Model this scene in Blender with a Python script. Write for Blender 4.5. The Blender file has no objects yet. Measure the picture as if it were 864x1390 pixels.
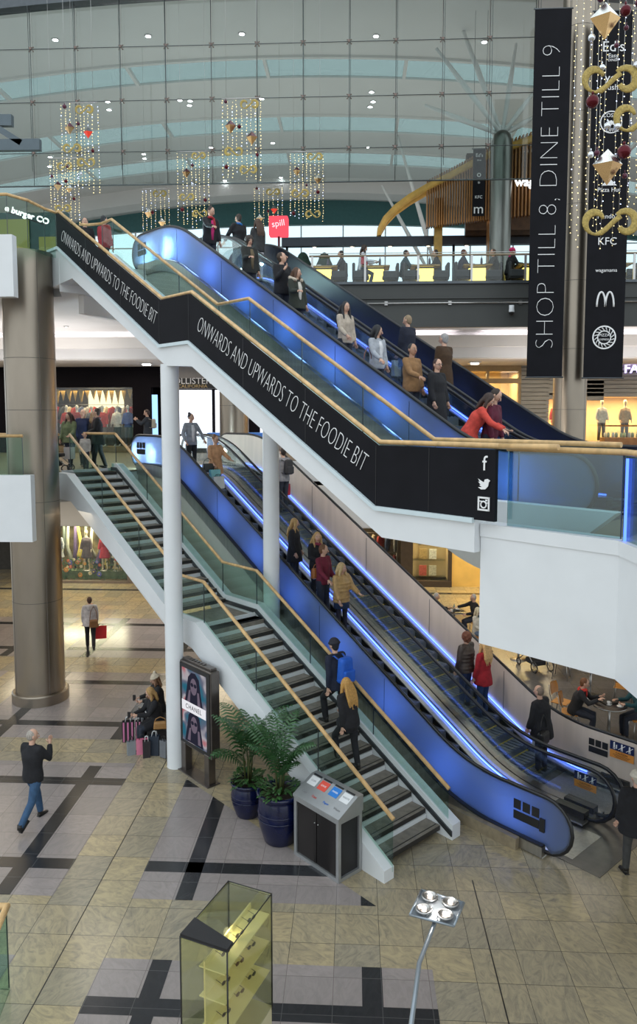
import bpy, bmesh, math, random
from mathutils import Vector, Matrix, Euler
random.seed(11)
SC = bpy.context.scene
COL = SC.collection
S = math.sqrt(.5)
PI = math.pi
V = Vector
# ---------------------------------------------------------------- camera frame
F, PX, PY, CH = 1000., 432., 650., 7.2
PITCH, YAW = math.atan(.085), math.radians(2.75)
_r = V((math.cos(YAW), math.sin(YAW), 0))
_f = V((-math.sin(YAW)*math.cos(PITCH), math.cos(YAW)*math.cos(PITCH), -math.sin(PITCH)))
_u = _r.cross(_f)
EYE = V((0, 0, CH))
def ray(px, py): return _f + _r*((px-PX)/F) - _u*((py-PY)/F)
def at_z(px, py, z): d = ray(px, py); return EYE + d*((z-CH)/d.z)
def at_y(px, py, y): d = ray(px, py); return EYE + d*(y/d.y)
def px_of(p):
    q = V(p)-EYE; w = q.dot(_f); return PX+F*q.dot(_r)/w
def P(u, v, z=0): return V((S*(v-u), S*(u+v), z))
def u_for(px, v, zf):
    """distance up the stair line at which a person in lane v stands, read off the photograph's column"""
    lo, hi = 2., 26.
    for _ in range(40):
        m = (lo+hi)/2
        if px_of(P(m, v, zf(m)+1)) > px: lo = m
        else: hi = m
    return (lo+hi)/2
# ---------------------------------------------------------------- materials
MATS = {}
def mat(name, col, rough=.5, metal=0, emit=None, es=1., noise=0., nscale=6., bump=0., bscale=40., spec=None, alpha=None, coat=0, aniso=None):
    if name in MATS: return MATS[name]
    m = bpy.data.materials.new(name); m.use_nodes = True
    nt = m.node_tree; b = nt.nodes['Principled BSDF']
    b.inputs['Base Color'].default_value = (*col, 1)
    b.inputs['Roughness'].default_value = rough
    b.inputs['Metallic'].default_value = metal
    if spec is not None: b.inputs['Specular IOR Level'].default_value = spec
    if coat: b.inputs['Coat Weight'].default_value = coat
    if emit:
        b.inputs['Emission Color'].default_value = (*emit, 1); b.inputs['Emission Strength'].default_value = es
    if noise or bump:
        tc = nt.nodes.new('ShaderNodeTexCoord')
        mp = nt.nodes.new('ShaderNodeMapping')
        nt.links.new(tc.outputs['Object'], mp.inputs[0])
        if aniso: mp.inputs['Scale'].default_value = aniso
        if noise:
            n = nt.nodes.new('ShaderNodeTexNoise'); n.inputs['Scale'].default_value = nscale; n.inputs['Detail'].default_value = 4
            nt.links.new(mp.outputs[0], n.inputs['Vector'])
            r = nt.nodes.new('ShaderNodeValToRGB')
            r.color_ramp.elements[0].position = .3; r.color_ramp.elements[1].position = .7
            r.color_ramp.elements[0].color = (*[max(0, c*(1-noise)) for c in col], 1)
            r.color_ramp.elements[1].color = (*[min(1, c*(1+noise)) for c in col], 1)
            nt.links.new(n.outputs['Fac'], r.inputs[0]); nt.links.new(r.outputs[0], b.inputs['Base Color'])
        if bump:
            n = nt.nodes.new('ShaderNodeTexNoise'); n.inputs['Scale'].default_value = bscale
            nt.links.new(mp.outputs[0], n.inputs['Vector'])
            bp = nt.nodes.new('ShaderNodeBump'); bp.inputs['Strength'].default_value = bump; bp.inputs['Distance'].default_value = .02
            nt.links.new(n.outputs['Fac'], bp.inputs['Height']); nt.links.new(bp.outputs[0], b.inputs['Normal'])
    MATS[name] = m; return m
def emis(name, col, s, noise=0):
    if name in MATS: return MATS[name]
    m = bpy.data.materials.new(name); m.use_nodes = True; nt = m.node_tree; nt.nodes.clear()
    o = nt.nodes.new('ShaderNodeOutputMaterial'); e = nt.nodes.new('ShaderNodeEmission')
    e.inputs[0].default_value = (*col, 1); e.inputs[1].default_value = s
    nt.links.new(e.outputs[0], o.inputs[0]); MATS[name] = m; return m
def glassm(name, tint=(.80, .90, .88), refl=.10, rough=.02, body=0., bcol=(.4, .6, .6), trans=0., tcol=(.1, .3, 1)):
    """clear pane: light passes straight through, with a tint and a sheen; body adds a frosted surface"""
    if name in MATS: return MATS[name]
    m = bpy.data.materials.new(name); m.use_nodes = True; nt = m.node_tree; nt.nodes.clear(); N = nt.nodes.new; L = nt.links.new
    o = N('ShaderNodeOutputMaterial'); t = N('ShaderNodeBsdfTransparent'); g = N('ShaderNodeBsdfGlossy')
    t.inputs[0].default_value = (*tint, 1); g.inputs['Roughness'].default_value = rough
    lw = N('ShaderNodeLayerWeight'); lw.inputs[0].default_value = .35
    mr = N('ShaderNodeMapRange'); mr.inputs[3].default_value = refl*.5; mr.inputs[4].default_value = min(1, refl*5)
    L(lw.outputs['Fresnel'], mr.inputs[0])
    a = N('ShaderNodeMixShader'); L(mr.outputs[0], a.inputs[0]); L(t.outputs[0], a.inputs[1]); L(g.outputs[0], a.inputs[2])
    last = a
    if body:
        d = N('ShaderNodeBsdfDiffuse'); d.inputs[0].default_value = (*bcol, 1)
        x = N('ShaderNodeMixShader'); x.inputs[0].default_value = body; L(a.outputs[0], x.inputs[1]); L(d.outputs[0], x.inputs[2]); last = x
    if trans:
        d = N('ShaderNodeBsdfTranslucent'); d.inputs[0].default_value = (*tcol, 1)
        x = N('ShaderNodeMixShader'); x.inputs[0].default_value = trans; L(last.outputs[0], x.inputs[1]); L(d.outputs[0], x.inputs[2]); last = x
    L(last.outputs[0], o.inputs[0]); MATS[name] = m; return m
# ---------------------------------------------------------------- mesh builder (world or local coordinates)
class MB:
    def __init__(s): s.v = []; s.f = []; s.mi = []; s.cur = 0; s.sm = []
    def add(s, vs, fs, smooth=False):
        b = len(s.v); s.v += [V(p) for p in vs]
        for f in fs: s.f.append([b+i for i in f]); s.mi.append(s.cur); s.sm.append(smooth)
        return s
    def box(s, c, d, rz=0, M=None):
        c = V(c); x, y, z = d[0]/2, d[1]/2, d[2]/2
        ps = [V((i*x, j*y, k*z)) for k in (-1, 1) for j in (-1, 1) for i in (-1, 1)]
        R = M if M else Matrix.Rotation(rz, 3, 'Z')
        return s.add([c+R@p for p in ps], [(0, 2, 3, 1), (4, 5, 7, 6), (0, 1, 5, 4), (2, 6, 7, 3), (0, 4, 6, 2), (1, 3, 7, 5)])
    def bb(s, a, b): 
        a, b = V(a), V(b); return s.box((a+b)/2, [abs(b[i]-a[i]) for i in range(3)])
    def rbox(s, c, d, r=.01, rz=0, seg=2, M=None, taper=1.):
        bm = bmesh.new(); bmesh.ops.create_cube(bm, size=1)
        for v in bm.verts:
            k = taper if v.co.z > 0 else 1
            v.co = V((v.co.x*d[0]*k, v.co.y*d[1]*k, v.co.z*d[2]))
        bmesh.ops.bevel(bm, geom=bm.edges[:], offset=r, segments=seg, affect='EDGES', profile=.5)
        R = M if M else Matrix.Rotation(rz, 3, 'Z'); c = V(c)
        bm.verts.index_update()
        s.add([c+R@v.co for v in bm.verts], [[v.index for v in f.verts] for f in bm.faces], False); bm.free(); return s
    def uvbox(s, u0, u1, v0, v1, z0, z1):
        ps = [P(u, v, z) for z in (z0, z1) for v in (v0, v1) for u in (u0, u1)]
        return s.add(ps, [(0, 1, 3, 2), (4, 6, 7, 5), (0, 4, 5, 1), (2, 3, 7, 6), (0, 2, 6, 4), (1, 5, 7, 3)])
    def strip(s, top, bot, v0, v1):
        """solid between two profiles of (u, z) points with a thickness from v0 to v1"""
        n = len(top); vs = []
        for v in (v0, v1):
            vs += [P(u, v, z) for u, z in top] + [P(u, v, z) for u, z in bot]
        A, B = 0, 2*n; fs = []
        for i in range(n-1):
            fs += [(A+i, A+i+1, A+n+i+1, A+n+i), (B+i, B+n+i, B+n+i+1, B+i+1), (A+i, B+i, B+i+1, A+i+1), (A+n+i, A+n+i+1, B+n+i+1, B+n+i)]
        fs += [(0, n, B+n, B), (n-1, B+n-1, B+2*n-1, 2*n-1)]
        return s.add(vs, fs)
    def prism(s, poly, z0, z1):
        n = len(poly); vs = [V((p[0], p[1], z0)) for p in poly]+[V((p[0], p[1], z1)) for p in poly]
        return s.add(vs, [list(range(n))[::-1], list(range(n, 2*n))]+[(i, (i+1) % n, n+(i+1) % n, n+i) for i in range(n)])
    def tube(s, pts, r, seg=8, cap=True, smooth=True, ell=None, side=None):
        """swept round (or elliptical, ell=(rx,ry) per point with side vector) solid"""
        pts = [V(p) for p in pts]; n = len(pts)
        rr = r if isinstance(r, (list, tuple)) else [r]*n
        vs = []; prev = None
        for i, p in enumerate(pts):
            t = (pts[min(i+1, n-1)]-pts[max(i-1, 0)]).normalized()
            if side is not None: a = V(side)
            elif prev is not None: a = prev
            else: a = V((0, 0, 1)) if abs(t.z) < .9 else V((1, 0, 0))
            a = (a-t*a.dot(t))
            if a.length < 1e-5: a = t.orthogonal()
            a.normalize(); prev = a; b = t.cross(a)
            ra, rb = (rr[i] if isinstance(rr[i], (tuple, list)) else (rr[i], rr[i]))
            for k in range(seg):
                q = 2*PI*k/seg; vs.append(p+a*(ra*math.cos(q))+b*(rb*math.sin(q)))
        fs = [(i*seg+k, i*seg+(k+1) % seg, (i+1)*seg+(k+1) % seg, (i+1)*seg+k) for i in range(n-1) for k in range(seg)]
        s.add(vs, fs, smooth)
        if cap:
            b = len(s.v)-len(vs)
            s.f.append([b+k for k in range(seg)][::-1]); s.mi.append(s.cur); s.sm.append(False)
            s.f.append([b+(n-1)*seg+k for k in range(seg)]); s.mi.append(s.cur); s.sm.append(False)
        return s
    def ball(s, c, r, M=None, nu=10, nv=7):
        c = V(c); r = r if isinstance(r, (tuple, list)) else (r, r, r); vs = [V((0, 0, 1))]
        for j in range(1, nv):
            t = PI*j/nv
            vs += [V((math.sin(t)*math.cos(2*PI*i/nu), math.sin(t)*math.sin(2*PI*i/nu), math.cos(t))) for i in range(nu)]
        vs.append(V((0, 0, -1)))
        fs = [(0, 1+i, 1+(i+1) % nu) for i in range(nu)]
        for j in range(nv-2):
            a = 1+j*nu
            fs += [(a+i, a+nu+i, a+nu+(i+1) % nu, a+(i+1) % nu) for i in range(nu)]
        a = 1+(nv-2)*nu; e = len(vs)-1
        fs += [(a+i, e, a+(i+1) % nu) for i in range(nu)]
        vs = [V((p.x*r[0], p.y*r[1], p.z*r[2])) for p in vs]
        if M: vs = [M@p for p in vs]
        return s.add([c+p for p in vs], fs, True)
    def lathe(s, prof, c=(0, 0, 0), seg=24, smooth=True):
        c = V(c); n = len(prof)
        vs = [c+V((r*math.cos(2*PI*k/seg), r*math.sin(2*PI*k/seg), z)) for r, z in prof for k in range(seg)]
        fs = [(i*seg+k, i*seg+(k+1) % seg, (i+1)*seg+(k+1) % seg, (i+1)*seg+k) for i in range(n-1) for k in range(seg)]
        return s.add(vs, fs, smooth)
    def cyl(s, a, b, r, seg=12): return s.tube([a, b], r, seg)
    def build(s, name, m, parent=None, loc=None, clean=True):
        """loc None + parent None: origin at the base centre. With a parent: vertices are world, shifted into the parent's frame"""
        me = bpy.data.meshes.new(name)
        off = V((0, 0, 0))
        if parent is not None:
            p = parent
            while p is not None:
                if not p.get('_local'): off += p.location
                p = p.parent
        elif loc is not None: off = V(loc)
        elif s.v:
            xs = [p.x for p in s.v]; ys = [p.y for p in s.v]; zs = [p.z for p in s.v]
            off = V(((min(xs)+max(xs))/2, (min(ys)+max(ys))/2, min(zs)))
        me.from_pydata([p-off for p in s.v], [], s.f); 
        ms = m if isinstance(m, (list, tuple)) else [m]
        for q in ms: me.materials.append(q)
        for i, pl in enumerate(me.polygons): pl.material_index = s.mi[i]; pl.use_smooth = s.sm[i]
        bm = bmesh.new(); bm.from_mesh(me); bmesh.ops.recalc_face_normals(bm, faces=bm.faces); bm.to_mesh(me); bm.free()
        me.update()
        o = bpy.data.objects.new(name, me); COL.objects.link(o)
        if parent is not None: o.parent = parent
        else: o.location = off
        return o
def tag(o, label=None, cat=None, group=None, kind=None):
    if label: o['label'] = label
    if cat: o['category'] = cat
    if group: o['group'] = group
    if kind: o['kind'] = kind
    return o
def thing(name, label, cat, loc=(0, 0, 0), rz=0, group=None, local=False):
    o = bpy.data.objects.new(name, None); COL.objects.link(o); o.location = V(loc); o.rotation_euler = (0, 0, rz)
    o.empty_display_size = .1
    return tag(o, label, cat, group)
def struct(name, mb, m, parent=None):
    o = mb.build(name, m, parent, loc=None if parent is None else None)
    if parent is None: o['kind'] = 'structure'
    return o
def kids(o): return [c for c in bpy.data.objects if c.parent == o]
def dup(root, loc, rz=0, label=None, group=None, scale=None):
    r = root.copy(); COL.objects.link(r); r.location = V(loc); r.rotation_euler = (0, 0, rz)
    if scale: r.scale = (scale,)*3
    if label: r['label'] = label
    if group: r['group'] = group
    for ch in KC(root):
        c = ch.copy(); COL.objects.link(c); c.parent = r
        for g in KC(ch):
            d = g.copy(); COL.objects.link(d); d.parent = c
    return r
_kc = {}
def KC(o):
    if o.name not in _kc: _kc[o.name] = kids(o)
    return _kc[o.name]
ORD = 'first second third fourth fifth sixth seventh eighth ninth tenth eleventh twelfth thirteenth fourteenth fifteenth sixteenth seventeenth eighteenth nineteenth twentieth'.split()
def nth(i): return ORD[i] if i < 20 else 'twenty-'+ORD[(i-20) % 9]
def remesh(mb, vox, name, m, parent, smooth_it=1):
    """fuse overlapping closed pieces into one continuous skin"""
    o = mb.build(name+'_raw', m, None, loc=(0, 0, 0))
    md = o.modifiers.new('r', 'REMESH'); md.mode = 'VOXEL'; md.voxel_size = vox; md.use_smooth_shade = True
    if smooth_it:
        sm = o.modifiers.new('s', 'SMOOTH'); sm.iterations = smooth_it; sm.factor = .5
    dg = bpy.context.evaluated_depsgraph_get()
    me = bpy.data.meshes.new_from_object(o.evaluated_get(dg), depsgraph=dg)
    old = o.data; bpy.data.objects.remove(o); bpy.data.meshes.remove(old)
    me.name = name
    if not me.materials: me.materials.append(m)
    o = bpy.data.objects.new(name, me); COL.objects.link(o); o.parent = parent
    return o
def text(body, size, m, name, parent=None, M=None, depth=.004, align='CENTER', thin=0., sx=1., spacing=1.):
    """lettering as a mesh; M: 4x4 world matrix, text lies in its XY plane"""
    c = bpy.data.curves.new(name, 'FONT'); c.body = body; c.size = size; c.align_x = align; c.align_y = 'CENTER'
    c.extrude = depth; c.offset = thin; c.space_character = spacing; c.resolution_u = 3
    o = bpy.data.objects.new(name+'_raw', c); COL.objects.link(o)
    dg = bpy.context.evaluated_depsgraph_get(); dg.update()
    me = bpy.data.meshes.new_from_object(o.evaluated_get(dg), depsgraph=dg)
    bpy.data.objects.remove(o); bpy.data.curves.remove(c)
    off = V((0, 0, 0)); p = parent
    while p is not None: off += p.location; p = p.parent
    X = Matrix.Translation(-off) @ (M or Matrix.Identity(4)) @ Matrix.Diagonal((sx, 1, 1, 1))
    me.transform(X); me.name = name; me.materials.clear(); me.materials.append(m)
    o = bpy.data.objects.new(name, me); COL.objects.link(o); o.parent = parent
    return o
def frame(origin, xdir, ydir):
    x = V(xdir).normalized(); y = V(ydir); y = (y-x*y.dot(x)).normalized(); z = x.cross(y)
    return Matrix(((x.x, y.x, z.x, origin[0]), (x.y, y.y, z.y, origin[1]), (x.z, y.z, z.z, origin[2]), (0, 0, 0, 1)))
def fillet(pts, r, n=6):
    """round the inner corners of a (u, z) polyline"""
    out = [V((*pts[0], 0))]
    for i in range(1, len(pts)-1):
        a, b, c = V((*pts[i-1], 0)), V((*pts[i], 0)), V((*pts[i+1], 0))
        d0, d1 = (a-b), (c-b); k = min(r, d0.length*.48, d1.length*.48)
        p0, p1 = b+d0.normalized()*k, b+d1.normalized()*k
        for j in range(n+1):
            t = j/n; out.append(p0*(1-t)**2+b*2*t*(1-t)+p1*t*t)
    out.append(V((*pts[-1], 0)))
    return [(p.x, p.y) for p in out]
def zat(path, u):
    for (a, za), (b, zb) in zip(path, path[1:]):
        if (a-u)*(b-u) <= 0 and a != b: return za+(zb-za)*(u-a)/(b-a)
    return path[0][1] if abs(u-path[0][0]) < abs(u-path[-1][0]) else path[-1][1]
def light(name, kind, loc, energy, col=(1, 1, 1), size=1., sy=None, rot=(0, 0, 0), spot=None, spread=None):
    l = bpy.data.lights.new(name, kind); l.energy = energy; l.color = col
    if kind == 'AREA':
        l.size = size
        if sy: l.shape = 'RECTANGLE'; l.size_y = sy
        if spread: l.spread = math.radians(spread)
    else: l.shadow_soft_size = size
    if spot: l.spot_size = math.radians(spot); l.spot_blend = .5
    o = bpy.data.objects.new(name, l); COL.objects.link(o); o.location = loc; o.rotation_euler = rot
    return o
# ---------------------------------------------------------------- common materials
WHITE = mat('white_painted_metal', (.74, .76, .78), .42, noise=.03, nscale=2)
WALLW = mat('white_plaster', (.72, .72, .72), .7, noise=.03, nscale=1.2)
SOFFIT = mat('soffit_plaster', (.80, .77, .74), .75, noise=.03, nscale=1.)
OAK = mat('oak_handrail', (.62, .40, .18), .32, noise=.22, nscale=9, aniso=(1, 1, .3))
STEEL = mat('brushed_steel', (.46, .45, .44), .30, 1, noise=.10, nscale=3, bump=.05, bscale=8, aniso=(6, 6, .4))
COLST = mat('stainless_column', (.31, .265, .215), .34, 1, noise=.14, nscale=1.2, bump=.03, bscale=1.5, aniso=(1, 1, .35))
DKSTEEL = mat('dark_steel', (.10, .11, .12), .35, .8, noise=.1, nscale=5)
BLACKR = mat('black_rubber', (.012, .012, .014), .3, noise=.1, nscale=20)
BLACK = mat('black_paint', (.012, .012, .014), .5, noise=.2, nscale=3)
BANNER = mat('black_banner_vinyl', (.007, .007, .010), .65, spec=.15, noise=.2, nscale=2)
GLASS = glassm('balustrade_glass', (.80, .90, .86), .016)
CLEAR = glassm('clear_glass', (.93, .96, .95), .05)
LEDB = emis('blue_led', (.07, .16, 1.0), 3.6)
LEDW = emis('white_blue_led', (.45, .6, 1.0), 3.6)
LETTER = mat('white_lettering', (.85, .85, .86), .5, emit=(1, 1, 1), es=.0, noise=.02)
STONE_D = mat('dark_tread_stone', (.21, .185, .155), .38, noise=.22, nscale=9)
STONE_N = mat('tread_nosing', (.025, .022, .02), .5, noise=.2, nscale=12)
# ================================================================ people
SKINS = {'l': mat('skin_light', (.60, .36, .26), .5, noise=.06, nscale=9), 'm': mat('skin_medium', (.42, .23, .15), .5, noise=.06, nscale=9)}
EYEW = mat('eye_white', (.75, .72, .68), .3, noise=.02); EYED = mat('eye_dark', (.03, .02, .015), .25, noise=.02)
LIP = mat('lips', (.42, .13, .11), .45, noise=.05)
def cloth(name, col, rough=.85, noise=.18, sc=14): return mat('fabric_'+name, col, rough, noise=noise, nscale=sc, bump=.25, bscale=30)
BULK = {'coat': 1.16, 'jacket': 1.14, 'sweater': 1.04, 'puffer': 1.22, 'shirt': 1.0, 'cardigan': 1.08}
def hand(mb, w, d, nrm, side, curl, sc, grip=0):
    """palm, four unequal fingers and a thumb leaving the palm's side; d: pointing direction"""
    d = V(d).normalized(); s = V(side); s = (s-d*s.dot(d)).normalized(); n = s.cross(d)
    if n.dot(V(nrm)) < 0: n = -n
    mb.tube([w-d*.02*sc, w+d*.02*sc, w+d*.06*sc, w+d*.088*sc], [(.024*sc, .019*sc), (.034*sc, .017*sc), (.041*sc, .015*sc), (.038*sc, .012*sc)], 8, side=s)
    for k, (off, ln) in enumerate(((-.030, .062), (-.010, .074), (.011, .069), (.030, .053))):
        p = w+d*.082*sc+s*off*sc; a = curl*(.8+.12*k); pts = [p]; dd = d
        for j, q in enumerate((.45, .32, .23)):
            dd = (Matrix.Rotation(a*(.7+.3*j), 3, s.cross(d).cross(d) if False else s) @ dd)
            if (dd-d).dot(n) < -1e-6: pass
            pts.append(pts[-1]+dd*ln*q*sc*1.05)
        r = .0092*sc
        mb.tube(pts, [r, r, r*.92, r*.7], 6)
    p = w+d*.03*sc-s*.034*sc
    t1 = (d*.62-s*.66+n*.25).normalized(); t2 = (d*.9-s*.2+n*.45).normalized()
    mb.tube([p, p+t1*.034*sc, p+t1*.034*sc+t2*.030*sc], [.0125*sc, .0105*sc, .008*sc], 6)
def headgeo(mb, c, R, sc, glasses=False):
    """head with jaw, nose, eyes, mouth and ears; slots: 0 skin 1 white 2 dark 3 lips"""
    def X(p): return c+R@(V(p)*sc)
    nu, nv = 20, 16; vs = []; fs = []
    for j in range(nv+1):
        t = PI*j/nv
        for i in range(nu):
            q = 2*PI*i/nu; x, y, z = math.sin(t)*math.cos(q), math.sin(t)*math.sin(q), math.cos(t)
            jaw = 1-.26*max(0, -z)**1.3
            px, py, pz = x*.074*jaw, y*.094*(1-.10*max(0, -z)), z*.117
            if y > 0: py *= 1.0-.28*max(0, -z)
            if y < 0 and z < -.45: py -= .010*(-z)
            if y < -.75 and -.1 < z < .15: py += .007
            vs.append(X((px, py, pz)))
    for j in range(nv):
        for i in range(nu): fs.append((j*nu+i, (j+1)*nu+i, (j+1)*nu+(i+1) % nu, j*nu+(i+1) % nu))
    mb.cur = 0; mb.add(vs, fs, True)
    mb.tube([X((0, -.086, .018)), X((0, -.104, -.012)), X((0, -.116, -.030)), X((0, -.098, -.040))], [.007*sc, .010*sc, .014*sc, .008*sc], 8)
    for k in (-1, 1):
        mb.cur = 0
        mb.ball(X((k*.075, .008, -.005)), (.012*sc, .020*sc, .031*sc), R)
        mb.cur = 1; mb.ball(X((k*.031, -.0835, .008)), (.0135*sc, .007*sc, .008*sc), R, 8, 5)
        mb.cur = 2; mb.ball(X((k*.031, -.0895, .008)), (.0062*sc, .003*sc, .0066*sc), R, 8, 5)
        mb.ball(X((k*.032, -.090, .029)), (.019*sc, .006*sc, .0035*sc), R, 8, 4)
    mb.cur = 3; mb.ball(X((0, -.0935, -.060)), (.024*sc, .007*sc, .0075*sc), R, 8, 5); mb.cur = 0
def mann_mesh(*a): pass
PEOPLE = []
def person(label, at, face=0, h=1.70, skin='l', top=('jacket', (.02, .02, .025)), legs=(.02, .025, .04), shoe=(.02, .018, .016), hair=((.05, .03, .02), 'short'),
           lean=0, arms=((5, 8, 15, 0), (5, 8, 15, 0)), pose=((12, 4), (-10, 8)), look=(0, 0), sit=None, hem=None, skirt=None, scarf=None, hat=None, inner=None, hood=None,
           group=None, curl=.5, glasses=False, fur=None, heel=False, detail=1., name='person', slim=1., coarse=False, gender=None):
    """face: heading in degrees, 0 towards -Y, turning counter-clockwise. arms: (swing forward, out, elbow, inward) for +x arm and -x arm"""
    sc = h/1.72
    root = thing(name, label, 'person', at, math.radians(face), group); root['_local'] = 1
    rad = math.radians
    kind, tcol = top[0], top[1]; bk = BULK[kind]*slim
    X = V((1, 0, 0))
    up = V((0, -math.sin(rad(lean)), math.cos(rad(lean))))
    pz = .93
    if sit is not None: pz = (sit+.10)/sc
    def T(p): return V(p)*sc
    pel = V((0, 0, pz)); chest = pel+up*.33; neck = pel+up*.505
    nup = V((0, -math.sin(rad(lean*.6+6)), math.cos(rad(lean*.6+6))))
    hc = neck+nup*.165
    feet = []; L = []
    for k, (t, kn) in zip((1, -1), pose):
        hip = pel+V((k*.088, 0, -.03))
        knee = hip+V((k*.012, -math.sin(rad(t)), -math.cos(rad(t))))*.425
        ank = knee+V((0, -math.sin(rad(t-kn)), -math.cos(rad(t-kn))))*.405
        L.append((hip, knee, ank, t-kn))
    low = min(l[2].z for l in L)
    dz = .085-low
    if sit is None: mv = V((0, 0, dz))
    else: mv = V((0, 0, 0))
    pel, chest, neck, hc = [p+mv for p in (pel, chest, neck, hc)]; L = [(a+mv, b+mv, c+mv, d) for a, b, c, d in L]
    A = []
    for k, (sw, ab, el, inn) in zip((1, -1), arms):
        sh = pel+up*.455+X*k*.172*slim
        d1 = V((k*math.sin(rad(ab)), -math.sin(rad(sw+lean*.3)), -math.cos(rad(sw+lean*.3)))).normalized()
        e = sh+d1*.275
        d2 = V((-k*math.sin(rad(inn)), -math.sin(rad(sw+el)), -math.cos(rad(sw+el)))).normalized()
        w = e+d2*.245
        A.append((sh, e, w, d1, d2, k))
    # --- body: one continuous skin
    mb = MB()
    mb.tube([T(p) for p in (pel-up*.08, pel+up*.02, pel+up*.16, chest, pel+up*.43, neck)], [(.12*sc, .085*sc), (.135*sc, .095*sc), (.115*sc, .08*sc), (.14*sc, .095*sc), (.125*sc, .07*sc), (.05*sc, .05*sc)], 12, side=X)
    mb.tube([T(pel+up*.44), T(neck), T(hc-nup*.03)], [.062*sc, .054*sc, .052*sc], 10)
    for sh, e, w, d1, d2, k in A:
        mb.tube([T(sh-X*k*.06), T(sh), T(sh+d1*.13), T(e), T(e+d2*.1), T(w)], [.048*sc, .05*sc, .045*sc, .038*sc, .037*sc, .024*sc], 8)
    for hip, knee, ank, a in L:
        mb.tube([T(hip+V((0, 0, .05))), T(hip), T(hip.lerp(knee, .5)), T(knee), T(knee.lerp(ank, .35)), T(ank)], [.07*sc, .078*sc, .066*sc, .048*sc, .049*sc, .032*sc], 8)
        mb.tube([T(ank+V((0, .02, -.04))), T(ank+V((0, -.06, -.055))), T(ank+V((0, -.13, -.062)))], [.034*sc, .032*sc, .022*sc], 8)
    sk = SKINS[skin]
    body = remesh(mb, .022*sc, 'body', sk, root, 1)
    hb = MB(); R = Euler((rad(look[1]-6+lean*-.0), 0, rad(look[0]))).to_matrix()
    R = Matrix.Rotation(rad(look[0]), 3, 'Z') @ Matrix.Rotation(rad(look[1]+lean*.4), 3, 'X')
    headgeo(hb, T(hc), R, sc)
    hands = []
    for sh, e, w, d1, d2, k in A:
        hand(hb, T(w), d2, V((-k, 0, 0)), V((0, -1, 0)) if abs(d2.z) > .6 else V((-k, 0, .3)), curl, sc)
        hands.append(T(w+d2*.10))
    hb.v = hb.v
    me = bpy.data.meshes.new('head'); me.from_pydata(hb.v, [], hb.f)
    for i, pl in enumerate(me.polygons): pl.material_index = hb.mi[i]; pl.use_smooth = True
    bm = bmesh.new(); bm.from_mesh(body.data); bm.from_mesh(me); bm.to_mesh(body.data); bm.free()
    for q in (EYEW, EYED, LIP): body.data.materials.append(q)
    bpy.data.meshes.remove(me)
    # --- trousers or tights
    lm = cloth('legs_%02d%02d%02d' % tuple(int(c*99) for c in legs), legs)
    mb = MB()
    if sit is None or True:
        mb.tube([T(pel+up*.10), T(pel+up*.02), T(pel-up*.06)], [(.14*sc, .105*sc), (.158*sc, .118*sc), (.15*sc, .11*sc)], 12, side=X)
    thin = .86 if skirt or hem and hem < .7 and heel else 1.06
    for hip, knee, ank, a in L:
        mb.tube([T(hip+V((0, 0, .06))), T(hip), T(hip.lerp(knee, .5)), T(knee), T(knee.lerp(ank, .35)), T(ank+V((0, 0, .0)))],
                [.088*sc*thin, .096*sc*thin, .082*sc*thin, .064*sc*thin, .062*sc*thin, .052*sc*thin], 10)
    remesh(mb, .02*sc, 'trousers' if thin > 1 else 'tights', lm, root, 2)
    # --- shoes
    sm = mat('leather_%02d%02d%02d' % tuple(int(c*99) for c in shoe), shoe, .4, noise=.1)
    for hip, knee, ank, a in L:
        mb = MB(); tilt = rad(max(-35, min(25, a))) if sit is None else 0
        M = Matrix.Rotation(tilt if a < 0 else tilt*.4, 3, 'X')
        c = T(ank)
        mb.tube([c+M@V(p)*sc for p in ((0, .055, -.045), (0, .02, -.045), (0, -.05, -.052), (0, -.12, -.060), (0, -.165, -.064))],
                [(.024*sc, .026*sc), (.034*sc, .040*sc), (.040*sc, .033*sc), (.042*sc, .024*sc), (.026*sc, .015*sc)], 10, side=X)
        mb.tube([c+V((0, .01, -.03))*sc, c+V((0, .005, .05))*sc], .044*sc, 10)
        mb.cur = 1; mb.rbox(c+M@V((0, -.055, -.079))*sc, (.078*sc, .225*sc, .014*sc), .006, M=M)
        o = mb.build('shoe', [sm, BLACKR], None, loc=(0, 0, 0)); o.parent = root
    # --- upper garment
    tm = cloth('%s_%02d%02d%02d' % (kind, *[int(c*99) for c in tcol]), tcol, .9 if kind != 'puffer' else .5)
    mb = MB(); b = bk
    hemz = -.10 if hem is None else None
    pts = [pel+up*(-.12), pel+up*(-.02), pel+up*.13, chest, pel+up*.42, pel+up*.485]
    rs = [(.172, .128), (.178, .13), (.160, .118), (.182, .130), (.165, .098), (.075, .065)]
    if kind == 'sweater' or kind == 'shirt': pts[0] = pel+up*(-.09)
    mb.tube([T(p) for p in pts], [(a*b*slim*sc, c*b*sc) for a, c in rs], 16, side=X)
    for sh, e, w, d1, d2, k in A:
        mb.tube([T(sh-X*k*.10+up*.01), T(sh+up*.005), T(sh+d1*.06), T(sh+d1*.16), T(e), T(e+d2*.1), T(w-d2*.005)],
                [.060*b*sc, .066*b*sc, .064*b*sc, .057*b*sc, .052*b*sc, .050*b*sc, .040*b*sc], 10)
    if hem is not None and sit is None:
        hz = hem
        a0 = pel+up*.0; mid = (L[0][1]+L[1][1])/2
        tgt = V((0, (pel.y*.5+mid.y*.5), hz/sc))
        mb.tube([T(pel+up*.16), T(a0), T(a0.lerp(tgt, .5)), T(tgt)], [(.150*b*sc, .115*b*sc), (.182*b*sc, .140*b*sc), (.195*b*sc, .160*b*sc), (.205*b*sc, .178*b*sc)], 16, side=X)
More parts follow.
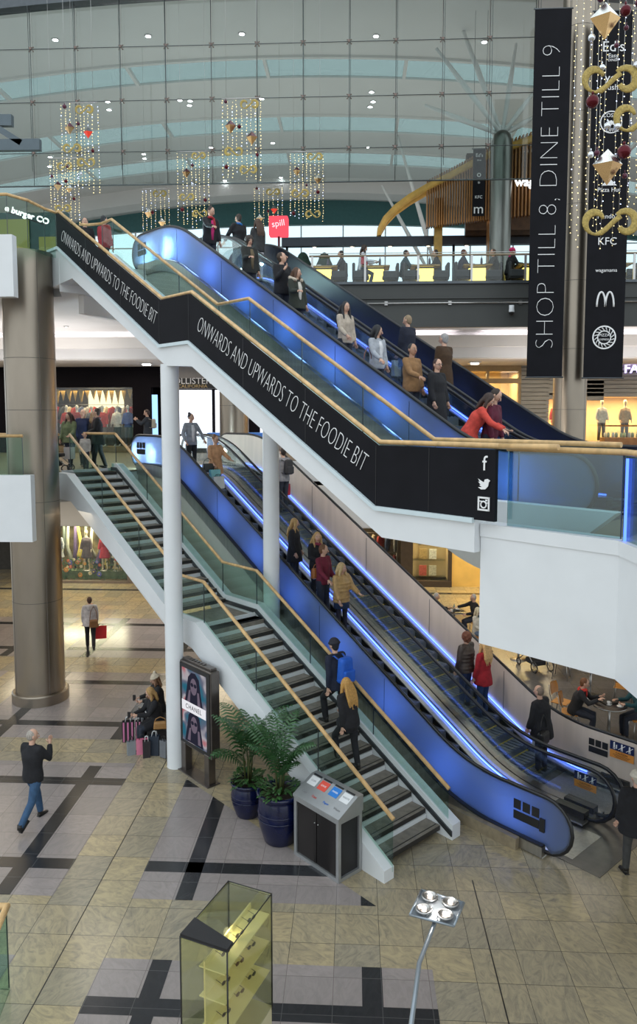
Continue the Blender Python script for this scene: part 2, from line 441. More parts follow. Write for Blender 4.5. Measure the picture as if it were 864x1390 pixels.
    if hem is not None and sit is not None:
        for hip, knee, ank, a in L:
            mb.tube([T(hip+V((0, 0, .03))), T(hip.lerp(knee, .55)), T(hip.lerp(knee, .85))], [.115*sc, .105*sc, .095*sc], 10)
    if kind == 'puffer':
        for j in range(6):
            q = pel+up*(-.09+.085*j); a, c = (.180, .134) if j != 2 else (.168, .126)
            mb.tube([T(q-up*.02), T(q), T(q+up*.02)], [(a*b*.9*sc, c*b*.9*sc), (a*b*1.05*sc, c*b*1.07*sc), (a*b*.9*sc, c*b*.9*sc)], 16, side=X)
    # collar
    mb.tube([T(pel+up*.47), T(neck+up*.02)], [(.075*sc, .075*sc), (.068*sc, .072*sc)], 12)
    remesh(mb, .020*sc, kind, tm, root, 2)
    if inner:
        mb = MB(); im = cloth('inner_%02d%02d%02d' % tuple(int(c*99) for c in inner), inner)
        fw = V((0, -up.z, -abs(up.y) if lean > 0 else 0)).normalized()
        o1 = [pel+up*t+fw*d for t, d in ((-.02, .118*b), (.14, .108*b), (.33, .122*b), (.45, .085*b))]
        mb.tube([T(p) for p in o1], [(.035*sc, .018*sc), (.045*sc, .022*sc), (.06*sc, .022*sc), (.04*sc, .022*sc)], 10, side=X)
        mb.build('shirt_front', im, None, loc=(0, 0, 0)).parent = root
    if skirt:
        mb = MB(); km = cloth('skirt_%02d%02d%02d' % tuple(int(c*99) for c in skirt[0]), skirt[0])
        mid = (L[0][1]+L[1][1])/2; tg = pel.lerp(V((0, mid.y*.8, mid.z)), skirt[1])
        mb.tube([T(pel+up*.04), T(pel), T(tg)], [(.17*sc, .13*sc), (.185*sc, .145*sc), (.20*sc, .165*sc)], 16, side=X)
        mb.build('skirt', km, None, loc=(0, 0, 0)).parent = root
    if scarf:
        mb = MB(); km = cloth('scarf_%02d%02d%02d' % tuple(int(c*99) for c in scarf), scarf)
        ring = [neck+up*(.0+.012*math.sin(q*2))+V((math.cos(q)*.078, math.sin(q)*.082-.008, 0)) for q in [2*PI*i/12 for i in range(13)]]
        mb.tube([T(p) for p in ring], .034*sc, 8)
        mb.tube([T(neck+V((.03, -.09, -.01))), T(neck+up*-.12+V((.04, -.135, 0))), T(neck+up*-.28+V((.045, -.15, 0)))], [(.035*sc, .02*sc)]*3, 8, side=X)
        mb.build('scarf', km, None, loc=(0, 0, 0)).parent = root
    # --- hair
    hcol, hs = hair; hm = mat('hair_%02d%02d%02d' % tuple(int(c*99) for c in hcol), hcol, .55, noise=.35, nscale=30, aniso=(3, 3, .6), bump=.4, bscale=60)
    def Hd(p): return T(hc)+R@(V(p)*sc)
    mb = MB()
    if hs != 'none':
        top_r = {'short': (.081, .092, .104), 'thin': (.079, .086, .098), 'bob': (.092, .100, .112), 'long': (.088, .098, .112), 'bun': (.080, .092, .106), 'curly': (.108, .112, .122), 'pony': (.081, .093, .106)}[hs]
        mb.ball(Hd((0, .020, .022 if hs != 'thin' else .010)), tuple(a*sc for a in top_r), R, 16, 12)
        if hs in ('long', 'bob'):
            ln = .36 if hs == 'long' else .17
            mb.tube([Hd((0, .05, .03)), Hd((0, .075, -.08)), T(hc+up*-(.08+ln*.5)+V((0, .105, 0))), T(hc+up*-(.08+ln)+V((0, .135 if hs == 'long' else .08, 0)))],
                    [(.082*sc, .06*sc), (.095*sc, .05*sc), (.105*sc, .042*sc), (.07*sc, .025*sc)], 12, side=X)
            for k in (-1, 1):
                mb.tube([Hd((k*.068, -.015, .05)), Hd((k*.088, -.012, -.04)), T(hc+up*-(.07+ln*.35)+V((k*.098, -.03, 0))), T(hc+up*-(.07+ln*.62)+V((k*.10, -.055, 0)))], [.028*sc, .032*sc, .032*sc, .016*sc], 8)
        if hs == 'long':
            hr_ = random.Random(int(hcol[0]*1000))
            for k in range(7):
                x = (k-3)*.030; q = .02*hr_.uniform(-1, 1)
                mb.tube([Hd((x*.8, .07, .04)), T(hc+up*-.12+V((x*1.2, .12, 0))), T(hc+up*-.26+V((x*1.25+q, .15, 0))), T(hc+up*-(.36+.08*hr_.random())+V((x*1.1-q, .15, 0)))], [.026*sc, .032*sc, .030*sc, .010*sc], 7)
        if hs == 'bun': mb.ball(Hd((0, .06, .115)), .045*sc, R)
        if hs == 'pony': mb.tube([Hd((0, .09, .05)), Hd((0, .14, 0)), Hd((0, .13, -.14))], [.03*sc, .034*sc, .015*sc], 8)
        if hs == 'short': mb.ball(Hd((0, .045, -.03)), (.068*sc, .055*sc, .07*sc), R)
        if hs == 'curly':
            for i in range(26):
                q = i*2.4; z = .11-.008*i
                rr = .085*math.sqrt(max(.1, 1-(z/.13)**2))
                if math.sin(q) > -.4: mb.ball(Hd((rr*math.cos(q), .03+rr*math.sin(q), z)), .035*sc)
        remesh(mb, .013*sc, 'hair', hm, root, 1)
    if hat:
        mb = MB(); km = cloth('hat_%02d%02d%02d' % tuple(int(c*99) for c in hat[0]), hat[0])
        mb.ball(Hd((0, .014, .05)), (.094*sc, .106*sc, .092*sc), R, 16, 10)
        mb.tube([Hd((.093*math.cos(q), .012+.104*math.sin(q), .042+.014*math.sin(q))) for q in [2*PI*i/14 for i in range(15)]], .018*sc, 8)
        if hat[1] == 'pom': mb.ball(Hd((0, .03, .155)), .042*sc, R)
        remesh(mb, .013*sc, 'hat', km, root, 1)
    if hood or fur:
        hcx = hood or tcol; km = cloth('hood_%02d%02d%02d' % tuple(int(c*99) for c in hcx), hcx)
        mb = MB()
        mb.tube([T(neck+V((math.cos(q)*.115, math.sin(q)*.10+.035, -.02+.045*math.sin(q)))) for q in [PI*(-.32)+PI*1.64*i/12 for i in range(13)]], [.028*sc]+[.05*sc]*11+[.028*sc], 8)
        mb.ball(T(neck+V((0, .13, -.04))), (.095*sc, .06*sc, .085*sc))
        o = remesh(mb, .016*sc, 'hood', km, root, 1)
        if fur:
            mb = MB(); km = mat('fur_trim', fur, .95, noise=.3, nscale=60, bump=.8, bscale=90)
            mb.tube([T(neck+V((math.cos(q)*.14, math.sin(q)*.125+.02, .035+.05*math.sin(q)))) for q in [PI*(-.36)+PI*1.72*i/14 for i in range(15)]], [.03*sc]+[.045*sc]*13+[.03*sc], 8)
            remesh(mb, .014*sc, 'fur_trim', km, root, 0)
    if glasses:
        mb = MB()
        for k in (-1, 1):
            mb.tube([Hd((k*.033+.020*math.cos(q), -.100, .006+.016*math.sin(q))) for q in [2*PI*i/10 for i in range(11)]], .0028*sc, 5)
            mb.tube([Hd((k*.053, -.098, .01)), Hd((k*.078, .0, .008))], .0025*sc, 5)
        mb.tube([Hd((-.013, -.10, .01)), Hd((.013, -.10, .01))], .0025*sc, 5)
        mb.build('glasses', BLACK, None, loc=(0, 0, 0)).parent = root
    # world hand positions
    Mz = Matrix.Rotation(rad(face), 3, 'Z')
    W = lambda p: V(at)+Mz@p
    root['_local'] = 1
    info = dict(root=root, hands=[W(p) for p in hands], back=W(T(pel+up*.30+V((0, .17, 0)))), hip=[W(T(pel+V((.22, 0, -.05)))), W(T(pel+V((-.22, 0, -.05))))],
                shoulder=[W(T(a[0])) for a in A], head=W(T(hc)), rot=Mz, sc=sc)
    PEOPLE.append(info)
    return info
def carrier_bag(label, hand_pt, col, size=(.30, .12, .34), rz=0, group=None, stripe=None, handle=.12, drop=0):
    """paper or plastic carrier hung from a hand"""
    w, d, h_ = size; hp = V(hand_pt)
    loc = hp-V((0, 0, handle+h_+drop))
    r = thing('shopping_bag', label, 'bag', loc, rz, group); r['_local'] = 1
    m = mat('carrier_%02d%02d%02d' % tuple(int(c*99) for c in col), col, .5, noise=.08, nscale=5, bump=.3, bscale=6)
    mb = MB(); a, b = w/2, d/2
    vs = [V((x*(a*.96 if z == 0 else a), y*(b if z == 0 else b*.75), z)) for z in (0, h_) for x, y in ((-1, -1), (1, -1), (1, 1), (-1, 1))]
    mb.add(vs, [(3, 2, 1, 0), (0, 1, 5, 4), (1, 2, 6, 5), (2, 3, 7, 6), (3, 0, 4, 7)])
    mb.add([V((x*a*.9, y*b*.7, h_*.93)) for x, y in ((-1, -1), (1, -1), (1, 1), (-1, 1))], [(0, 1, 2, 3)])
    if stripe:
        sm = mat('stripe_%02d%02d%02d' % tuple(int(c*99) for c in stripe), stripe, .5, noise=.05)
        mb.cur = 1
        for k in range(3):
            x = -a*.7+k*a*.7
            for y in (-1, 1): mb.box((x, y*(b*.88+.006), h_*.5), (w*.13, .004, h_*.96))
        o = mb.build('bag_body', [m, sm], None, loc=(0, 0, 0))
    else: o = mb.build('bag_body', m, None, loc=(0, 0, 0))
    o.parent = r
    for y in (-1, 1):
        hbm = MB(); hbm.tube([(-a*.45, y*b*.7, h_*.97), (-a*.35, y*b*.4, h_+handle*.8), (0, 0, h_+handle), (a*.35, y*b*.4, h_+handle*.8), (a*.45, y*b*.7, h_*.97)], .006, 5)
        q = hbm.build('handle', BLACK if sum(col) > .3 else WHITE, None, loc=(0, 0, 0)); q.parent = r
    return r
def handbag(label, top, col, size=(.30, .13, .22), rz=0, strap=.35, group=None):
    w, d, h_ = size; r = thing('handbag', label, 'bag', V(top)-V((0, 0, strap+h_)), rz, group); r['_local'] = 1
    m = mat('bag_%02d%02d%02d' % tuple(int(c*99) for c in col), col, .45, noise=.15, nscale=8)
    mb = MB(); mb.rbox((0, 0, h_/2), (w, d, h_), .03, seg=3, taper=.86); mb.rbox((0, -d*.46, h_*.62), (w*.8, .02, h_*.5), .008)
    mb.build('bag_body', m, None, loc=(0, 0, 0)).parent = r
    mb = MB(); mb.tube([(-w*.42, 0, h_*.9), (-w*.3, 0, h_+strap*.6), (0, 0, h_+strap), (w*.3, 0, h_+strap*.6), (w*.42, 0, h_*.9)], .009, 6)
    mb.build('strap', m, None, loc=(0, 0, 0)).parent = r
    return r
def backpack(label, back, rot, col, sc=1.):
    a = math.atan2(rot[1][0], rot[0][0])
    r = thing('backpack', label, 'backpack', V(back)-V((0, 0, .26*sc)), a); r['_local'] = 1
    m = mat('pack_%02d%02d%02d' % tuple(int(c*99) for c in col), col, .6, noise=.12, nscale=7, bump=.3, bscale=15)
    mb = MB(); mb.rbox((0, .06, .24*sc), (.31*sc, .19*sc, .46*sc), .06, seg=3, taper=.85); mb.build('main_compartment', m, None, loc=(0, 0, 0)).parent = r
    mb = MB(); mb.rbox((0, .165*sc, .15*sc), (.24*sc, .07*sc, .22*sc), .025, seg=3); mb.build('pocket', m, None, loc=(0, 0, 0)).parent = r
    for k in (-1, 1):
        mb = MB(); mb.tube([(k*.09, -.03, .42*sc), (k*.11, -.13, .47*sc), (k*.12, -.27, .40*sc), (k*.125, -.29, .22*sc), (k*.13, -.16, .08*sc), (k*.12, -.03, .05*sc)], [(.022, .008)]*6, 6, side=(1, 0, 0))
        mb.build('shoulder_strap', m, None, loc=(0, 0, 0)).parent = r
    return r
def handset(pt, label):
    mb = MB(); mb.rbox(V(pt)+V((0, 0, .03)), (.07, .012, .14), .005); o = mb.build('phone', BLACK); tag(o, label, 'phone'); return o
# ================================================================ setting
MID, TOP = 5.65, 11.0
def floor_mat(name, ca, cb, vein, rough=.16, tile=.611, org=(-3.9, .35), mortar=.012, mcol=(.08, .07, .06), vs=1.0):
    m = bpy.data.materials.new(name); m.use_nodes = True; nt = m.node_tree; N = nt.nodes.new; L = nt.links.new
    b = nt.nodes['Principled BSDF']; g = N('ShaderNodeNewGeometry')
    mp = N('ShaderNodeMapping'); mp.inputs['Location'].default_value = (-org[0]/tile, -org[1]/tile, 0); mp.inputs['Scale'].default_value = (1/tile,)*3
    L(g.outputs['Position'], mp.inputs[0])
    br = N('ShaderNodeTexBrick'); br.offset = 0; br.squash = 1
    br.inputs['Scale'].default_value = 1; br.inputs['Brick Width'].default_value = 1; br.inputs['Row Height'].default_value = 1
    br.inputs['Mortar Size'].default_value = mortar*.5; br.inputs['Mortar Smooth'].default_value = 0
    br.inputs['Color1'].default_value = (0, 0, 0, 1); br.inputs['Color2'].default_value = (1, 1, 1, 1); br.inputs['Mortar'].default_value = (0, 0, 0, 1)
    L(mp.outputs[0], br.inputs['Vector'])
    # per tile random
    fl = N('ShaderNodeVectorMath'); fl.operation = 'FLOOR'; L(mp.outputs[0], fl.inputs[0])
    wn = N('ShaderNodeTexWhiteNoise'); wn.noise_dimensions = '2D'; L(fl.outputs[0], wn.inputs['Vector'])
    mx = N('ShaderNodeMixRGB'); mx.inputs[1].default_value = (*ca, 1); mx.inputs[2].default_value = (*cb, 1); L(wn.outputs['Value'], mx.inputs[0])
    # veins, direction changes from tile to tile
    ro = N('ShaderNodeVectorRotate'); ro.rotation_type = 'Z_AXIS'; L(mp.outputs[0], ro.inputs['Vector'])
    mu = N('ShaderNodeMath'); mu.operation = 'MULTIPLY'; mu.inputs[1].default_value = 2.6; L(wn.outputs['Value'], mu.inputs[0]); L(mu.outputs[0], ro.inputs['Angle'])
    sc = N('ShaderNodeMapping'); sc.inputs['Scale'].default_value = (1.5*vs, 3.2*vs, 1); L(ro.outputs[0], sc.inputs[0])
    ns = N('ShaderNodeTexNoise'); ns.inputs['Scale'].default_value = 1.3; ns.inputs['Detail'].default_value = 6; ns.inputs['Distortion'].default_value = 1.9; ns.inputs['Roughness'].default_value = .68
    L(sc.outputs[0], ns.inputs['Vector'])
    cr = N('ShaderNodeValToRGB'); e = cr.color_ramp.elements; e[0].position = .40; e[0].color = (0, 0, 0, 1); e[1].position = .74; e[1].color = (1, 1, 1, 1)
    L(ns.outputs['Fac'], cr.inputs[0])
    m2 = N('ShaderNodeMixRGB'); m2.inputs[2].default_value = (*vein, 1); m2.inputs[0].default_value = .5
    fm = N('ShaderNodeMath'); fm.operation = 'MULTIPLY'; fm.inputs[1].default_value = .75; L(cr.outputs[0], fm.inputs[0]); L(fm.outputs[0], m2.inputs[0]); L(mx.outputs[0], m2.inputs[1])
    m3 = N('ShaderNodeMixRGB'); m3.inputs[2].default_value = (*mcol, 1); L(br.outputs['Fac'], m3.inputs[0]); L(m2.outputs[0], m3.inputs[1])
    mu.inputs[1].default_value = 2.6
    L(m3.outputs[0], b.inputs['Base Color']); b.inputs['Roughness'].default_value = rough
    MATS[name] = m; return m
FL_B = floor_mat('beige_marble_tiles', (.48, .385, .225), (.34, .295, .215), (.15, .14, .12))
FL_G = floor_mat('grey_pink_granite', (.35, .30, .285), (.28, .245, .235), (.23, .205, .195), rough=.2, mcol=(.17, .14, .13))
FL_D = floor_mat('black_granite', (.026, .027, .03), (.020, .021, .024), (.034, .034, .038), rough=.2, mcol=(.09, .09, .09))
mb = MB(); mb.bb((-32, -4, -.3), (32, 40, 0)); o = struct('floor', mb, FL_B)
def clip(poly, a, b, c):
    out = []; n = len(poly)
    for i in range(n):
        p, q = poly[i], poly[(i+1) % n]; dp, dq = a*p[0]+b*p[1]-c, a*q[0]+b*q[1]-c
        if dp <= 0: out.append(p)
        if dp*dq < 0: t = dp/(dp-dq); out.append((p[0]+t*(q[0]-p[0]), p[1]+t*(q[1]-p[1])))
    return out
trim_n = [0]
def trim(mb, m):
    trim_n[0] += 1; return struct('trim_%d' % trim_n[0], mb, m)
plots = MB(); strips = MB(); strips_b = MB()
for x0 in (-19.6, -14.1, -8.85, -3.3):
    w = 4.35
    for y0 in (-.6, 4.85, 10.32, 15.68, 21.2):
        if x0 > -4 and y0 > 15: 
            if x0 < 2: continue
        cut = x0 > -4 and y0 > 9
        if x0 > 2 and y0 < 15: continue
        R = [(x0, y0), (x0+w, y0), (x0+w, y0+4.25), (x0, y0+4.25)]
        if cut: R = clip(R, 1, 1, 10.67)
        if len(R) > 2: plots.prism(R, 0, .003)
        for k in (0, 1):
            sx = x0+.66+k*2.77; Q = [(sx, y0), (sx+.26, y0), (sx+.26, y0+4.25), (sx, y0+4.25)]
            sy = y0+.66+k*2.67; Q2 = [(x0, sy), (x0+w, sy), (x0+w, sy+.27), (x0, sy+.27)]
            if x0 == -8.85 and k == 1: Q = [(sx, y0), (sx+.26, y0), (sx+.26, y0+4.1), (sx, y0+4.1)]
            for q in (Q, Q2):
                if cut: q = clip(q, 1, 1, 10.67)
                if len(q) > 2: (strips if q is Q or q[0][0] == Q[0][0] and abs(q[0][1]-y0) < .01 and q is not Q2 else strips_b).prism(q, 0, .006 if q is Q else .0063)
trim(plots, FL_G); trim(strips, FL_D); trim(strips_b, FL_D)
mb = MB(); mb.bb((-3.905, -2, 0), (-3.893, 18, .004)); mb.bb((1.86, -2, 0), (1.875, 11, .004)); trim(mb, BLACKR)
mb = MB(); mb.prism([(1.2, 15.2), (5.5, 11.6), (14, 11.6), (14, 26.5), (1.2, 26.5)], 0, .004); trim(mb, floor_mat('cafe_stone', (.16, .15, .145), (.12, .112, .105), (.09, .085, .08), rough=.25))
mb = MB(); mb.bb((-20, 29.6, 0), (10, 29.85, .006)); trim(mb, FL_D)
# ---- first floor slab round the void
cl = [(-8.75, 16.55), (-8.75, 19.3), (-7.9, 19.3), (-3.8, 23.35), (-3.8, 26), (6.6, 26), (6.6, 13.85), P(5.1, 7.75).xy, (2.87, 8.06), (3.15, 3.0), (20, 3.0), (20, 33.5), (-20, 33.5), (-20, 16.55)]
cl = [tuple(p) for p in cl]
FLM = floor_mat('first_floor_tiles', (.26, .20, .13), (.20, .16, .11), (.16, .13, .09), rough=.5)
mb = MB(); mb.prism(cl, 4.9, MID-.03); struct('floor_slab_first', mb, WHITE)
mb = MB(); mb.prism(cl, MID-.03, MID); struct('floor_first_finish', mb, FLM)
# deep white parapet boxes
def parapet(name, pts, z0, z1, th=.22, m=WHITE, inset=1):
    """upright board along a plan polyline, thickness to one side"""
    mb = MB()
    for (a, b) in zip(pts, pts[1:]):
        a, b = V((*a, 0)), V((*b, 0)); d = (b-a).normalized(); n = V((-d.y, d.x, 0))*th*inset
        ps = [a, b, b+n, a+n]; mb.prism([(p.x, p.y) for p in ps], z0, z1)
    return struct(name, mb, m)
pb = [tuple(P(5.42, 7.68).xy), (2.87, 8.02), (3.15, 3.0)]
parapet('wall_parapet_right', pb, 4.32, 5.83)
mb = MB()
for a, b in zip(pb, pb[1:]):
    a, b = V((*a, 0)), V((*b, 0)); d = (b-a).normalized(); n = V((d.y, -d.x, 0))
    for (z0, z1, t) in ((5.70, 5.86, .018),):
        q = [a+n*t, b+n*t, b-n*.26, a-n*.26]; mb.prism([(p.x, p.y) for p in q], z0, z1)
trim(mb, WHITE)
parapet('wall_parapet_left', [(-20, 16.5), (-7.4, 16.5)], 4.3, 5.85)
# ---- back gallery soffits, ground floor bulkhead
mb = MB(); mb.bb((-20, 24, 3.55), (8.5, 24.25, 4.92)); struct('wall_bulkhead_ground', mb, WALLW)
mb = MB(); mb.bb((-20, 24.2, 3.5), (20, 33.5, 3.6)); struct('ceiling_ground_shops', mb, SOFFIT)
mb = MB(); mb.bb((-20, 33.5, 0), (20, 33.8, 10.2)); struct('wall_back', mb, mat('dark_back_wall', (.05, .045, .04), .8, noise=.2))
mb = MB(); mb.bb((-20, 27.0, 9.3), (20, 27.2, 10.2)); struct('wall_bulkhead_first', mb, WALLW)
mb = MB(); mb.bb((-20, 27.2, 9.28), (20, 33.5, 9.36)); struct('ceiling_first_shops', mb, SOFFIT)
mb = MB(); mb.bb((-20, 26.2, 9.62), (20, 26.34, 9.98)); mb.bb((-20, 26.2, 9.98), (20, 26.9, 10.02)); struct('ceiling_cove_first', mb, SOFFIT)
# ---- second floor slab
tl = [P(17.6, 7.55).xy, P(17.6, 13.6).xy, (-1.3, 24.0), (24, 24.0), (24, 33.6), (-20, 33.6), (-20, 16.35), (-8.62, 16.35), (-8.62, 18.55), (-7.36, 18.55)]
tl = [tuple(p) for p in tl]
mb = MB(); mb.prism(tl, 10.2, TOP); struct('floor_slab_second', mb, WALLW)
mb = MB(); mb.bb((-24, 33.6, 10.2), (24, 53, TOP)); struct('floor_food_court', mb, mat('food_court_floor', (.30, .28, .25), .3, noise=.1, nscale=3))
parapet('wall_fascia_second_left', [(-20, 16.3), (-7.55, 16.3)], 9.85, 11.2)
GREYF = mat('dark_grey_fascia', (.055, .058, .056), .55, noise=.08, nscale=1)
mb = MB(); mb.bb((-1.5, 23.86, 10.02), (24, 24.05, 11.42)); mb.bb((-1.5, 23.8, 10.9), (24, 23.9, 10.94)); struct('wall_fascia_second', mb, GREYF)
mb = MB(); mb.bb((-1.4, 23.78, 11.36), (24, 24.1, 11.44)); trim(mb, DKSTEEL)
# curved white bulkhead beneath the second-floor landing
mb = MB()
c0 = [P(17.7, 8.2), P(18.4, 9.5), P(18.9, 11.2), P(19.0, 13.0), V((-1.9, 24.2, 0))]
pts = [(p.x, p.y) for p in c0]
for (a, b) in zip(pts, pts[1:]):
    a, b = V((*a, 0)), V((*b, 0)); d = (b-a).normalized(); n = V((-d.y, d.x, 0))*.15
    mb.prism([(q.x, q.y) for q in (a, b, b+n, a+n)], 9.75, 10.3)
struct('ceiling_bulkhead_curved', mb, SOFFIT)
# ================================================================ columns
def steel_column(name, x, y, r, z0, z1, joints, ring=True):
    mb = MB(); mb.lathe([(r, z0), (r, z1)], (x, y, 0), 64)
    mb.cur = 1
    for j in joints: mb.lathe([(r, j-.008), (r+.003, j-.008), (r+.003, j+.008), (r, j+.008)], (x, y, 0), 64, False)
    for k in range(2):  # upright seams
        a = PI*(1.25+k*.5); mb.box((x+r*math.cos(a), y+r*math.sin(a), (z0+z1)/2), (.010, .010, z1-z0))
    mb.cur = 0
    if ring: mb.lathe([(r, z0+.27), (r+.06, z0+.27), (r+.09, z0+.24)], (x, y, 0), 64, False); mb.lathe([(r+.09, z0+.24), (r+.09, z0)], (x, y, 0), 64)
    return struct(name, mb, [COLST, mat('column_joint', (.16, .14, .12), .5, .6, noise=.1)])
steel_column('column_left', -7.98, 17.98, .60, 0, 11.15, (2.6, 5.1, 7.35, 8.6))
steel_column('column_right', 6.55, 22.9, .49, MID, 20.5, (7.4, 9.2, 11.2, 13.4, 16, 18.4), ring=True)
steel_column('column_back', -4.55, 27.9, .55, MID, 9.3, (7.6,), ring=False)
# ================================================================ wooden-railed glass balustrades
def balustrade(path, v, parent, zdrop, gaps=1.5, drop_end=None, top_off=.04, th=.014, breaks=None):
    """glass leaves under a (u, z) handrail path; each leaf its own part"""
    us = [p[0] for p in path]; u0, u1 = us[0], us[-1]
    for (a, za), (b, zb) in zip(path, path[1:]):
        L = b-a
        if abs(L) < .05: continue
        n = max(1, round(abs(L)/gaps))
        for i in range(n):
            p, q = a+L*i/n, a+L*(i+1)/n; g = .012*(1 if L > 0 else -1)
            zp, zq = za+(zb-za)*i/n, za+(zb-za)*(i+1)/n
            mb = MB(); mb.strip([(p+g, zp-top_off), (q-g, zq-top_off)], [(p+g, zp-zdrop), (q-g, zq-zdrop)], v-th/2, v+th/2)
            mb.build('glass_panel', GLASS, parent)
            e = MB(); e.strip([(q-.006, zq-top_off), (q+.006, zq-top_off)], [(q-.006, zq-zdrop), (q+.006, zq-zdrop)], v-th*.6, v+th*.6)
            if i < n: e.build('glass_edge', DKSTEEL, parent)
def rail(path, v, parent, r=.036, m=None, name='handrail'):
    mb = MB(); mb.tube([P(u, v, z) for u, z in path], r, 10); return mb.build(name, m or OAK, parent)
def treads(parent, u0, z0, n, rise, run, v0, v1, thick=.05):
    """open stone treads with dark nosings"""
    for i in range(n):
        z = z0+rise*(i+1); u = u0+run*i
        mb = MB(); mb.uvbox(u-.03, u+run+.03, v0, v1, z-thick, z)
        mb.cur = 1; mb.uvbox(u-.034, u+.0, v0, v1, z-thick-.035, z-.006); mb.uvbox(u+.03, u+.05, v0+.02, v1-.02, z, z+.002)
        mb.cur = 2; mb.uvbox(u+run-.05, u+run-.02, v0, v1, z-.03, z+rise*.45)
        mb.build('tread', [STONE_D, STONE_N, WHITE], parent)
# ---- lower stair: ground to first floor
ls = thing('staircase', 'lower staircase of dark stone treads between glass sides with oak handrails, from the ground', 'staircase', P(7.4, 9, 0))
lp = [(7.30, .98), (12.5, 3.84), (13.35, 3.84), (18.75, 6.72)]
lf = [(7.45, .86), (12.8, 3.80), (14.1, 3.80), (19.3, 6.70)]
rail(lp, 8.2, ls); rail(lf, 9.78, ls)
n = 16; run = (12.5-7.62)/15; rise = 2.8/16
treads(ls, 7.62, 0, 16, rise, run, 8.28, 9.72)
mb = MB(); mb.uvbox(12.5, 13.95, 8.28, 9.72, 2.72, 2.8); mb.uvbox(12.46, 12.52, 8.28, 9.72, 2.66, 2.8); mb.build('landing', STONE_D, ls)
run2 = (19.2-13.95)/15
treads(ls, 13.95, 2.8, 16, (MID-2.8)/16, run2, 8.28, 9.72)
def stringer(parent, v0, v1, top, bot, m=WHITE, name='stringer'):
    mb = MB(); mb.strip(top, bot, v0, v1); return mb.build(name, m, parent)
tn = [(7.32, .20), (7.5, .30), (12.55, 3.02), (13.5, 3.02), (18.6, 5.70), (19.3, 5.70)]
bn = [(7.32, 0), (7.78, .0), (12.7, 2.45), (13.3, 2.55), (18.4, 5.0), (19.3, 5.0)]
stringer(ls, 8.02, 8.24, tn, bn)
tf = [(7.34, .26), (7.5, .34), (12.75, 3.05), (14.0, 3.05), (19.2, 5.86), (19.5, 5.86)]
bf = [(7.34, 0), (7.8, 0), (12.9, 2.42), (14.1, 2.42), (19.2, 4.95), (19.5, 4.95)]
stringer(ls, 9.74, 9.96, tf, bf)
# dark string boards beside the treads
mb = MB(); mb.strip([(a, b-.10) for a, b in tf], [(a, b-.19) for a, b in tf], 9.71, 9.74); mb.build('string_board', DKSTEEL, ls)
balustrade([(7.30, .98), (12.5, 3.84), (13.35, 3.84), (18.75, 6.72)], 8.2, ls, .86, 1.75)
balustrade(lf, 9.78, ls, .80, 1.75)
# soffit closing the underside of the upper flight
mb = MB(); mb.strip([(12.9, 2.52), (13.75, 2.52), (18.75, 5.02)], [(12.9, 2.46), (13.75, 2.46), (18.75, 4.96)], 8.2, 8.5); mb.build('soffit_edge', WHITE, ls)
# ---- railings of the first floor at the stair head
def plan_rail(name, label, pts, z0, h, parent=None, gaps=1.4, m=None, posts=0, zb=0., wood=True, r=.036, group=None, glass=None):
    """glass balustrade along a plan polyline"""
    r0 = thing(name, label, 'balustrade', (*pts[0], z0), group=group)
    mb = MB(); mb.tube([(x, y, z0+h) for x, y in pts], r, 10); mb.build('handrail', m or OAK, r0)
    for a, b in zip(pts, pts[1:]):
        a, b = V((*a, 0)), V((*b, 0)); L = (b-a).length; n = max(1, round(L/gaps)); d = (b-a)/n; t = V((-d.y, d.x, 0)).normalized()*.007
        for i in range(n):
            p, q = a+d*(i+.01), a+d*(i+.99); g = MB()
            ps = [p+t, q+t, q-t, p-t]; g.prism([(s_.x, s_.y) for s_ in ps], z0+zb, z0+h-.03); g.build('glass_panel', glass or GLASS, r0)
            if posts:
                g = MB(); g.cyl((p.x, p.y, z0+zb-.02), (p.x, p.y, z0+h-.02), posts, 8); g.build('post', STEEL, r0)
            else:
                g = MB(); g.box((q.x, q.y, z0+(h+zb)/2), (.012, .012, h-zb-.05)); g.build('glass_edge', DKSTEEL, r0)
    return r0
plan_rail('balustrade', 'clear glass balustrade with oak rail along the first-floor edge beside the pushchair', [(-7.85, 19.33), (-8.7, 19.33), (-8.9, 19.5), (-14, 19.5)], MID, 1.06)
plan_rail('balustrade', 'short glass balustrade with oak rail at the white balcony beside the big steel column', [(-14, 16.6), (-7.6, 16.6)], MID, 1.1, zb=.2)
r0 = plan_rail('balustrade', 'short glass balustrade return with oak rail across the head of the lower staircase', [tuple(P(19.3, 9.78).xy), tuple(P(20.1, 9.2).xy)], MID, 1.06, gaps=.9)
r0 = plan_rail('balustrade', 'tall tinted glass balustrade with oak rail above the deep white parapet', [tuple(P(5.1, 7.75).xy), (2.93, 8.12), (3.2, 3.2)], 5.83, .98, gaps=1.15, glass=glassm('tinted_glass', (.62, .78, .80), .16))
mb = MB(); mb.bb((2.90, 7.98, 5.86), (2.925, 8.0, 6.75)); mb.build('light_strip', LEDB, r0)
for k in range(0):
    p = P(4.35-.26*k, 7.72, 6.55); mb = MB(); mb.ball(p, .016); mb.build('clamp', WHITE, r0)
# top balcony at the left edge
plan_rail('balustrade', 'glass balustrade with curving oak rail on the second-floor balcony above the steel column', [(-14, 16.45), (-7.7, 16.45), (-7.45, 16.9), (-7.35, 17.6), (-7.22, 17.95), tuple(P(17.64, 7.62).xy)], 11.02, 1.08)
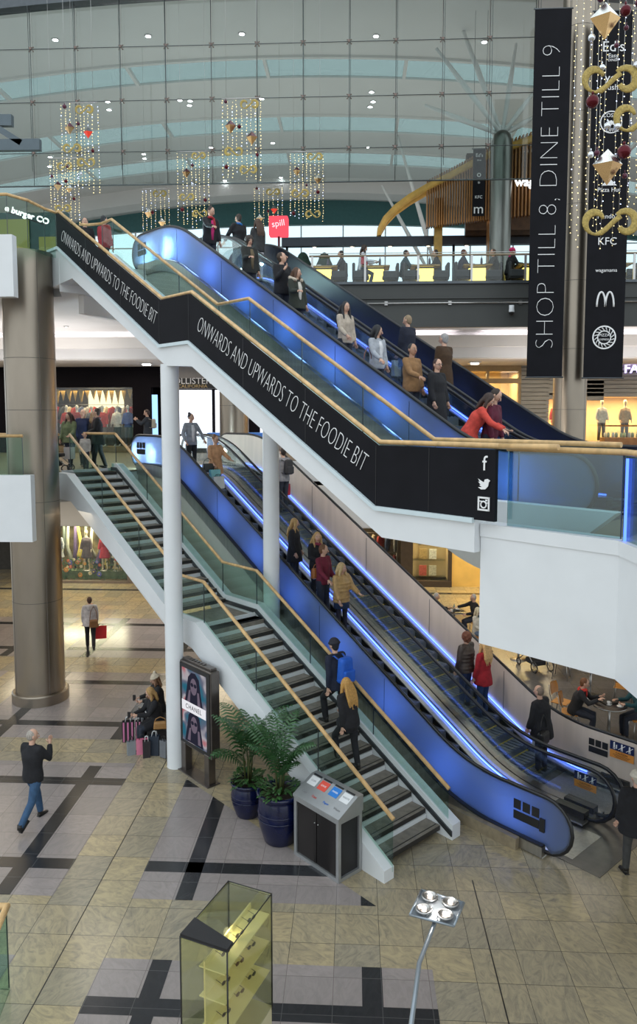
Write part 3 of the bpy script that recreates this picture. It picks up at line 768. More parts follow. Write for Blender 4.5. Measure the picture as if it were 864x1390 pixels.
# ================================================================ upper stair: first to second floor
us = thing('staircase', 'upper staircase with black lettered side panels and oak handrails, rising to the food court', 'staircase', P(7.1, 8.4, MID))
un = [(5.13, 6.84), (7.1, 6.84), (11.88, 9.50), (12.94, 9.50), (17.66, 12.10)]
uf = [(4.3, 6.84), (7.28, 6.84), (12.04, 9.55), (13.12, 9.55), (17.8, 12.2), (18.4, 12.2)]
rail(un, 7.62, us); rail([(4.35, 6.85), (5.13, 6.84)], 7.62, us)
rail(uf, 9.05, us)
mb = MB(); mb.tube([P(18.4, 9.05, 12.2), P(18.5, 8.75, 12.14), P(18.45, 8.5, 12.1)], .036, 10); mb.build('handrail_return', OAK, us)
drop = .92
mb = MB(); mb.strip([(u, z-.045) for u, z in un], [(u, z-drop-(.0 if i < 4 else -.06)) for i, (u, z) in enumerate(un)], 7.54, 7.60); bp = mb.build('side_panel', BANNER, us)
for u in (6.15, 7.1, 8.6, 10.2, 11.88, 12.94, 14.5, 16.1):
    z = zat(un, u); mb = MB(); mb.strip([(u-.004, z-.05), (u+.004, z-.05)], [(u-.004, z-drop), (u+.004, z-drop)], 7.536, 7.541); mb.build('panel_joint', BLACKR, us)
wt = [(5.43, 5.93), (7.1, 5.93), (11.88, 8.59), (12.94, 8.59), (17.6, 11.25), (18.2, 11.25)]
wb = [(5.43, 5.50), (7.0, 5.50), (11.84, 8.13), (12.75, 8.18), (16.9, 10.42), (18.2, 10.35)]
stringer(us, 7.56, 7.80, wt, wb)
mb = MB(); mb.strip([(a, b+.012) for a, b in wt], [(a, b-.05) for a, b in wt], 7.50, 7.56); mb.build('ledge', mat('pale_blue_ledge', (.60, .70, .74), .35, noise=.03), us)
wf = [(u, z-.86) for u, z in uf]
stringer(us, 8.98, 9.18, wf, [(5.0, 5.4), (7.5, 5.45), (12.2, 7.95), (13.25, 7.95), (17.5, 10.35), (18.4, 10.3)][:6])
mb = MB(); mb.strip([(a, b+.03) for a, b in wb], [(a, b) for a, b in wb], 7.8, 9.0); mb.build('soffit', WALLW, us)
treads(us, 7.3, MID, 15, (8.4-MID)/15, (11.95-7.3)/14.5, 7.82, 8.96)
mb = MB(); mb.uvbox(11.95, 13.0, 7.82, 8.96, 8.3, 8.4); mb.build('landing', STONE_D, us)
treads(us, 13.0, 8.4, 15, (TOP-8.4)/15, (17.6-13.0)/14.5, 7.82, 8.96)
balustrade(uf, 9.08, us, .84, 1.6)
# lettering on the black panels, as on the photograph
def on_slope(u, z, slope):
    o = P(u, 7.532, z); d = V((S, -S, -slope)).normalized()   # reading direction: down the slope
    return frame(o, d, V((0, 0, 1)))
sl = (9.50-6.84)/(11.88-7.1)
def slope_text(body, ua, ub, z_off, size, path):
    """text between ua (start, higher) and ub (end)"""
    um = (ua+ub)/2; z = zat(path, um)-z_off
    L = math.hypot((ua-ub), zat(path, ua)-zat(path, ub))
    M = on_slope(um, z, (zat(path, ua)-zat(path, ub))/(ua-ub))
    o = text(body, size, LETTER, 'lettering', us, M, .003, thin=-.012, sx=1.)
    xs = [v.co for v in o.data.vertices]
    # stretch to the measured length
    d = (M.to_3x3()@V((1, 0, 0))); c = M.translation-us.location
    w = max((v-c).dot(d) for v in xs)-min((v-c).dot(d) for v in xs)
    k = L/w
    for v in o.data.vertices:
        t = (v.co-c).dot(d); v.co += d*(t*(k-1))
    return o
slope_text('ONWARDS AND UPWARDS TO THE FOODIE BIT', 17.35, 13.05, .46, .40, un)
slope_text('ONWARDS AND UPWARDS TO THE FOODIE BIT', 11.55, 7.3, .44, .42, un)
# three round-cornered marks at the foot of the panel
Mi = lambda z: frame(P(5.28, 7.53, z), V((S, -S, 0)), V((0, 0, 1)))
text('f', .26, LETTER, 'letter_mark', us, Mi(6.62), .003)
mb = MB()   # bird mark
M = Mi(6.38)
def flat(pts, z=0.): return [M@V((x, y, z)) for x, y in pts]
bird = [(-.085, -.05), (-.03, -.045), (-.07, -.02), (-.045, -.02), (-.085, .02), (-.06, .015), (-.085, .055), (-.04, .03), (0, .015), (.01, .05), (.05, .06), (.09, .04), (.07, .02), (.06, -.03), (.02, -.07), (-.04, -.075)]
mb.add(flat(bird)+flat(bird, .006), [list(range(16))[::-1], list(range(16, 32))]+[(i, (i+1) % 16, 16+(i+1) % 16, 16+i) for i in range(16)]); mb.build('bird_mark', LETTER, us)
M = Mi(6.13); mb = MB()
for (x, y, w, h_) in ((0, .075, .17, .022), (0, -.075, .17, .022), (-.075, 0, .022, .17), (.075, 0, .022, .17), (.04, .045, .03, .02), (-.05, .03, .05, .012), (.055, .015, .04, .012)):
    mb.box(M@V((x, y, .003)), (w, h_, .006), M=M.to_3x3())
mb.tube([M@V((.04*math.cos(q), .04*math.sin(q)-.01, .004)) for q in [2*PI*i/16 for i in range(17)]], .010, 6); mb.build('camera_mark', LETTER, us)
# ================================================================ white support posts
for k, (u, v, zt, lab) in enumerate(((12.85, 7.70, 8.22, 'tall white round post carrying the upper staircase, standing beside the seated shoppers'), (12.75, 10.16, 7.98, 'white round post rising between the lower staircase and the escalators'))):
    p = P(u, v); mb = MB(); mb.lathe([(.19, 0), (.185, .03), (.18, zt)], (p.x, p.y, 0), 32); o = mb.build('column_white_post', WHITE, loc=(p.x, p.y, 0)); tag(o, lab, 'post', kind='structure')
# ================================================================ escalators
BLUEG = glassm('blue_lit_panel', (.30, .37, .50), .36, .24, body=.30, bcol=(.13, .18, .30), trans=.36, tcol=(.62, .75, 1.0))
DKPAN = mat('navy_steel_panel', (.010, .012, .022), .3, .0, noise=.1, nscale=2)
WARMP = mat('satin_steel_panel', (.66, .57, .50), .36, .0, noise=.06, nscale=1.5, aniso=(4, 4, .4))
STEPM = mat('escalator_step_metal', (.15, .17, .21), .45, .3, noise=.08, nscale=9)
STEPY = mat('yellow_step_line', (.62, .48, .04), .5, noise=.05)
CLAD = mat('cladding_off_white', (.52, .52, .49), .45, noise=.03)
SKIRT = mat('skirt_black', (.012, .013, .016), .3, .3, noise=.05)
LOGO = BLACK
LBLUE = (.20, .38, 1.)
def esc_paths(ub, ut, z0, z1, slope, ext, h=1.0):
    """handrail and step-line profiles; ub, ut: where the incline would meet the flats"""
    st = fillet([(ub-ext, z0), (ub, z0), (ut, z1), (ut+ext, z1)], 1.1, 8)
    hr = fillet([(ub-ext, z0+h), (ub-.12, z0+h), (ut-.12, z1+h), (ut+ext, z1+h)], 1.4, 8)
    return st, hr
def resample(path, us): return [(u, zat(path, u)) for u in us]
def newel(path, z0, z1, r=.46, h=1.0):
    """closed handrail loop: half rings at both ends"""
    a, b = path[0], path[-1]
    L = [(a[0]+.35, z0+h-2*r)]+[(a[0]-r*math.sin(q), z0+h-r-r*math.cos(q)) for q in [PI*i/10 for i in range(11)]]
    R = [(b[0]+r*math.sin(q), z1+h-r+r*math.cos(q)) for q in [PI*i/10 for i in range(11)]]+[(b[0]-.35, z1+h-2*r)]
    return L+path[1:-1]+R
def balus(parent, v, st, hr, z0, z1, m, th, low, hrname='handrail', panel=True, r=.46):
    """one balustrade: handrail loop and panel with rounded ends"""
    loop = newel(hr, z0, z1, r)
    mb = MB(); mb.tube([P(u, v, z) for u, z in loop], [(.028, .040)]*len(loop), 8, side=N_); mb.build(hrname, BLACKR, parent)
    a, b = hr[0][0], hr[-1][0]
    us = [a-r*math.sin(q) for q in [PI/2*i/6 for i in range(6, 0, -1)]]
    tops = []; bots = []
    for q in [PI/2*i/6 for i in range(6, 0, -1)]:
        tops.append((a-r*math.sin(q), z0+1-r+r*math.cos(q))); bots.append((a-r*math.sin(q), z0+1-r-r*math.cos(q)))
    for u, z in hr:
        tops.append((u, z)); bots.append((u, max(min(zat(st, u)+low, z-.3), z0+1-2*r) if u < a+.35 else zat(st, u)+low))
    for q in [PI/2*i/6 for i in range(1, 7)]:
        tops.append((b+r*math.sin(q), z1+1-r+r*math.cos(q))); bots.append((b+r*math.sin(q), z1+1-r-r*math.cos(q)))
    mb = MB(); mb.strip([(u, z-.02) for u, z in tops], bots, v-th/2, v+th/2); return mb.build('side_panel', m, parent)
N_ = V((S, S, 0))
def steps(parent, st, ub, ut, z0, z1, v0, v1, off=0.):
    """individual steps: tread, grooved riser and yellow edge line"""
    u = ub-.45+off; d = .345
    while u < ut+.5:
        z = zat(st, u+d/2)
        mb = MB(); mb.uvbox(u, u+d, v0, v1, z-.22, z-.02)
        for k in range(7): mb.uvbox(u+.01, u+d-.01, v0+.03+(v1-v0-.06)*k/7, v0+.03+(v1-v0-.06)*(k+.55)/7, z-.02, z)
        mb.cur = 1; mb.uvbox(u+d-.03, u+d, v0, v1, z-.02, z+.002)
        mb.build('step', [STEPM, STEPY], parent); u += d
def logo_blocks(parent, u, v, z, m=LOGO, k=1.):
    """mark of three squares over a bar"""
    mb = MB()
    for i in range(3): mb.uvbox(u-(i*.20)*k, u-(i*.20+.16)*k, v-.006, v+.0, z+.02*k, z+.21*k)
    mb.uvbox(u, u-.56*k, v-.006, v, z-.19*k, z-.02*k); mb.build('mark', m, parent)
def escalator(name, label, ub, ut, z0, z1, v0, v1, near, far, led_near=True, led_far=True, ext=1.55, off=0., near_low=.21, far_low=-.02, lights=None, exn=0., truss=True, clad=CLAD, truss_near=True):
    root = thing(name, label, 'escalator', P(ub, (v0+v1)/2, z0))
    st, hr = esc_paths(ub, ut, z0, z1, 0, ext)
    balus(root, v0, st, hr, z0, z1, near[0], near[1], near_low)
    balus(root, v1, st, hr, z0, z1, far[0], far[1], far_low)
    sv0, sv1 = v0+.24, v1-.24
    steps(root, st, ub, ut, z0, z1, sv0, sv1, off)
    for (a, b, nm) in ((v0+.03, sv0, 0), (sv1, v1-.03, 1)):
        mb = MB(); mb.strip([(u, z+.05) for u, z in st], [(u, z-.25) for u, z in st], a if nm else b-.02, a+.02 if nm else b); mb.build('skirt', SKIRT, root)
        mb = MB(); mb.strip([(u, z+.075) for u, z in st], [(u, z+.045) for u, z in st], a, b); mb.build('deck', STEEL, root)
    inc = [p for p in st if ub-1.2 < p[0] < ut+1.2]
    for k, (vv, on) in enumerate(((v0+.055, led_near), (v1-.055, led_far))):
        if on:
            mb = MB(); mb.strip([(u, z+.125) for u, z in inc], [(u, z+.085) for u, z in inc], vv-.010, vv+.010); mb.build('light_strip', LEDB, root)
            mb = MB(); mb.strip([(u, z+.108) for u, z in inc], [(u, z+.100) for u, z in inc], vv-.0105, vv+.0105); mb.build('light_strip_core', LEDW, root)
    # landing plates with combs
    for (a, b, z) in ((ub-ext-.35, ub-.45, z0), (ut+.5, ut+ext+.5, z1)):
        mb = MB(); mb.uvbox(a, b, sv0, sv1, z-.04, z+.012); mb.build('comb_plate', STEEL, root)
    if truss:
        tp = [(ub-ext+.3, z0+.0), (ub-.3, z0+.0), (ub, z0+.02), (ut, z1+.0), (ut+ext, z1+.0)]
        bt = [(ub-ext+.3, z0-.75), (ub-.3, z0-.75), (ub+1.0, z0-.55), (ut+.9, z1-.95), (ut+ext, z1-.95)]
        if z0 == 0: bt = [(a, max(b, -.02)) for a, b in bt]
        mb = MB(); mb.strip([(a, b-.28) for a, b in tp], bt, v0+.10, v1-.02); mb.build('truss_cladding', clad, root)
    # rubber inlet boxes at both newels
    for vv in (v0, v1):
        mb = MB(); mb.uvbox(ub-ext+.05, ub-ext+.62, vv-.09, vv+.09, z0, z0+.2); mb.build('handrail_inlet', BLACKR, root)
    return root, st, hr
UBL, UTL = 7.75, 17.55
# lower pair: ground to first floor
e1, st1, hr1 = escalator('escalator', 'descending lower escalator with blue lit side panel, beside the glass-sided staircase', UBL, UTL, 0, MID, 10.5, 11.95, (BLUEG, .05), (CLEAR, .014), led_near=False, ext=1.72)
e2, st2, hr2 = escalator('escalator', 'ascending lower escalator with blue steps and satin steel outer side, by the cafe', UBL, UTL, 0, MID, 12.22, 13.6, (CLEAR, .014), (WARMP, .05), led_near=False, ext=1.75, off=.17)
mb = MB(); mb.strip([(u, z+.09) for u, z in st1], [(u, z-.1) for u, z in st1], 11.97, 12.20); mb.build('centre_deck', STEEL, e1)
# steel trim, outer cladding and stone plinth on the side facing the stair
mb = MB(); mb.strip([(u, z+.19) for u, z in st1], [(u, max(.02, z-.12)) for u, z in st1], 10.38, 10.50); mb.build('outer_trim', STEEL, e1)
mb = MB(); mb.strip([(u, z+.215) for u, z in st1], [(u, z+.185) for u, z in st1], 10.39, 10.50); mb.build('trim_joint', BLACKR, e1)
mb = MB(); mb.strip([(u, max(.02, z-.11)) for u, z in st1], [(u, max(.0, z-1.75)) for u, z in st1], 10.42, 10.54); mb.build('outer_cladding', CLAD, e1)
mb = MB(); mb.uvbox(6.45, 13.4, 10.28, 10.44, 0, .20); mb.build('stone_plinth', mat('beige_stone', (.26, .21, .14), .35, noise=.25, nscale=6), e1)
for k, u in enumerate((9.6, 11.5, 13.4, 15.3, 17.2)):
    z = zat(st1, u); mb = MB(); mb.strip([(u-.004, z+.98), (u+.004, z+.98)], [(u-.004, z+.22), (u+.004, z+.22)], 10.468, 10.474); mb.build('panel_joint', DKSTEEL, e1)
for e, st_, v, off in ((e2, st2, 13.57, 0),):
    for u in (8.9, 11.0, 13.1, 15.2, 17.0):
        z = zat(st_, u); mb = MB(); mb.strip([(u-.004, z+.98), (u+.004, z+.98)], [(u-.004, z), (u+.004, z)], v-.008, v-.002); mb.build('panel_joint', DKSTEEL, e2)
logo_blocks(e1, 6.62, 10.468, .60, k=.86)
logo_blocks(e1, 19.35, 10.468, MID+.62, k=.86)
mb = MB(); mb.uvbox(6.03, 6.12, 10.44, 10.475, .42, .64); mb.build('stop_switch_box', BLACK, e1)
logo_blocks(e2, 6.9, 13.565, .66, k=.7)
# safety stickers
SIGNB = mat('sign_navy', (.012, .022, .09), .4, noise=.05); SIGNO = mat('sign_orange', (.75, .30, .06), .4, noise=.05)
def safety(parent, u, v, z, k=1.):
    M = frame(P(u, v-.012, z), V((S, -S, 0)), V((0, 0, 1)))
    def bx(x, y, w, h_, m, d=.002, nm='safety_sticker'):
        mb = MB(); mb.box(M@V((x*k, y*k, d)), (w*k, h_*k, .003), M=M.to_3x3()); mb.build(nm, m, parent)
    bx(0, .09, .50, .18, SIGNB); bx(0, -.085, .50, .16, SIGNO)
    mb = MB()
    for i, x in enumerate((-.16, .0, .16)):
        mb.ball(M@V((x*k, .145*k, .006)), .018*k); mb.box(M@V((x*k, .095*k, .006)), (.035*k, .07*k, .003), M=M.to_3x3())
        mb.box(M@V(((x-.012)*k, .045*k, .006)), (.012*k, .05*k, .003), M=M.to_3x3()); mb.box(M@V(((x+.014)*k, .045*k, .006)), (.012*k, .05*k, .003), M=M.to_3x3())
        if i == 0: mb.ball(M@V(((x+.05)*k, .11*k, .006)), .012*k); mb.box(M@V(((x+.05)*k, .07*k, .006)), (.022*k, .06*k, .003), M=M.to_3x3())
        else:
            mb.box(M@V((x*k, .09*k, .008)), (.012*k, .18*k, .003), M=(M.to_3x3()@Matrix.Rotation(-.9, 3, 'Z')))
    mb.build('pictogram', LETTER, parent)
    text('CAUTION', .055*k, BLACK, 'lettering', parent, M@Matrix.Translation((0, -.05*k, .006)), .001)
    for j in range(3):
        mb = MB(); mb.box(M@V((0, (-.09-.025*j)*k, .005)), ((.36-.06*j)*k, .007*k, .002), M=M.to_3x3()); mb.build('small_print', BLACK, parent)
safety(e2, 6.25, 12.21, .60, .85)
safety(e2, 6.22, 13.56, .74, .95)
# steel floor plate before the lower escalators
mb = MB(); q = [P(6.4, 10.62), P(5.15, 10.62), P(5.15, 13.4), P(6.4, 13.4)]; mb.prism([(p.x, p.y) for p in q], 0, .008); trim(mb, mat('floor_steel_plate', (.20, .19, .18), .32, .7, noise=.1))
# blue lamps inside the balustrades
ROTN = (PI/2, 0, math.radians(135))
for i in range(8):
    u = 6.7+i*1.4; light('balustrade_lamp', 'SPOT', P(u, 11.05, zat(st1, u)+.55), 25, LBLUE, .3, rot=ROTN, spot=165)
light('balustrade_lamp', 'POINT', P(18.6, 10.85, MID+.5), 130, (.75, .90, 1), .035); light('balustrade_lamp', 'POINT', P(19.5, 10.85, MID+.5), 110, (.75, .90, 1), .035)
light('balustrade_lamp', 'POINT', P(16.7, 10.35, TOP+.45), 130, (.66, .95, 1), .035); light('balustrade_lamp', 'POINT', P(17.7, 10.35, TOP+.45), 130, (.66, .95, 1), .035)
# upper pair: first to second floor
UBU, UTU = 7.15, 16.42
e3, st3, hr3 = escalator('escalator', 'descending upper escalator with blue lit side panel, beside the upper staircase', UBU, UTU, MID, TOP, 10.0, 11.42, (BLUEG, .05), (CLEAR, .014), led_near=False, ext=1.6)
e4, st4, hr4 = escalator('escalator', 'ascending upper escalator with navy outer side, beneath the food court rail', UBU, UTU, MID, TOP, 11.68, 13.05, (CLEAR, .014), (DKPAN, .05), ext=1.5, off=.2)
mb = MB(); mb.strip([(u, z+.09) for u, z in st3], [(u, z-.1) for u, z in st3], 11.44, 11.66); mb.build('centre_deck', STEEL, e3)
mb = MB(); mb.strip([(u, z+.19) for u, z in st3], [(u, z-.10) for u, z in st3], 9.88, 10.0); mb.build('outer_trim', STEEL, e3)
mb = MB(); mb.strip([(u, z-.09) for u, z in st3], [(u, z-1.0) for u, z in st3], 9.92, 10.04); mb.build('outer_cladding', CLAD, e3)
logo_blocks(e3, 18.15, 9.968, TOP+.60, k=.8)
for u in (8.6, 10.5, 12.4, 14.3, 16.2):
    z = zat(st3, u); mb = MB(); mb.strip([(u-.004, z+.98), (u+.004, z+.98)], [(u-.004, z+.22), (u+.004, z+.22)], 9.968, 9.974); mb.build('panel_joint', DKSTEEL, e3)
for i in range(8):
    u = 6.4+i*1.4; light('balustrade_lamp', 'SPOT', P(u, 10.5, zat(st3, u)+.55), 38, LBLUE, .25, rot=ROTN, spot=165)
# ================================================================ ground-floor objects
def local(root, mb, name, m):
    o = mb.build(name, m, None, loc=(0, 0, 0)); o.parent = root; return o
# ---- advertising screen, facing the open floor
c = P(12.15, 7.72); tot = thing('advertising_totem', 'black framed upright advertising screen on two steel legs beside the potted palms', 'screen', (c.x, c.y, 0), math.radians(-45)); tot['_local'] = 1
TFR = mat('totem_frame', (.16, .14, .13), .3, .8, noise=.1)
mb = MB()
for x in (-.42, .42): mb.rbox((x, .06, .30), (.16, .16, .62), .01)
mb.rbox((0, .06, .01), (1.1, .3, .02), .005); local(tot, mb, 'leg', TFR)
mb = MB(); mb.rbox((0, .10, 1.42), (1.16, .20, 1.74), .015); mb.rbox((0, .12, 2.31), (1.02, .14, .05), .01)
for k in range(6): mb.box((-.3+k*.1, .1, 2.345), (.05, .08, .01))
local(tot, mb, 'housing', TFR)
mb = MB(); mb.box((0, -.006, 1.42), (1.08, .012, 1.66)); local(tot, mb, 'bezel', BLACK)
def screen_mat():
    m = bpy.data.materials.new('screen_picture'); m.use_nodes = True; nt = m.node_tree; N = nt.nodes.new; L = nt.links.new; nt.nodes.clear()
    o = N('ShaderNodeOutputMaterial'); e = N('ShaderNodeEmission'); e.inputs[1].default_value = .75; tc = N('ShaderNodeTexCoord')
    n = N('ShaderNodeTexNoise'); n.inputs['Scale'].default_value = 3.2; n.inputs['Detail'].default_value = 1; L(tc.outputs['Object'], n.inputs['Vector'])
    r = N('ShaderNodeValToRGB'); el = r.color_ramp.elements; el[0].position = .36; el[0].color = (.03, .16, .24, 1); el[1].position = .68; el[1].color = (.55, .10, .12, 1)
    q = el.new(.5); q.color = (.16, .17, .24, 1); q = el.new(.58); q.color = (.50, .48, .52, 1)
    L(n.outputs['Color'], r.inputs[0]); L(r.outputs[0], e.inputs[0]); L(e.outputs[0], o.inputs[0]); return m
mb = MB(); mb.box((0, -.014, 1.42), (.86, .006, 1.50)); local(tot, mb, 'display', screen_mat())
PH = emis('screen_hair', (.02, .02, .035), 1.); PF = emis('screen_face', (.14, .11, .15), 1.); PW = emis('screen_white', (.80, .80, .84), 1.)
for zc in (1.80, 1.02):
    def sh(pts, m, y, nm):
        mb = MB(); n = len(pts); mb.add([(x, y, zc+z) for x, z in pts]+[(x, y+.002, zc+z) for x, z in pts], [list(range(n)), list(range(n, 2*n))[::-1]]); local(tot, mb, nm, m)
    ov = lambda cx, cz, a, b: [(cx+a*math.cos(t), cz+b*math.sin(t)) for t in [2*PI*i/20 for i in range(20)]]
    sh([(-.34, -.34), (-.26, -.05), (-.20, .22), (-.08, .33), (.06, .34), (.19, .24), (.24, .0), (.32, -.34)], PH, -.019, 'picture')
    sh(ov(.0, .06, .115, .17), PF, -.022, 'picture')
    sh(ov(-.055, .09, .05, .04), PH, -.024, 'picture'); sh(ov(.06, .09, .05, .04), PH, -.024, 'picture')
    sh([(-.24, -.30), (-.17, -.05), (-.11, -.02), (-.14, -.30)], PF, -.023, 'picture'); sh([(.24, -.30), (.19, -.02), (.13, -.02), (.14, -.30)], PF, -.023, 'picture')
mb = MB(); mb.box((0, -.026, 1.41), (.86, .004, .20)); local(tot, mb, 'caption_band', PW)
o = text('CHANEL', .135, BLACK, 'lettering', None, Matrix.Translation((0, -.031, 1.41))@Matrix.Rotation(PI/2, 4, 'X'), .001, spacing=1.15); o.parent = tot
# ---- recycling station
c = P(8.32, 7.75); rb = thing('recycling_bin', 'grey steel recycling station with black doors and coloured labels at the stair foot', 'bin', (c.x, c.y, 0), math.radians(-45)); rb['_local'] = 1
BS = mat('bin_grey_metal', (.40, .41, .42), .35, .6, noise=.06)
w, d = 1.06, .52; mb = MB()
for x in (-1, 1):
    for y in (-1, 1): mb.rbox((x*(w/2-.03), y*(d/2-.03), .50), (.06, .06, 1.0), .006)
for z in (.03, .97):
    for y in (-1, 1): mb.box((0, y*(d/2-.03), z), (w-.06, .056, .055))
    for x in (-1, 1): mb.box((x*(w/2-.03), 0, z), (.056, d-.06, .055))
local(rb, mb, 'frame', BS)
mb = MB(); mb.box((0, 0, .5), (w-.09, d-.09, .9)); local(rb, mb, 'cabinet', BLACK)
for x in (-.235, .235):
    mb = MB(); mb.rbox((x, -d/2+.035, .5), (.455, .02, .86), .004); local(rb, mb, 'door', mat('gloss_black', (.01, .008, .008), .2, noise=.1))
for x in (-.02, .02):
    mb = MB(); mb.ball((x*2, -d/2+.02, .74), .012); local(rb, mb, 'lock', STEEL)
mb = MB(); a, b = w/2+.01, d/2+.01
vs = [V((x, y, z)) for x in (-a, a) for y, z in ((-b, 1.0), (-b, 1.04), (b*.55, 1.26), (b, 1.26), (b, 1.0))]
mb.add(vs, [(0, 1, 2, 3, 4), (9, 8, 7, 6, 5)]+[(i, i+5, (i+1) % 5+5, (i+1) % 5) for i in range(5)]); local(rb, mb, 'sloped_top', BS)
sa = math.atan2(.22, b*1.55); Mt = Matrix.Translation((0, -b, 1.04))@Matrix.Rotation(sa, 4, 'X')
def lab(x, y, w_, h_, col, lift=.003, nm='label', body=None, tcol=None, ts=.05):
    m = mat('label_%02d%02d%02d' % tuple(int(q*99) for q in col), col, .45, noise=.03)
    mb = MB(); mb.box(Mt@V((x, y, lift)), (w_, h_, .004), M=Mt.to_3x3()); local(rb, mb, nm, m)
    if body:
        o = text(body, ts, tcol, 'lettering', None, Mt@Matrix.Translation((x, y, lift+.003)), .001); o.parent = rb
TRED = mat('print_red', (.6, .04, .03), .5); TBLU = mat('print_blue', (.02, .16, .6), .5); TG = mat('print_grey', (.25, .25, .26), .5); TW = LETTER
for x, col, bd, tc in ((-.38, (.72, .73, .74), 'CUPS', TG), (-.14, (.72, .08, .05), 'CANS', TW), (.13, (.02, .20, .62), 'PAPER', TW), (.38, (.74, .75, .76), 'WASTE', TG)):
    lab(x, .36, .19, .17, col, body=bd, tcol=tc, ts=.045); mb = MB(); mb.box(Mt@V((x, .475, .004)), (.19, .03, .006), M=Mt.to_3x3()); local(rb, mb, 'slot', BLACK)
for x, bd, tc in ((-.38, 'Cups', TG), (-.14, 'Cans', TRED), (.13, 'Paper', TBLU), (.38, 'Waste', TG)):
    o = text(bd, .055, tc, 'lettering', None, Mt@Matrix.Translation((x, .13, .003)), .001); o.parent = rb
# ---- potted palms
POT = mat('cobalt_glaze', (.004, .007, .040), .2, noise=.3, nscale=4, coat=.1)
SOIL = mat('soil', (.03, .02, .012), .9, noise=.4, nscale=20)
LEAF = mat('palm_leaf', (.028, .088, .026), .42, noise=.4, nscale=6)
LEAF2 = mat('broad_leaf', (.030, .095, .022), .38, noise=.45, nscale=9)
def palm(label, loc, r, h, fh, nf, seed, group):
    rd = random.Random(seed)
    root = thing('potted_palm', label, 'plant', loc, group=group); root['_local'] = 1
    mb = MB(); mb.lathe([(0, 0), (r*.66, 0), (r*.72, .03), (r*.93, h*.35), (r*1.0, h*.62), (r*.93, h*.86), (r*.90, h*.90), (r*1.02, h*.93), (r*1.04, h*.98), (r*1.0, h), (r*.9, h), (r*.86, h*.93), (r*.84, h*.9)], seg=36)
    local(root, mb, 'pot', POT)
    for z in (.62, .50):
        mb = MB(); mb.lathe([(r*.995, h*z-.012), (r*1.012, h*z), (r*.995, h*z+.012)], seg=36); local(root, mb, 'pot_ridge', POT)
    mb = MB(); mb.lathe([(0, h*.93), (r*.87, h*.92)], seg=24); local(root, mb, 'soil', SOIL)
    for k in range(4):
        a = k*1.7; mb = MB(); mb.tube([(.04*math.cos(a), .04*math.sin(a), h*.9), (.07*math.cos(a), .07*math.sin(a), h+fh*.22), (.10*math.cos(a+.3), .10*math.sin(a+.3), h+fh*.4)], [.022, .017, .012], 7); local(root, mb, 'stem', mat('palm_stem', (.06, .07, .02), .6, noise=.3))
    for i in range(nf):
        a = i*2.399+rd.uniform(-.3, .3); el = rd.uniform(.85, 1.42); ln = fh*rd.uniform(.50, .85)
        z0 = h+fh*rd.uniform(.12, .40); mb = MB(); pts = []; N = 12
        for j in range(N+1):
            t = j/N; e = el-t*t*rd.uniform(1.15, 1.35)*.95
            if j == 0: p = V((.05*math.cos(a), .05*math.sin(a), z0))
            else: p = pts[-1]+V((math.cos(a)*math.cos(e), math.sin(a)*math.cos(e), math.sin(e)))*(ln/N)
            pts.append(p)
        mb.tube(pts, [.007*(1-.7*j/N) for j in range(N+1)], 5)
        side = V((-math.sin(a), math.cos(a), 0))
        NL = 15
        for j in range(2, NL+1):
            t = j/NL; k = int(t*N); p = pts[min(k, N)].lerp(pts[min(k+1, N)], t*N-k); tg = (pts[min(k+1, N)]-pts[max(k-1, 0)]).normalized()
            L = fh*.17*math.sin(PI*min(1, .15+t*.86))+.04
            for s_ in (-1, 1):
                dr = (side*s_*.86+tg*.62+V((0, 0, -.18))).normalized(); q = p+dr*L*.5+V((0, 0, .01)); e = p+dr*L+V((0, 0, -L*.28))
                wv = tg*.017
                mb.add([p-wv, p+wv, q+wv*1.2, q-wv*1.2, e], [(0, 1, 2, 3), (3, 2, 4)])
        local(root, mb, 'frond', LEAF)
    mb = MB()
    for i in range(130):
        a = rd.uniform(0, 2*PI); rr = r*rd.uniform(.2, .95); p = V((rr*math.cos(a), rr*math.sin(a), h*.92+rd.uniform(.02, .20)*(1.2-rr/r)+.03)); L = rd.uniform(.10, .18)
        o_ = V((math.cos(a+rd.uniform(-.6, .6)), math.sin(a+rd.uniform(-.6, .6)), rd.uniform(-.3, .7))).normalized(); s_ = o_.cross(V((0, 0, 1))).normalized()*.026
        mb.add([p, p+o_*L*.4+s_, p+o_*L*.4-s_+V((0, 0, .006)), p+o_*L*.75+s_*.8, p+o_*L*.75-s_*.8, p+o_*L+V((0, 0, -.02))], [(0, 1, 2), (1, 3, 4, 2), (3, 5, 4)])
    o = local(root, mb, 'underplanting', LEAF2); o['kind'] = 'stuff'
p = P(9.34, 7.60); palm('tall palm in a glossy cobalt blue pot standing against the recycling station', (p.x, p.y, 0), .385, .88, 1.25, 12, 3, 'palms in cobalt pots')
p = P(10.35, 7.68); palm('taller feathery palm in a cobalt blue pot standing beside the advertising screen', (p.x, p.y, 0), .31, .64, 1.5, 13, 5, 'palms in cobalt pots')
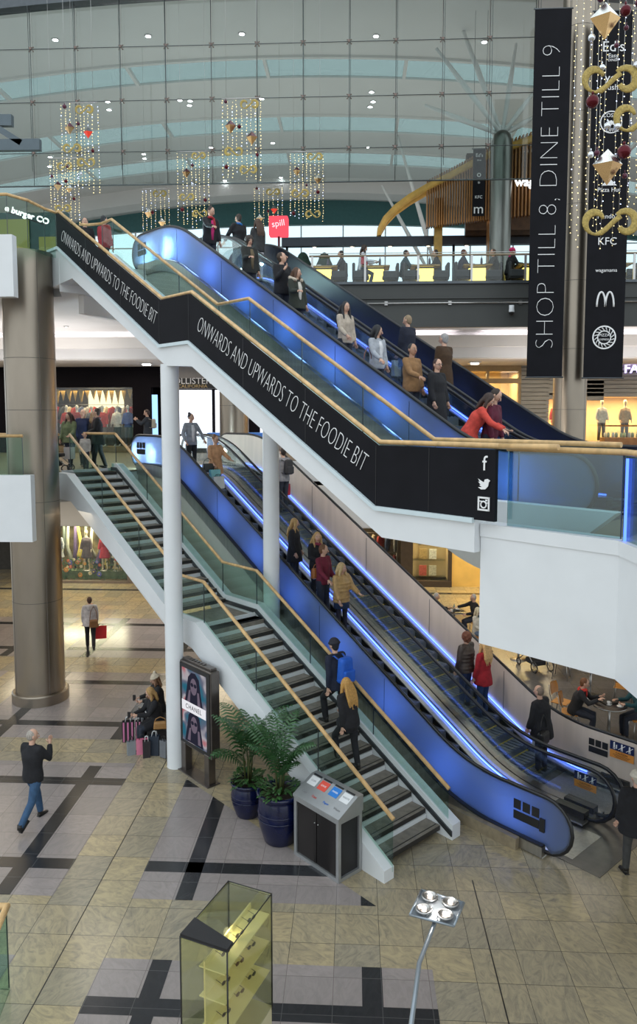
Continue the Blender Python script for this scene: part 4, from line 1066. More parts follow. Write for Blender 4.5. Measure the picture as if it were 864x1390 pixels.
# ---- glass showcase and lamp of the kiosk
A, B, Cc, Dd = V((-1.42, 7.98, 0)), V((-.90, 7.78, 0)), V((-1.24, 6.86, 0)), V((-1.76, 7.06, 0))
ks = thing('display_case', 'glass kiosk showcase with sunglasses on lit shelves and a black top panel', 'display case', ((A+Cc)/2).to_tuple())
CASEG = glassm('showcase_glass', (.93, .95, .86), .07)
ztop = 1.88
def pr(pts, z0, z1, nm, m): mb = MB(); mb.prism([(p.x, p.y) for p in pts], z0, z1); return mb.build(nm, m, ks)
ctr = (A+B+Cc+Dd)/4
ins = lambda k: [ctr+(p-ctr)*k for p in (A, B, Cc, Dd)]
pr(ins(1), ztop-.012, ztop, 'glass_top', CASEG)
q = (A, B, Cc, Dd)
for i in range(4):
    a, b = q[i], q[(i+1) % 4]; d_ = (b-a).normalized(); n_ = V((-d_.y, d_.x, 0))*-.008
    pr([a, b, b-n_, a-n_], .55, ztop-.012, 'glass_side', CASEG)
    mb = MB(); mb.cyl((a.x, a.y, .5), (a.x, a.y, ztop+.004), .009, 6); mb.build('edge_post', BLACK, ks)
    mb = MB(); mb.cyl((a.x, a.y, ztop), (b.x, b.y, ztop), .006, 6); mb.build('edge_rail', BLACK, ks)
pr(ins(.99), 0, .55, 'plinth', mat('kiosk_beige', (.55, .50, .30), .5, noise=.05))
pr([A.lerp(Dd, .72)*1.0, B.lerp(Cc, .88), Cc, Dd], ztop+.002, ztop+.03, 'black_panel', BLACK)
SHELF = mat('cream_shelf', (.72, .66, .36), .5, noise=.04, emit=(1, .85, .35), es=.12)
for z in (.95, 1.30, 1.62): pr([A.lerp(B, .55)*1.0, B.lerp(A, .05), Cc.lerp(Dd, .05), Cc.lerp(Dd, .6)], z, z+.015, 'shelf', SHELF)
pr([A.lerp(B, .50), A.lerp(B, .53), Dd.lerp(Cc, .53), Dd.lerp(Cc, .50)], .55, 1.7, 'back_panel', SHELF)
light('showcase_lamp', 'POINT', (ctr.x, ctr.y, 1.7), 5, (1, .86, .45), .05)
def shades(loc, rz, label, col):
    r = thing('sunglasses', label, 'sunglasses', loc, rz, 'sunglasses in the showcase'); r['_local'] = 1
    m = mat('lens_%02d%02d%02d' % tuple(int(q*99) for q in col), col, .15, noise=.05)
    for x in (-.034, .034):
        mb = MB(); mb.ball((x, 0, .03), (.028, .006, .024)); local(r, mb, 'lens', m)
    mb = MB(); mb.cyl((-.01, 0, .035), (.01, 0, .035), .003, 5)
    for x in (-.06, .06): mb.tube([(x, 0, .038), (x, .12, .036)], .003, 5)
    local(r, mb, 'frame', BLACK)
i = 0
for z, sn in ((1.315, 'middle shelf'), (1.635, 'top shelf'), (.965, 'bottom shelf')):
    for t, en in ((.15, 'by the aisle corner'), (.42, 'mid shelf'), (.72, 'near the black panel')):
        p = (A.lerp(B, .72)).lerp(Dd.lerp(Cc, .72), t+.04); cl_ = ((.02, .02, .02), (.12, .05, .02), (.06, .03, .03))[i % 3]
        shades((p.x, p.y, z), .9, '%s sunglasses on the %s of the glass showcase, %s' % (('black', 'amber', 'dark brown')[i % 3], sn, en), cl_); i += 1
kl = thing('spotlight_fitting', 'four-lamp spotlight plate on a grey arm above the marble floor', 'lamp', (.85, 7.0, 2.28))
a, b, c_, d_ = V((.72, 7.30, 0)), V((1.13, 7.12, 0)), V((.98, 6.77, 0)), V((.57, 6.91, 0)); cc = (a+b+c_+d_)/4
LG = mat('fitting_grey', (.30, .34, .38), .35, .7, noise=.05)
mb = MB(); mb.prism([(p.x, p.y) for p in (a, b, c_, d_)], 2.285, 2.30)
x1, y1 = (b-a).normalized(), (d_-a).normalized()
for (p, q) in ((a, b), (b, c_), (c_, d_), (d_, a)): mb.cyl((p.x, p.y, 2.30), (q.x, q.y, 2.30), .012, 6)
mb.build('plate', LG, kl)
for s_ in (.26, .74):
    for t in (.24, .76):
        p = a.lerp(b, s_).lerp(d_.lerp(c_, s_), t)
        mb = MB(); mb.tube([V((p.x, p.y, 2.33))+V((.075*math.cos(q), .075*math.sin(q), 0)) for q in [2*PI*i/20 for i in range(21)]], .010, 6); o = mb.build('lamp_ring', STEEL, kl)
        mb = MB(); mb.lathe([(0, 2.315), (.035, 2.318), (.06, 2.335), (.062, 2.34)], (p.x, p.y, 0), 16); mb.build('reflector', STEEL, kl)
        mb = MB(); mb.ball((p.x, p.y, 2.335), .024); mb.build('bulb', emis('warm_bulb', (1, .85, .7), 6), kl)
mb = MB(); mb.tube([(cc.x, cc.y, 2.27), (.80, 6.85, 2.25), (.61, 6.33, 2.25), (.40, 5.2, 2.2), (.38, 5.1, 1.9), (.38, 5.1, 0)], .022, 8); mb.build('arm', LG, kl)
light('spot_kiosk', 'POINT', (cc.x, cc.y, 2.45), 6, (1, .9, .8), .04)
# ---- floor-level balustrade and object at the picture's lower corner
plan_rail('balustrade', 'low glass kiosk screen with an oak top rail at the ground floor corner', [tuple(at_z(a, b, 1.1).xy) for a, b in ((-70, 1229), (9, 1231), (-22, 1300))], 0, 1.1, r=.05, glass=GLASS)
# ---- seating with shopper's bags
bn_ = thing('bench', 'dark upholstered bench with chrome armrest beside the white post', 'bench', P(14.25, 8.25, 0), math.radians(-45)); bn_['_local'] = 1
mb = MB(); mb.rbox((0, 0, .20), (1.5, .55, .36), .02); mb.rbox((0, 0, .42), (1.54, .6, .09), .03); local(bn_, mb, 'seat', BLACK)
mb = MB(); mb.tube([(-.55, -.34, .08), (-.55, -.34, .60), (-.25, -.34, .62), (.1, -.34, .3)], .016, 8); local(bn_, mb, 'armrest', STEEL)
mb = MB(); mb.tube([(.55, .3, .30), (.60, .34, .62), (.95, .4, .64)], .016, 8); local(bn_, mb, 'armrest', STEEL)
g = 'shopping bags around the seated shoppers'
carrier_bag('black and pink striped carrier bag standing at the outside of the group', (-4.98, 15.62, .62), (.02, .015, .02), (.26, .14, .46), .2, g, stripe=(.62, .20, .38), handle=.1, drop=.06)
carrier_bag('pink striped black carrier bag just behind the seated shopper\'s knees', (-4.72, 15.70, .60), (.025, .015, .02), (.22, .14, .44), -.1, g, stripe=(.70, .26, .42), handle=.1, drop=.06)
carrier_bag('small flat pink paper carrier bag by the shopper\'s feet', (-4.50, 15.02, .45), (.72, .22, .34), (.24, .08, .33), .3, g, handle=.1, drop=.02)
carrier_bag('grey and white carrier bag leaning at the outer edge by the feet', (-4.72, 14.98, .42), (.25, .27, .29), (.18, .1, .30), .5, g, handle=.1, drop=.02)
carrier_bag('dark navy carrier bag between the pink bag and the bench', (-4.22, 15.0, .55), (.02, .03, .05), (.22, .14, .42), 0, g, stripe=None, handle=.1, drop=.03)
carrier_bag('black carrier bag with pink edging at the front of the bench', (-4.36, 14.88, .48), (.012, .012, .015), (.16, .12, .36), .3, g, handle=.1, drop=.02)
handbag('tan leather handbag resting above the dark carrier bag', (-4.12, 15.12, .78), (.35, .18, .06), (.30, .12, .16), .2, .10)
carrier_bag('tall grey carrier bag pressed against the bench front', (-3.98, 14.86, .50), (.16, .17, .19), (.18, .1, .36), -.5, g, handle=.1, drop=.02)
# ================================================================ cafe
CHAIRM = mat('orange_plywood', (.52, .22, .04), .35, noise=.12, nscale=8)
def cafe_chair_proto():
    r = thing('cafe_chair', '', 'chair', (0, 0, 0)); r['_local'] = 1
    mb = MB(); n = 9; vs = []; fs = []   # curved plywood back, facing -y is the sitter's front
    for j in range(6):
        z = .60+.27*j/5; wv = .20*math.sqrt(max(.05, 1-((j-2.2)/4.2)**2))
        for i in range(n):
            t = (i/(n-1)-.5)*2; vs.append(V((wv*t, .19+.05*(1-t*t)+.05*j/5-.03, z)))
    m_ = len(vs); vs += [p+V((0, .012, 0)) for p in vs]
    for j in range(5):
        for i in range(n-1):
            a = j*n+i; fs += [(a, a+1, a+n+1, a+n), (m_+a, m_+a+n, m_+a+n+1, m_+a+1)]
    mb.add(vs, fs, True); local(r, mb, 'backrest', CHAIRM)
    mb = MB(); mb.rbox((0, 0, .45), (.40, .38, .022), .01, seg=2); local(r, mb, 'seat', CHAIRM)
    for x in (-1, 1):
        mb = MB(); mb.tube([(x*.17, -.15, .44), (x*.20, -.19, 0)], .011, 6); local(r, mb, 'leg', STEEL)
        mb = MB(); mb.tube([(x*.15, .26, .84), (x*.16, .22, .6), (x*.17, .16, .44), (x*.20, .22, 0)], .011, 6); local(r, mb, 'leg', STEEL)
    return r
def cafe_table_proto():
    r = thing('cafe_table', '', 'table', (0, 0, 0)); r['_local'] = 1
    mb = MB(); mb.lathe([(0, .72), (.36, .72), (.375, .73), (.375, .745), (.365, .75), (0, .75)], seg=32); local(r, mb, 'tabletop', mat('dark_table_top', (.045, .035, .032), .2, noise=.1))
    mb = MB(); mb.lathe([(.375, .728), (.382, .738), (.375, .748)], seg=32); local(r, mb, 'edge_band', STEEL)
    mb = MB(); mb.cyl((0, 0, .02), (0, 0, .72), .032, 12); local(r, mb, 'pedestal', STEEL)
    mb = MB(); mb.lathe([(0, 0), (.24, 0), (.24, .012), (.06, .03), (0, .035)], seg=28); local(r, mb, 'base', STEEL)
    return r
cp, tp_ = cafe_chair_proto(), cafe_table_proto(); first = [1, 1]
def place(proto, k, loc, rz, label, group):
    if first[k]:
        first[k] = 0; proto.location = loc; proto.rotation_euler = (0, 0, rz); proto['label'] = label; proto['group'] = group; return proto
    return dup(proto, loc, rz, label, group)
TBL = []
for (px, py, lab_) in ((617, 856, 'round dark cafe table with trays between the two grey-haired men'), (712, 905, 'round cafe table close beneath the white parapet corner'), (806, 932, 'empty round cafe table with cups, on a chrome pedestal'), (782, 1008, 'round cafe table where the shopper in a red scarf sits'), (818, 905, 'round cafe table half hidden beneath the white parapet')):
    p = at_z(px, py, 0); 
    if py == 1008: p = V((5.75, 16.35, 0))
    if py == 856: p = V((3.35, 24.2, 0))
    if py == 932: p = at_z(800, 945, 0)
    if py == 905 and px == 712: p = V((4.9, 21.6, 0))
    if px == 818: p = V((7.5, 20.6, 0))
    TBL.append(p); place(tp_, 1, (p.x, p.y, 0), 0, lab_, 'round cafe tables')
for (x, y, rz, lab_) in ((4.05, 24.0, -1.5, 'orange plywood cafe chair of the man pointing across the table'), (4.02, 22.7, -2.2, 'orange cafe chair behind the white-haired woman'), (3.75, 21.2, 2.6, 'orange plywood chair back just above the escalator handrail by the red coat'),
                         (4.95, 17.25, .9, 'orange plywood chair standing empty by the escalator handrail'), (5.75, 20.1, 1.1, 'orange chair beside the pushchair'), (6.75, 18.3, 2.7, 'orange chair facing away from the empty cup table'), (7.55, 18.9, -2.0, 'orange chair half under the white parapet corner'), (6.4, 16.3, -1.6, 'orange chair behind the diner in dark teal'), (2.6, 24.3, 1.5, 'orange chair of the man listening at the table')):
    place(cp, 0, (x, y, 0), rz, lab_, 'plywood cafe chairs')
CERAM = mat('white_china', (.75, .74, .72), .2, noise=.02)
def cup(loc, label):
    r = thing('cup', label, 'cup', loc, group='cups on the cafe tables'); r['_local'] = 1
    mb = MB(); mb.lathe([(0, .0), (.07, .004), (.075, .012), (.03, .012), (.028, .02), (.04, .07), (.036, .07), (.025, .025), (0, .022)], seg=18); local(r, mb, 'body', CERAM)
    mb = MB(); mb.tube([(.038, 0, .06), (.06, 0, .05), (.055, 0, .03), (.034, 0, .03)], .005, 6); local(r, mb, 'handle', CERAM)
for (t, dx, dy, l) in ((0, -.1, -.05, 'white coffee cup on the table between the grey-haired men'), (2, .1, .05, 'white cup left on the empty cup table'), (2, -.12, -.1, 'second white cup, nearer the aisle on the empty cup table'), (3, -.02, .0, 'white cup and saucer before the shopper in a red scarf'), (1, .05, 0, 'white cup on the table near the parapet corner'), (3, .2, -.1, 'white cup before the diner in dark teal')):
    p = TBL[t]; cup((p.x+dx, p.y+dy, .75), l)
for (t, dx, dy, l) in ((0, .1, .1, 'dark serving tray on the table of the grey-haired men'), (3, .05, .16, 'dark serving tray on the red-scarf shopper\'s table')):
    p = TBL[t]; mb = MB(); mb.rbox((p.x+dx, p.y+dy, .760), (.40, .30, .018), .006, rz=.3); tag(mb.build('tray', BLACK), l, 'tray')
p = TBL[0]; mb = MB(); mb.lathe([(0, .77), (.035, .77), (.035, .9), (.014, .95), (.014, .99), (0, .99)], (p.x, p.y+.05, 0), 14); tag(mb.build('bottle', glassm('bottle_glass', (.6, .7, .8), .1, body=.3)), 'clear bottle standing on the tray between the men', 'bottle')
mb = MB(); mb.rbox((p.x+.12, p.y+.08, .80), (.16, .12, .05), .02); tag(mb.build('napkin', CERAM), 'crumpled white napkin pile on the tray', 'napkin')
def pushchair(label, loc, rz):
    r = thing('pushchair', label, 'pushchair', loc, rz); r['_local'] = 1
    DK = cloth('pram_black', (.02, .02, .024))
    mb = MB(); mb.tube([(0, .38, 1.0), (0, .30, .98), (0, -.30, .22)], .013, 6); 
    for x in (-.24, .24):
        mb2 = MB(); mb2.tube([(x, .42, 1.03), (x, .1, .62), (x, -.38, .2)], .014, 6); local(r, mb2, 'frame_tube', STEEL)
        mb2 = MB(); mb2.tube([(x, -.05, .52), (x, .36, .16)], .014, 6); local(r, mb2, 'frame_tube', STEEL)
        for y, rr in ((-.40, .10), (.38, .16)):
            mb2 = MB(); mb2.tube([(x*1.1, y+rr*math.cos(q), rr+rr*.9*math.sin(q)) for q in [2*PI*i/18 for i in range(19)]], .018, 6)
            mb2.cur = 1
            for q in range(5): mb2.cyl((x*1.1, y, rr), (x*1.1, y+rr*.9*math.cos(q*1.257), rr+rr*.9*math.sin(q*1.257)), .004, 4)
            local(r, mb2, 'wheel', [BLACKR, STEEL])
    mb2 = MB(); mb2.tube([(-.24, .42, 1.03), (.24, .42, 1.03)], .017, 8); local(r, mb2, 'push_bar', BLACKR)
    mb2 = MB(); mb2.rbox((0, -.05, .46), (.42, .44, .10), .03); mb2.rbox((0, .19, .70), (.42, .08, .50), .03, M=Matrix.Rotation(-.35, 3, 'X')); local(r, mb2, 'seat', DK)
    mb2 = MB(); pts = []
    for j in range(5):
        q = .1+j*.36
        for i in range(7): t = (i/6-.5)*2; pts.append(V((.22*t, .20-.34*math.sin(q)*1.0+.06, .70+.36*math.cos(q)*(1-.12*t*t))))
    mb2.add(pts, [(j*7+i, j*7+i+1, (j+1)*7+i+1, (j+1)*7+i) for j in range(4) for i in range(6)], True); local(r, mb2, 'hood', DK)
    mb2 = MB(); mb2.rbox((0, .05, .22), (.38, .5, .14), .03); local(r, mb2, 'basket', DK)
    return r
pushchair('black pushchair with steel frame standing at the first-floor railing', (-8.45, 20.35, MID), math.radians(95))
pushchair('dark pushchair parked among the cafe tables', (5.2, 20.9, 0), math.radians(200))
# ================================================================ roof vault, glazed screen, food court
VX = -3.5
def vz(x, zc=22.0, k=.0052): return zc-k*(x-VX)**2
VAULT = mat('vault_white', (.72, .73, .72), .6, noise=.03, nscale=.5)
def vstrip(y0, y1, th=.35, dz=0, x0=-26, x1=26, n=40):
    mb = MB(); xs = [x0+(x1-x0)*i/n for i in range(n+1)]; vs = []
    for y in (y0, y1):
        for x in xs: vs.append(V((x, y, vz(x)+dz)))
        for x in xs: vs.append(V((x, y, vz(x)+dz+th)))
    m = n+1; fs = []
    for i in range(n):
        fs += [(i, i+1, 2*m+i+1, 2*m+i), (m+i, 3*m+i, 3*m+i+1, m+i+1), (i, m+i, m+i+1, i+1), (2*m+i, 2*m+i+1, 3*m+i+1, 3*m+i)]
    return mb.add(vs, fs)
mb = vstrip(25.0, 31.7, .10)
for a, b in ((33.6, 37.6), (39.8, 42.6), (44.8, 52.0)):
    q = vstrip(a, b, .10); mb.add(q.v, q.f)
for y in (31.55, 37.45, 42.45):   # edge ribs
    q = vstrip(y, y+.15, .2, -.10); mb.add(q.v, q.f)
struct('ceiling_vault', mb, VAULT)
SKYG = glassm('skylight_glass', (.58, .65, .645), .06)
mb = MB()
for a, b in ((31.7, 33.6), (37.6, 39.8), (42.6, 44.8)):
    q = vstrip(a, b, .03, .08); mb.add(q.v, q.f)
struct('window_roof_light', mb, SKYG)
mb = MB()
for a, b in ((31.7, 33.6), (37.6, 39.8), (42.6, 44.8)):
    for x in (-15.4, -9.6, -3.8, 2.1, 7.9, 13.7):
        mb.box((x, (a+b)/2, vz(x)+.02), (.14, b-a, .16))
struct('ceiling_vault_purlin', mb, VAULT)
# end wall: teal glazed head, white arch, tall bright windows
TEAL = mat('teal_glass_head', (.075, .20, .21), .25, noise=.05)
n = 40; xs = [-26+52*i/n for i in range(n+1)]
def archband(name, y, zt, zb, th, m):
    mb = MB(); vs = [V((x, y, zt(x))) for x in xs]+[V((x, y, zb(x))) for x in xs]+[V((x, y+th, zt(x))) for x in xs]+[V((x, y+th, zb(x))) for x in xs]; m_ = n+1
    fs = []
    for i in range(n): fs += [(i, i+1, m_+i+1, m_+i), (2*m_+i, 3*m_+i, 3*m_+i+1, 2*m_+i+1), (m_+i, m_+i+1, 3*m_+i+1, 3*m_+i)]
    mb.add(vs, fs); return struct(name, mb, m)
archband('wall_end_teal', 52.0, lambda x: vz(x)+.4, lambda x: 20.35-.0025*(x-VX)**2, .3, TEAL)
archband('wall_arch_white', 47.2, lambda x: vz(x)+.3, lambda x: vz(x)-.9, 1.4, VAULT)
mb = MB()
for i in range(18): x = -24+i*2.9; mb.box((x, 52.1, 15.5), (.09, .12, 10.5))
for z in (13.6, 16.2, 18.9): mb.box((0, 52.1, z), (50, .08, .07))
struct('window_end_wall', mb, WHITE)
mb = MB(); mb.bb((-26, 52.4, 11), (26, 52.45, 21)); mb.build('window_end_glass', glassm('end_glass', (.88, .97, 1.), .05))['kind'] = 'structure'
# roof of the near atrium: arched dark edge beam
mb = MB(); vs = []; n2 = 30; xs2 = [-16+34*i/n2 for i in range(n2+1)]
zt = lambda x: 20.80-.0042*(x+2.4)**2
mb.add([V((x, y, zt(x)+dz)) for y in (24.7, 25.1) for dz in (0, .9) for x in xs2], [f for i in range(n2) for f in ((i, i+1, 2*(n2+1)+i+1, 2*(n2+1)+i), (i, n2+1+i, n2+2+i, i+1), (2*(n2+1)+i, 2*(n2+1)+i+1, 3*(n2+1)+i+1, 3*(n2+1)+i))])
struct('beam_roof_edge', mb, DKSTEEL)
# ---- suspended glazed screen on cable trusses
gx = [-12.2+1.5*i for i in range(13)]; gz = [19.28, 17.58, 15.95]; GY = 25.0; gb = 14.88
gx = [x for x in gx if x < 6.3]
scr = thing('window_cable_screen', None, None, (0, GY, gb)); scr['kind'] = 'structure'
SCG = glassm('screen_glass', (.82, .865, .85), .05)
for i, (a, b) in enumerate(zip(gx, gx[1:])):
    for (c_, d_) in zip([20.7]+gz, gz+[gb]):
        zz = min(c_, zt((a+b)/2)); mb = MB(); mb.bb((a+.008, GY-.006, d_+.008), (b-.008, GY+.006, zz-.008)); mb.build('glass_pane', SCG, scr)
CAB = mat('cable_steel', (.10, .12, .12), .4, .6, noise=.05)
for i, x in enumerate(gx):
    mb = MB(); r = .038 if abs(x+2.55) < .5 else .013
    if r > .02: mb.cyl((x+.0, GY-.25, 15.6), (x, GY-.25, zt(x)), r, 8); mb.build('mast', CAB, scr); mb = MB()
    mb.cyl((x, GY-.09, gb), (x, GY-.09, zt(x)), .011, 5); mb.cyl((x+.04, GY-.30, gb+.4), (x+.03, GY-.30, zt(x)), .009, 5); mb.build('cable', CAB, scr)
mb = MB()
for z in gz+[gb]: mb.cyl((gx[0], GY-.03, z), (gx[-1], GY-.03, z), .014 if z > 15 else .026, 5)
mb.build('cross_cable', CAB, scr)
proto = None
for x in gx:
    for z in gz:
        if proto is None:
            mb = MB(); mb.box((x, GY-.07, z), (.07, .08, .07))
            for sx in (-1, 1):
                for sz in (-1, 1): mb.cyl((x, GY-.08, z), (x+sx*.065, GY-.015, z+sz*.065), .012, 5); mb.ball((x+sx*.065, GY-.015, z+sz*.065), .022, nu=6, nv=4)
            proto = mb.build('spider_fitting', mat('spider_steel', (.22, .16, .14), .4, .6, noise=.1), scr); pr0 = (x, z); base = proto.location.copy()
        else:
            o = proto.copy(); COL.objects.link(o); o.location = base+V((x-pr0[0], 0, z-pr0[1]))
# ---- vault downlights, found on the vault surface
def on_vault(px, py):
    d = ray(px, py); t = 20
    for _ in range(60):
        p = EYE+d*t; t += (vz(p.x)-.02-p.z)/max(.2, d.z)
    return EYE+d*t
dl = [(75, 54), (201, 49), (328, 46), (510, 49), (657, 57), (146, 138), (148, 149), (244, 136), (258, 137), (257, 143), (355, 134), (504, 125), (506, 138), (502, 145), (68, 213), (67, 226), (195, 209), (196, 215), (286, 200), (370, 194), (499, 200), (305, 245), (494, 246), (381, 241)]
BULB = emis('downlight_glow', (.93, .97, 1.0), 22); RING = mat('downlight_ring', (.6, .6, .6), .4, noise=.02)
def downlight_proto(nm, r, label, group, glow=BULB, depth=.05):
    t = thing(nm, label, 'light', (0, 0, 0), group=group); t['_local'] = 1
    mb = MB(); mb.lathe([(r*.8, 0), (r, -.01), (r*1.15, .0), (r*1.15, .03), (r*.8, .03)], seg=20); local(t, mb, 'ring', RING)
    mb = MB(); mb.lathe([(0, -.0), (r*.8, .0), (r*.8, .02), (0, .02)], seg=16); local(t, mb, 'lamp', glow); return t
rowname = ['nearest the top beam', 'behind the first roof light', 'behind the second roof light', 'behind the third roof light']
pd = None
for i, (px, py) in enumerate(dl):
    p = on_vault(px, py); row = 0 if py < 90 else 1 if py < 160 else 2 if py < 230 else 3
    lb = '%s recessed vault downlight counting from the roof edge, %s' % (nth(i), rowname[row].replace('nearest', 'close to'))
    loc = (p.x, p.y, vz(p.x)-.035)
    if pd is None: pd = downlight_proto('ceiling_downlight', .13, lb, 'round downlights in the white vault'); pd.location = loc; 
    else: dup(pd, loc, 0, lb, 'round downlights in the white vault')
# ---- steel tree column with branches
tc = thing('tree_column', 'steel tree column with white struts fanning up to the vault', 'column', (5.0, 26.3, 11.38))
mb = MB(); mb.lathe([(.36, 11.38), (.36, 16.35), (.345, 16.55), (.28, 16.75), (.17, 16.87), (0, 16.9)], (5.0, 26.3, 0), 32)
mb.build('shaft', mat('weathered_steel', (.17, .18, .165), .32, .9, noise=.25, nscale=2, aniso=(3, 3, .4)), tc)
for p in (at_y(592, 66, 27.6), at_y(577, 143, 28.6), at_y(728, 120, 27.0), at_y(732, 155, 28.2), at_y(700, 60, 29.5), at_y(620, 20, 30)):
    mb = MB(); a0 = V((5.0, 26.3, 16.75)); mb.tube([a0, a0.lerp(p, .5), p], [.06, .10, .05], 8); mb.build('strut', VAULT, tc)
for (a, b) in (((2.2, 40, vz(2.2)), (5.4, 44, 13.5)), ((1.5, 43, 20.2), (5.0, 44.5, 14.5)), ((6.2, 36, 21), (9, 38, 15))):
    mb = MB(); mb.tube([a, ((a[0]+b[0])/2, (a[1]+b[1])/2, (a[2]+b[2])/2), b], [.05, .13, .05], 8); mb.build('rear_strut', VAULT, tc)
# ---- timber canopy
TIM = mat('timber_slat', (.30, .13, .030), .5, noise=.3, nscale=5, aniso=(2, 2, .4)); TIMG = mat('timber_gold', (.50, .30, .06), .45, noise=.2, nscale=4)
cn = thing('timber_canopy', 'curved timber slat screen of the restaurant above the food court', 'canopy', (3, 29, 11.4))
arc_px = [(513, 326), (515, 312), (523, 297), (537, 282), (556, 268), (580, 254), (606, 241), (634, 226), (660, 212), (690, 200), (730, 186)]
arc = [at_y(a, b, 30.5-3.2*i/10) for i, (a, b) in enumerate(arc_px)]
mb = MB(); mb.tube(arc, [(.15, .10)]*len(arc), 8, side=(0, 0, 1)); mb.tube([p+V((0, .5, -.06)) for p in arc], [(.12, .08)]*len(arc), 8, side=(0, 0, 1)); mb.build('edge_beam', TIMG, cn)
k = 0
pts = []
for a, b in zip(arc[5:], arc[6:]):
    for j in range(8): pts.append(a.lerp(b, j/8))
pts += [arc[-1]+V((.16*j, -.02*j, .06*j)) for j in range(16)]
for p in pts:
    mb = MB(); mb.box((p.x, p.y+.1, (p.z+14.25)/2+.18), (.045, .30, p.z-14.25+.15)); mb.build('slat', TIM, cn)
mb = MB(); mb.bb((3.05, 29.1, 11.4), (3.35, 29.4, 15.5)); mb.build('post', TIMG, cn)
mb = MB(); mb.bb((5.0, 28.6, 11.4), (5.5, 29.0, 17.2)); mb.build('post', TIM, cn)
mb = MB(); mb.bb((4.3, 29.6, 14.2), (9.5, 29.9, 17.3)); mb.build('back_panel', mat('dark_timber', (.05, .026, .012), .6, noise=.3), cn)
mb = MB(); mb.bb((-2.9, 29.85, 13.93), (9.5, 30.15, 14.27)); mb.build('canopy_beam', mat('blue_black_beam', (.02, .028, .045), .4, noise=.1), cn)
for x in (-2.7, 0.4, 3.9, 7.2): mb = MB(); mb.cyl((x, 30, 11.4), (x, 30, 13.95), .05, 8); mb.build('canopy_post', DKSTEEL, cn)
M = frame((5.62, 27.0, 15.40), (1, 0, 0), (0, 0, 1)); text('wagamama', .42, emis('sign_white_glow', (1, 1, 1), 2.2), 'sign_lettering', cn, M, .03, align='LEFT', thin=.006)
for i in range(3):
    pass
nb = thing('hanging_banner', 'narrow black banner of restaurant marks hung before the timber slats', 'banner', (4.8, 30.0-2.4, 15))
p0, p1 = at_y(642, 202, 27.6), at_y(657, 293, 27.6)
mb = MB(); mb.bb((p0.x, 27.6, p1.z), (p1.x, 27.63, p0.z)); mb.build('cloth', BANNER, nb)
mb = MB(); mb.cyl((p0.x-.05, 27.61, p0.z), (p1.x+.05, 27.61, p0.z), .02, 6)
for x in (p0.x, p1.x): mb.cyl((x, 27.61, p0.z), (x, 27.61, 21.5), .008, 5)
mb.build('hanging_rod', DKSTEEL, nb)
cx = (p0.x+p1.x)/2
for t, z, s_ in (("Ed's", .10, .17), ('diner', .17, .08), ('o', .38, .3), ('*', .52, .2), ('KFC', .72, .15), ('m', .90, .5)):
    text(t, s_, LETTER, 'lettering', nb, frame((cx, 27.59, p0.z+(p1.z-p0.z)*z), (1, 0, 0), (0, 0, 1)), .003)
# ---- food court: platform, rail, lit tables, diners' chairs
FZ = 11.38
mb = MB(); mb.bb((-1.3, 24.06, TOP), (24, 40, FZ)); struct('floor_food_platform', mb, mat('dark_platform', (.06, .05, .045), .4, noise=.1))
fr = thing('balustrade', 'long food court balustrade with glass, steel posts and timber rail above the grey fascia', 'balustrade', (0, 23.98, FZ))
mb = MB(); mb.cyl((-1.45, 23.98, 12.28), (24, 23.98, 12.28), .035, 8); mb.build('handrail', mat('bronze_rail', (.30, .24, .17), .35, .4, noise=.1), fr)
mb = MB(); mb.cyl((-1.45, 23.98, 12.36), (24, 23.98, 12.36), .012, 8); mb.build('upper_wire', STEEL, fr)
for i in range(15):
    x = -1.35+1.68*i; mb = MB(); mb.bb((x-.035, 23.95, 11.4), (x+.035, 24.0, 12.28)); mb.build('post', STEEL, fr)
    mb = MB(); mb.bb((x+.05, 23.975, 11.46), (x+1.62, 23.985, 12.22)); mb.build('glass_panel', CLEAR, fr)
YGL = emis('table_base_glow', (1., .78, .18), 2.6)
tbp = thing('lit_table', '', 'table', (0, 0, FZ)); tbp['_local'] = 1
mb = MB(); mb.rbox((0, 0, .80), (.95, .75, .05), .01); local(tbp, mb, 'tabletop', mat('amber_table_top', (.32, .20, .05), .3, noise=.3, nscale=9))
mb = MB(); mb.rbox((0, 0, .40), (.55, .50, .74), .02); local(tbp, mb, 'lit_base', YGL)
mb = MB(); mb.box((0, 0, .74), (.6, .55, .05)); local(tbp, mb, 'collar', BLACK)
mb = MB(); mb.box((0, 0, .02), (.6, .55, .04)); local(tbp, mb, 'base_trim', BLACK)
fg = 'tables with glowing yellow bases'
txs = [at_y(px, 370, 25.4).x for px in (439, 509, 576, 646, 719)]+[txl for txl in (8.6, 10.4)]
words_ = ['beside the ascending escalator', 'where the shopper in white sits', 'midway along the food court rail', 'before the diner in pink', 'beside the black vertical banner', 'to the side of the steel column', 'past the steel column']
for i, x in enumerate(txs):
    lb = 'table with a glowing yellow base %s' % words_[i]
    if i == 0: tbp.location = (x, 25.4, FZ); tbp['label'] = lb; tbp['group'] = fg
    else: dup(tbp, (x, 25.4, FZ), 0, lb, fg)
chp = thing('lounge_chair', '', 'chair', (0, 0, FZ)); chp['_local'] = 1
DCH = mat('dark_chair_cloth', (.030, .032, .036), .6, noise=.15)
mb = MB(); mb.rbox((0, 0, .42), (.60, .55, .16), .05, seg=3); local(chp, mb, 'seat', DCH)
mb = MB(); mb.rbox((0, .24, .66), (.62, .10, .50), .05, seg=3); local(chp, mb, 'backrest', DCH)
for x in (-.3, .3): mb = MB(); mb.rbox((x, 0, .52), (.08, .5, .24), .03, seg=2); local(chp, mb, 'armrest', DCH)
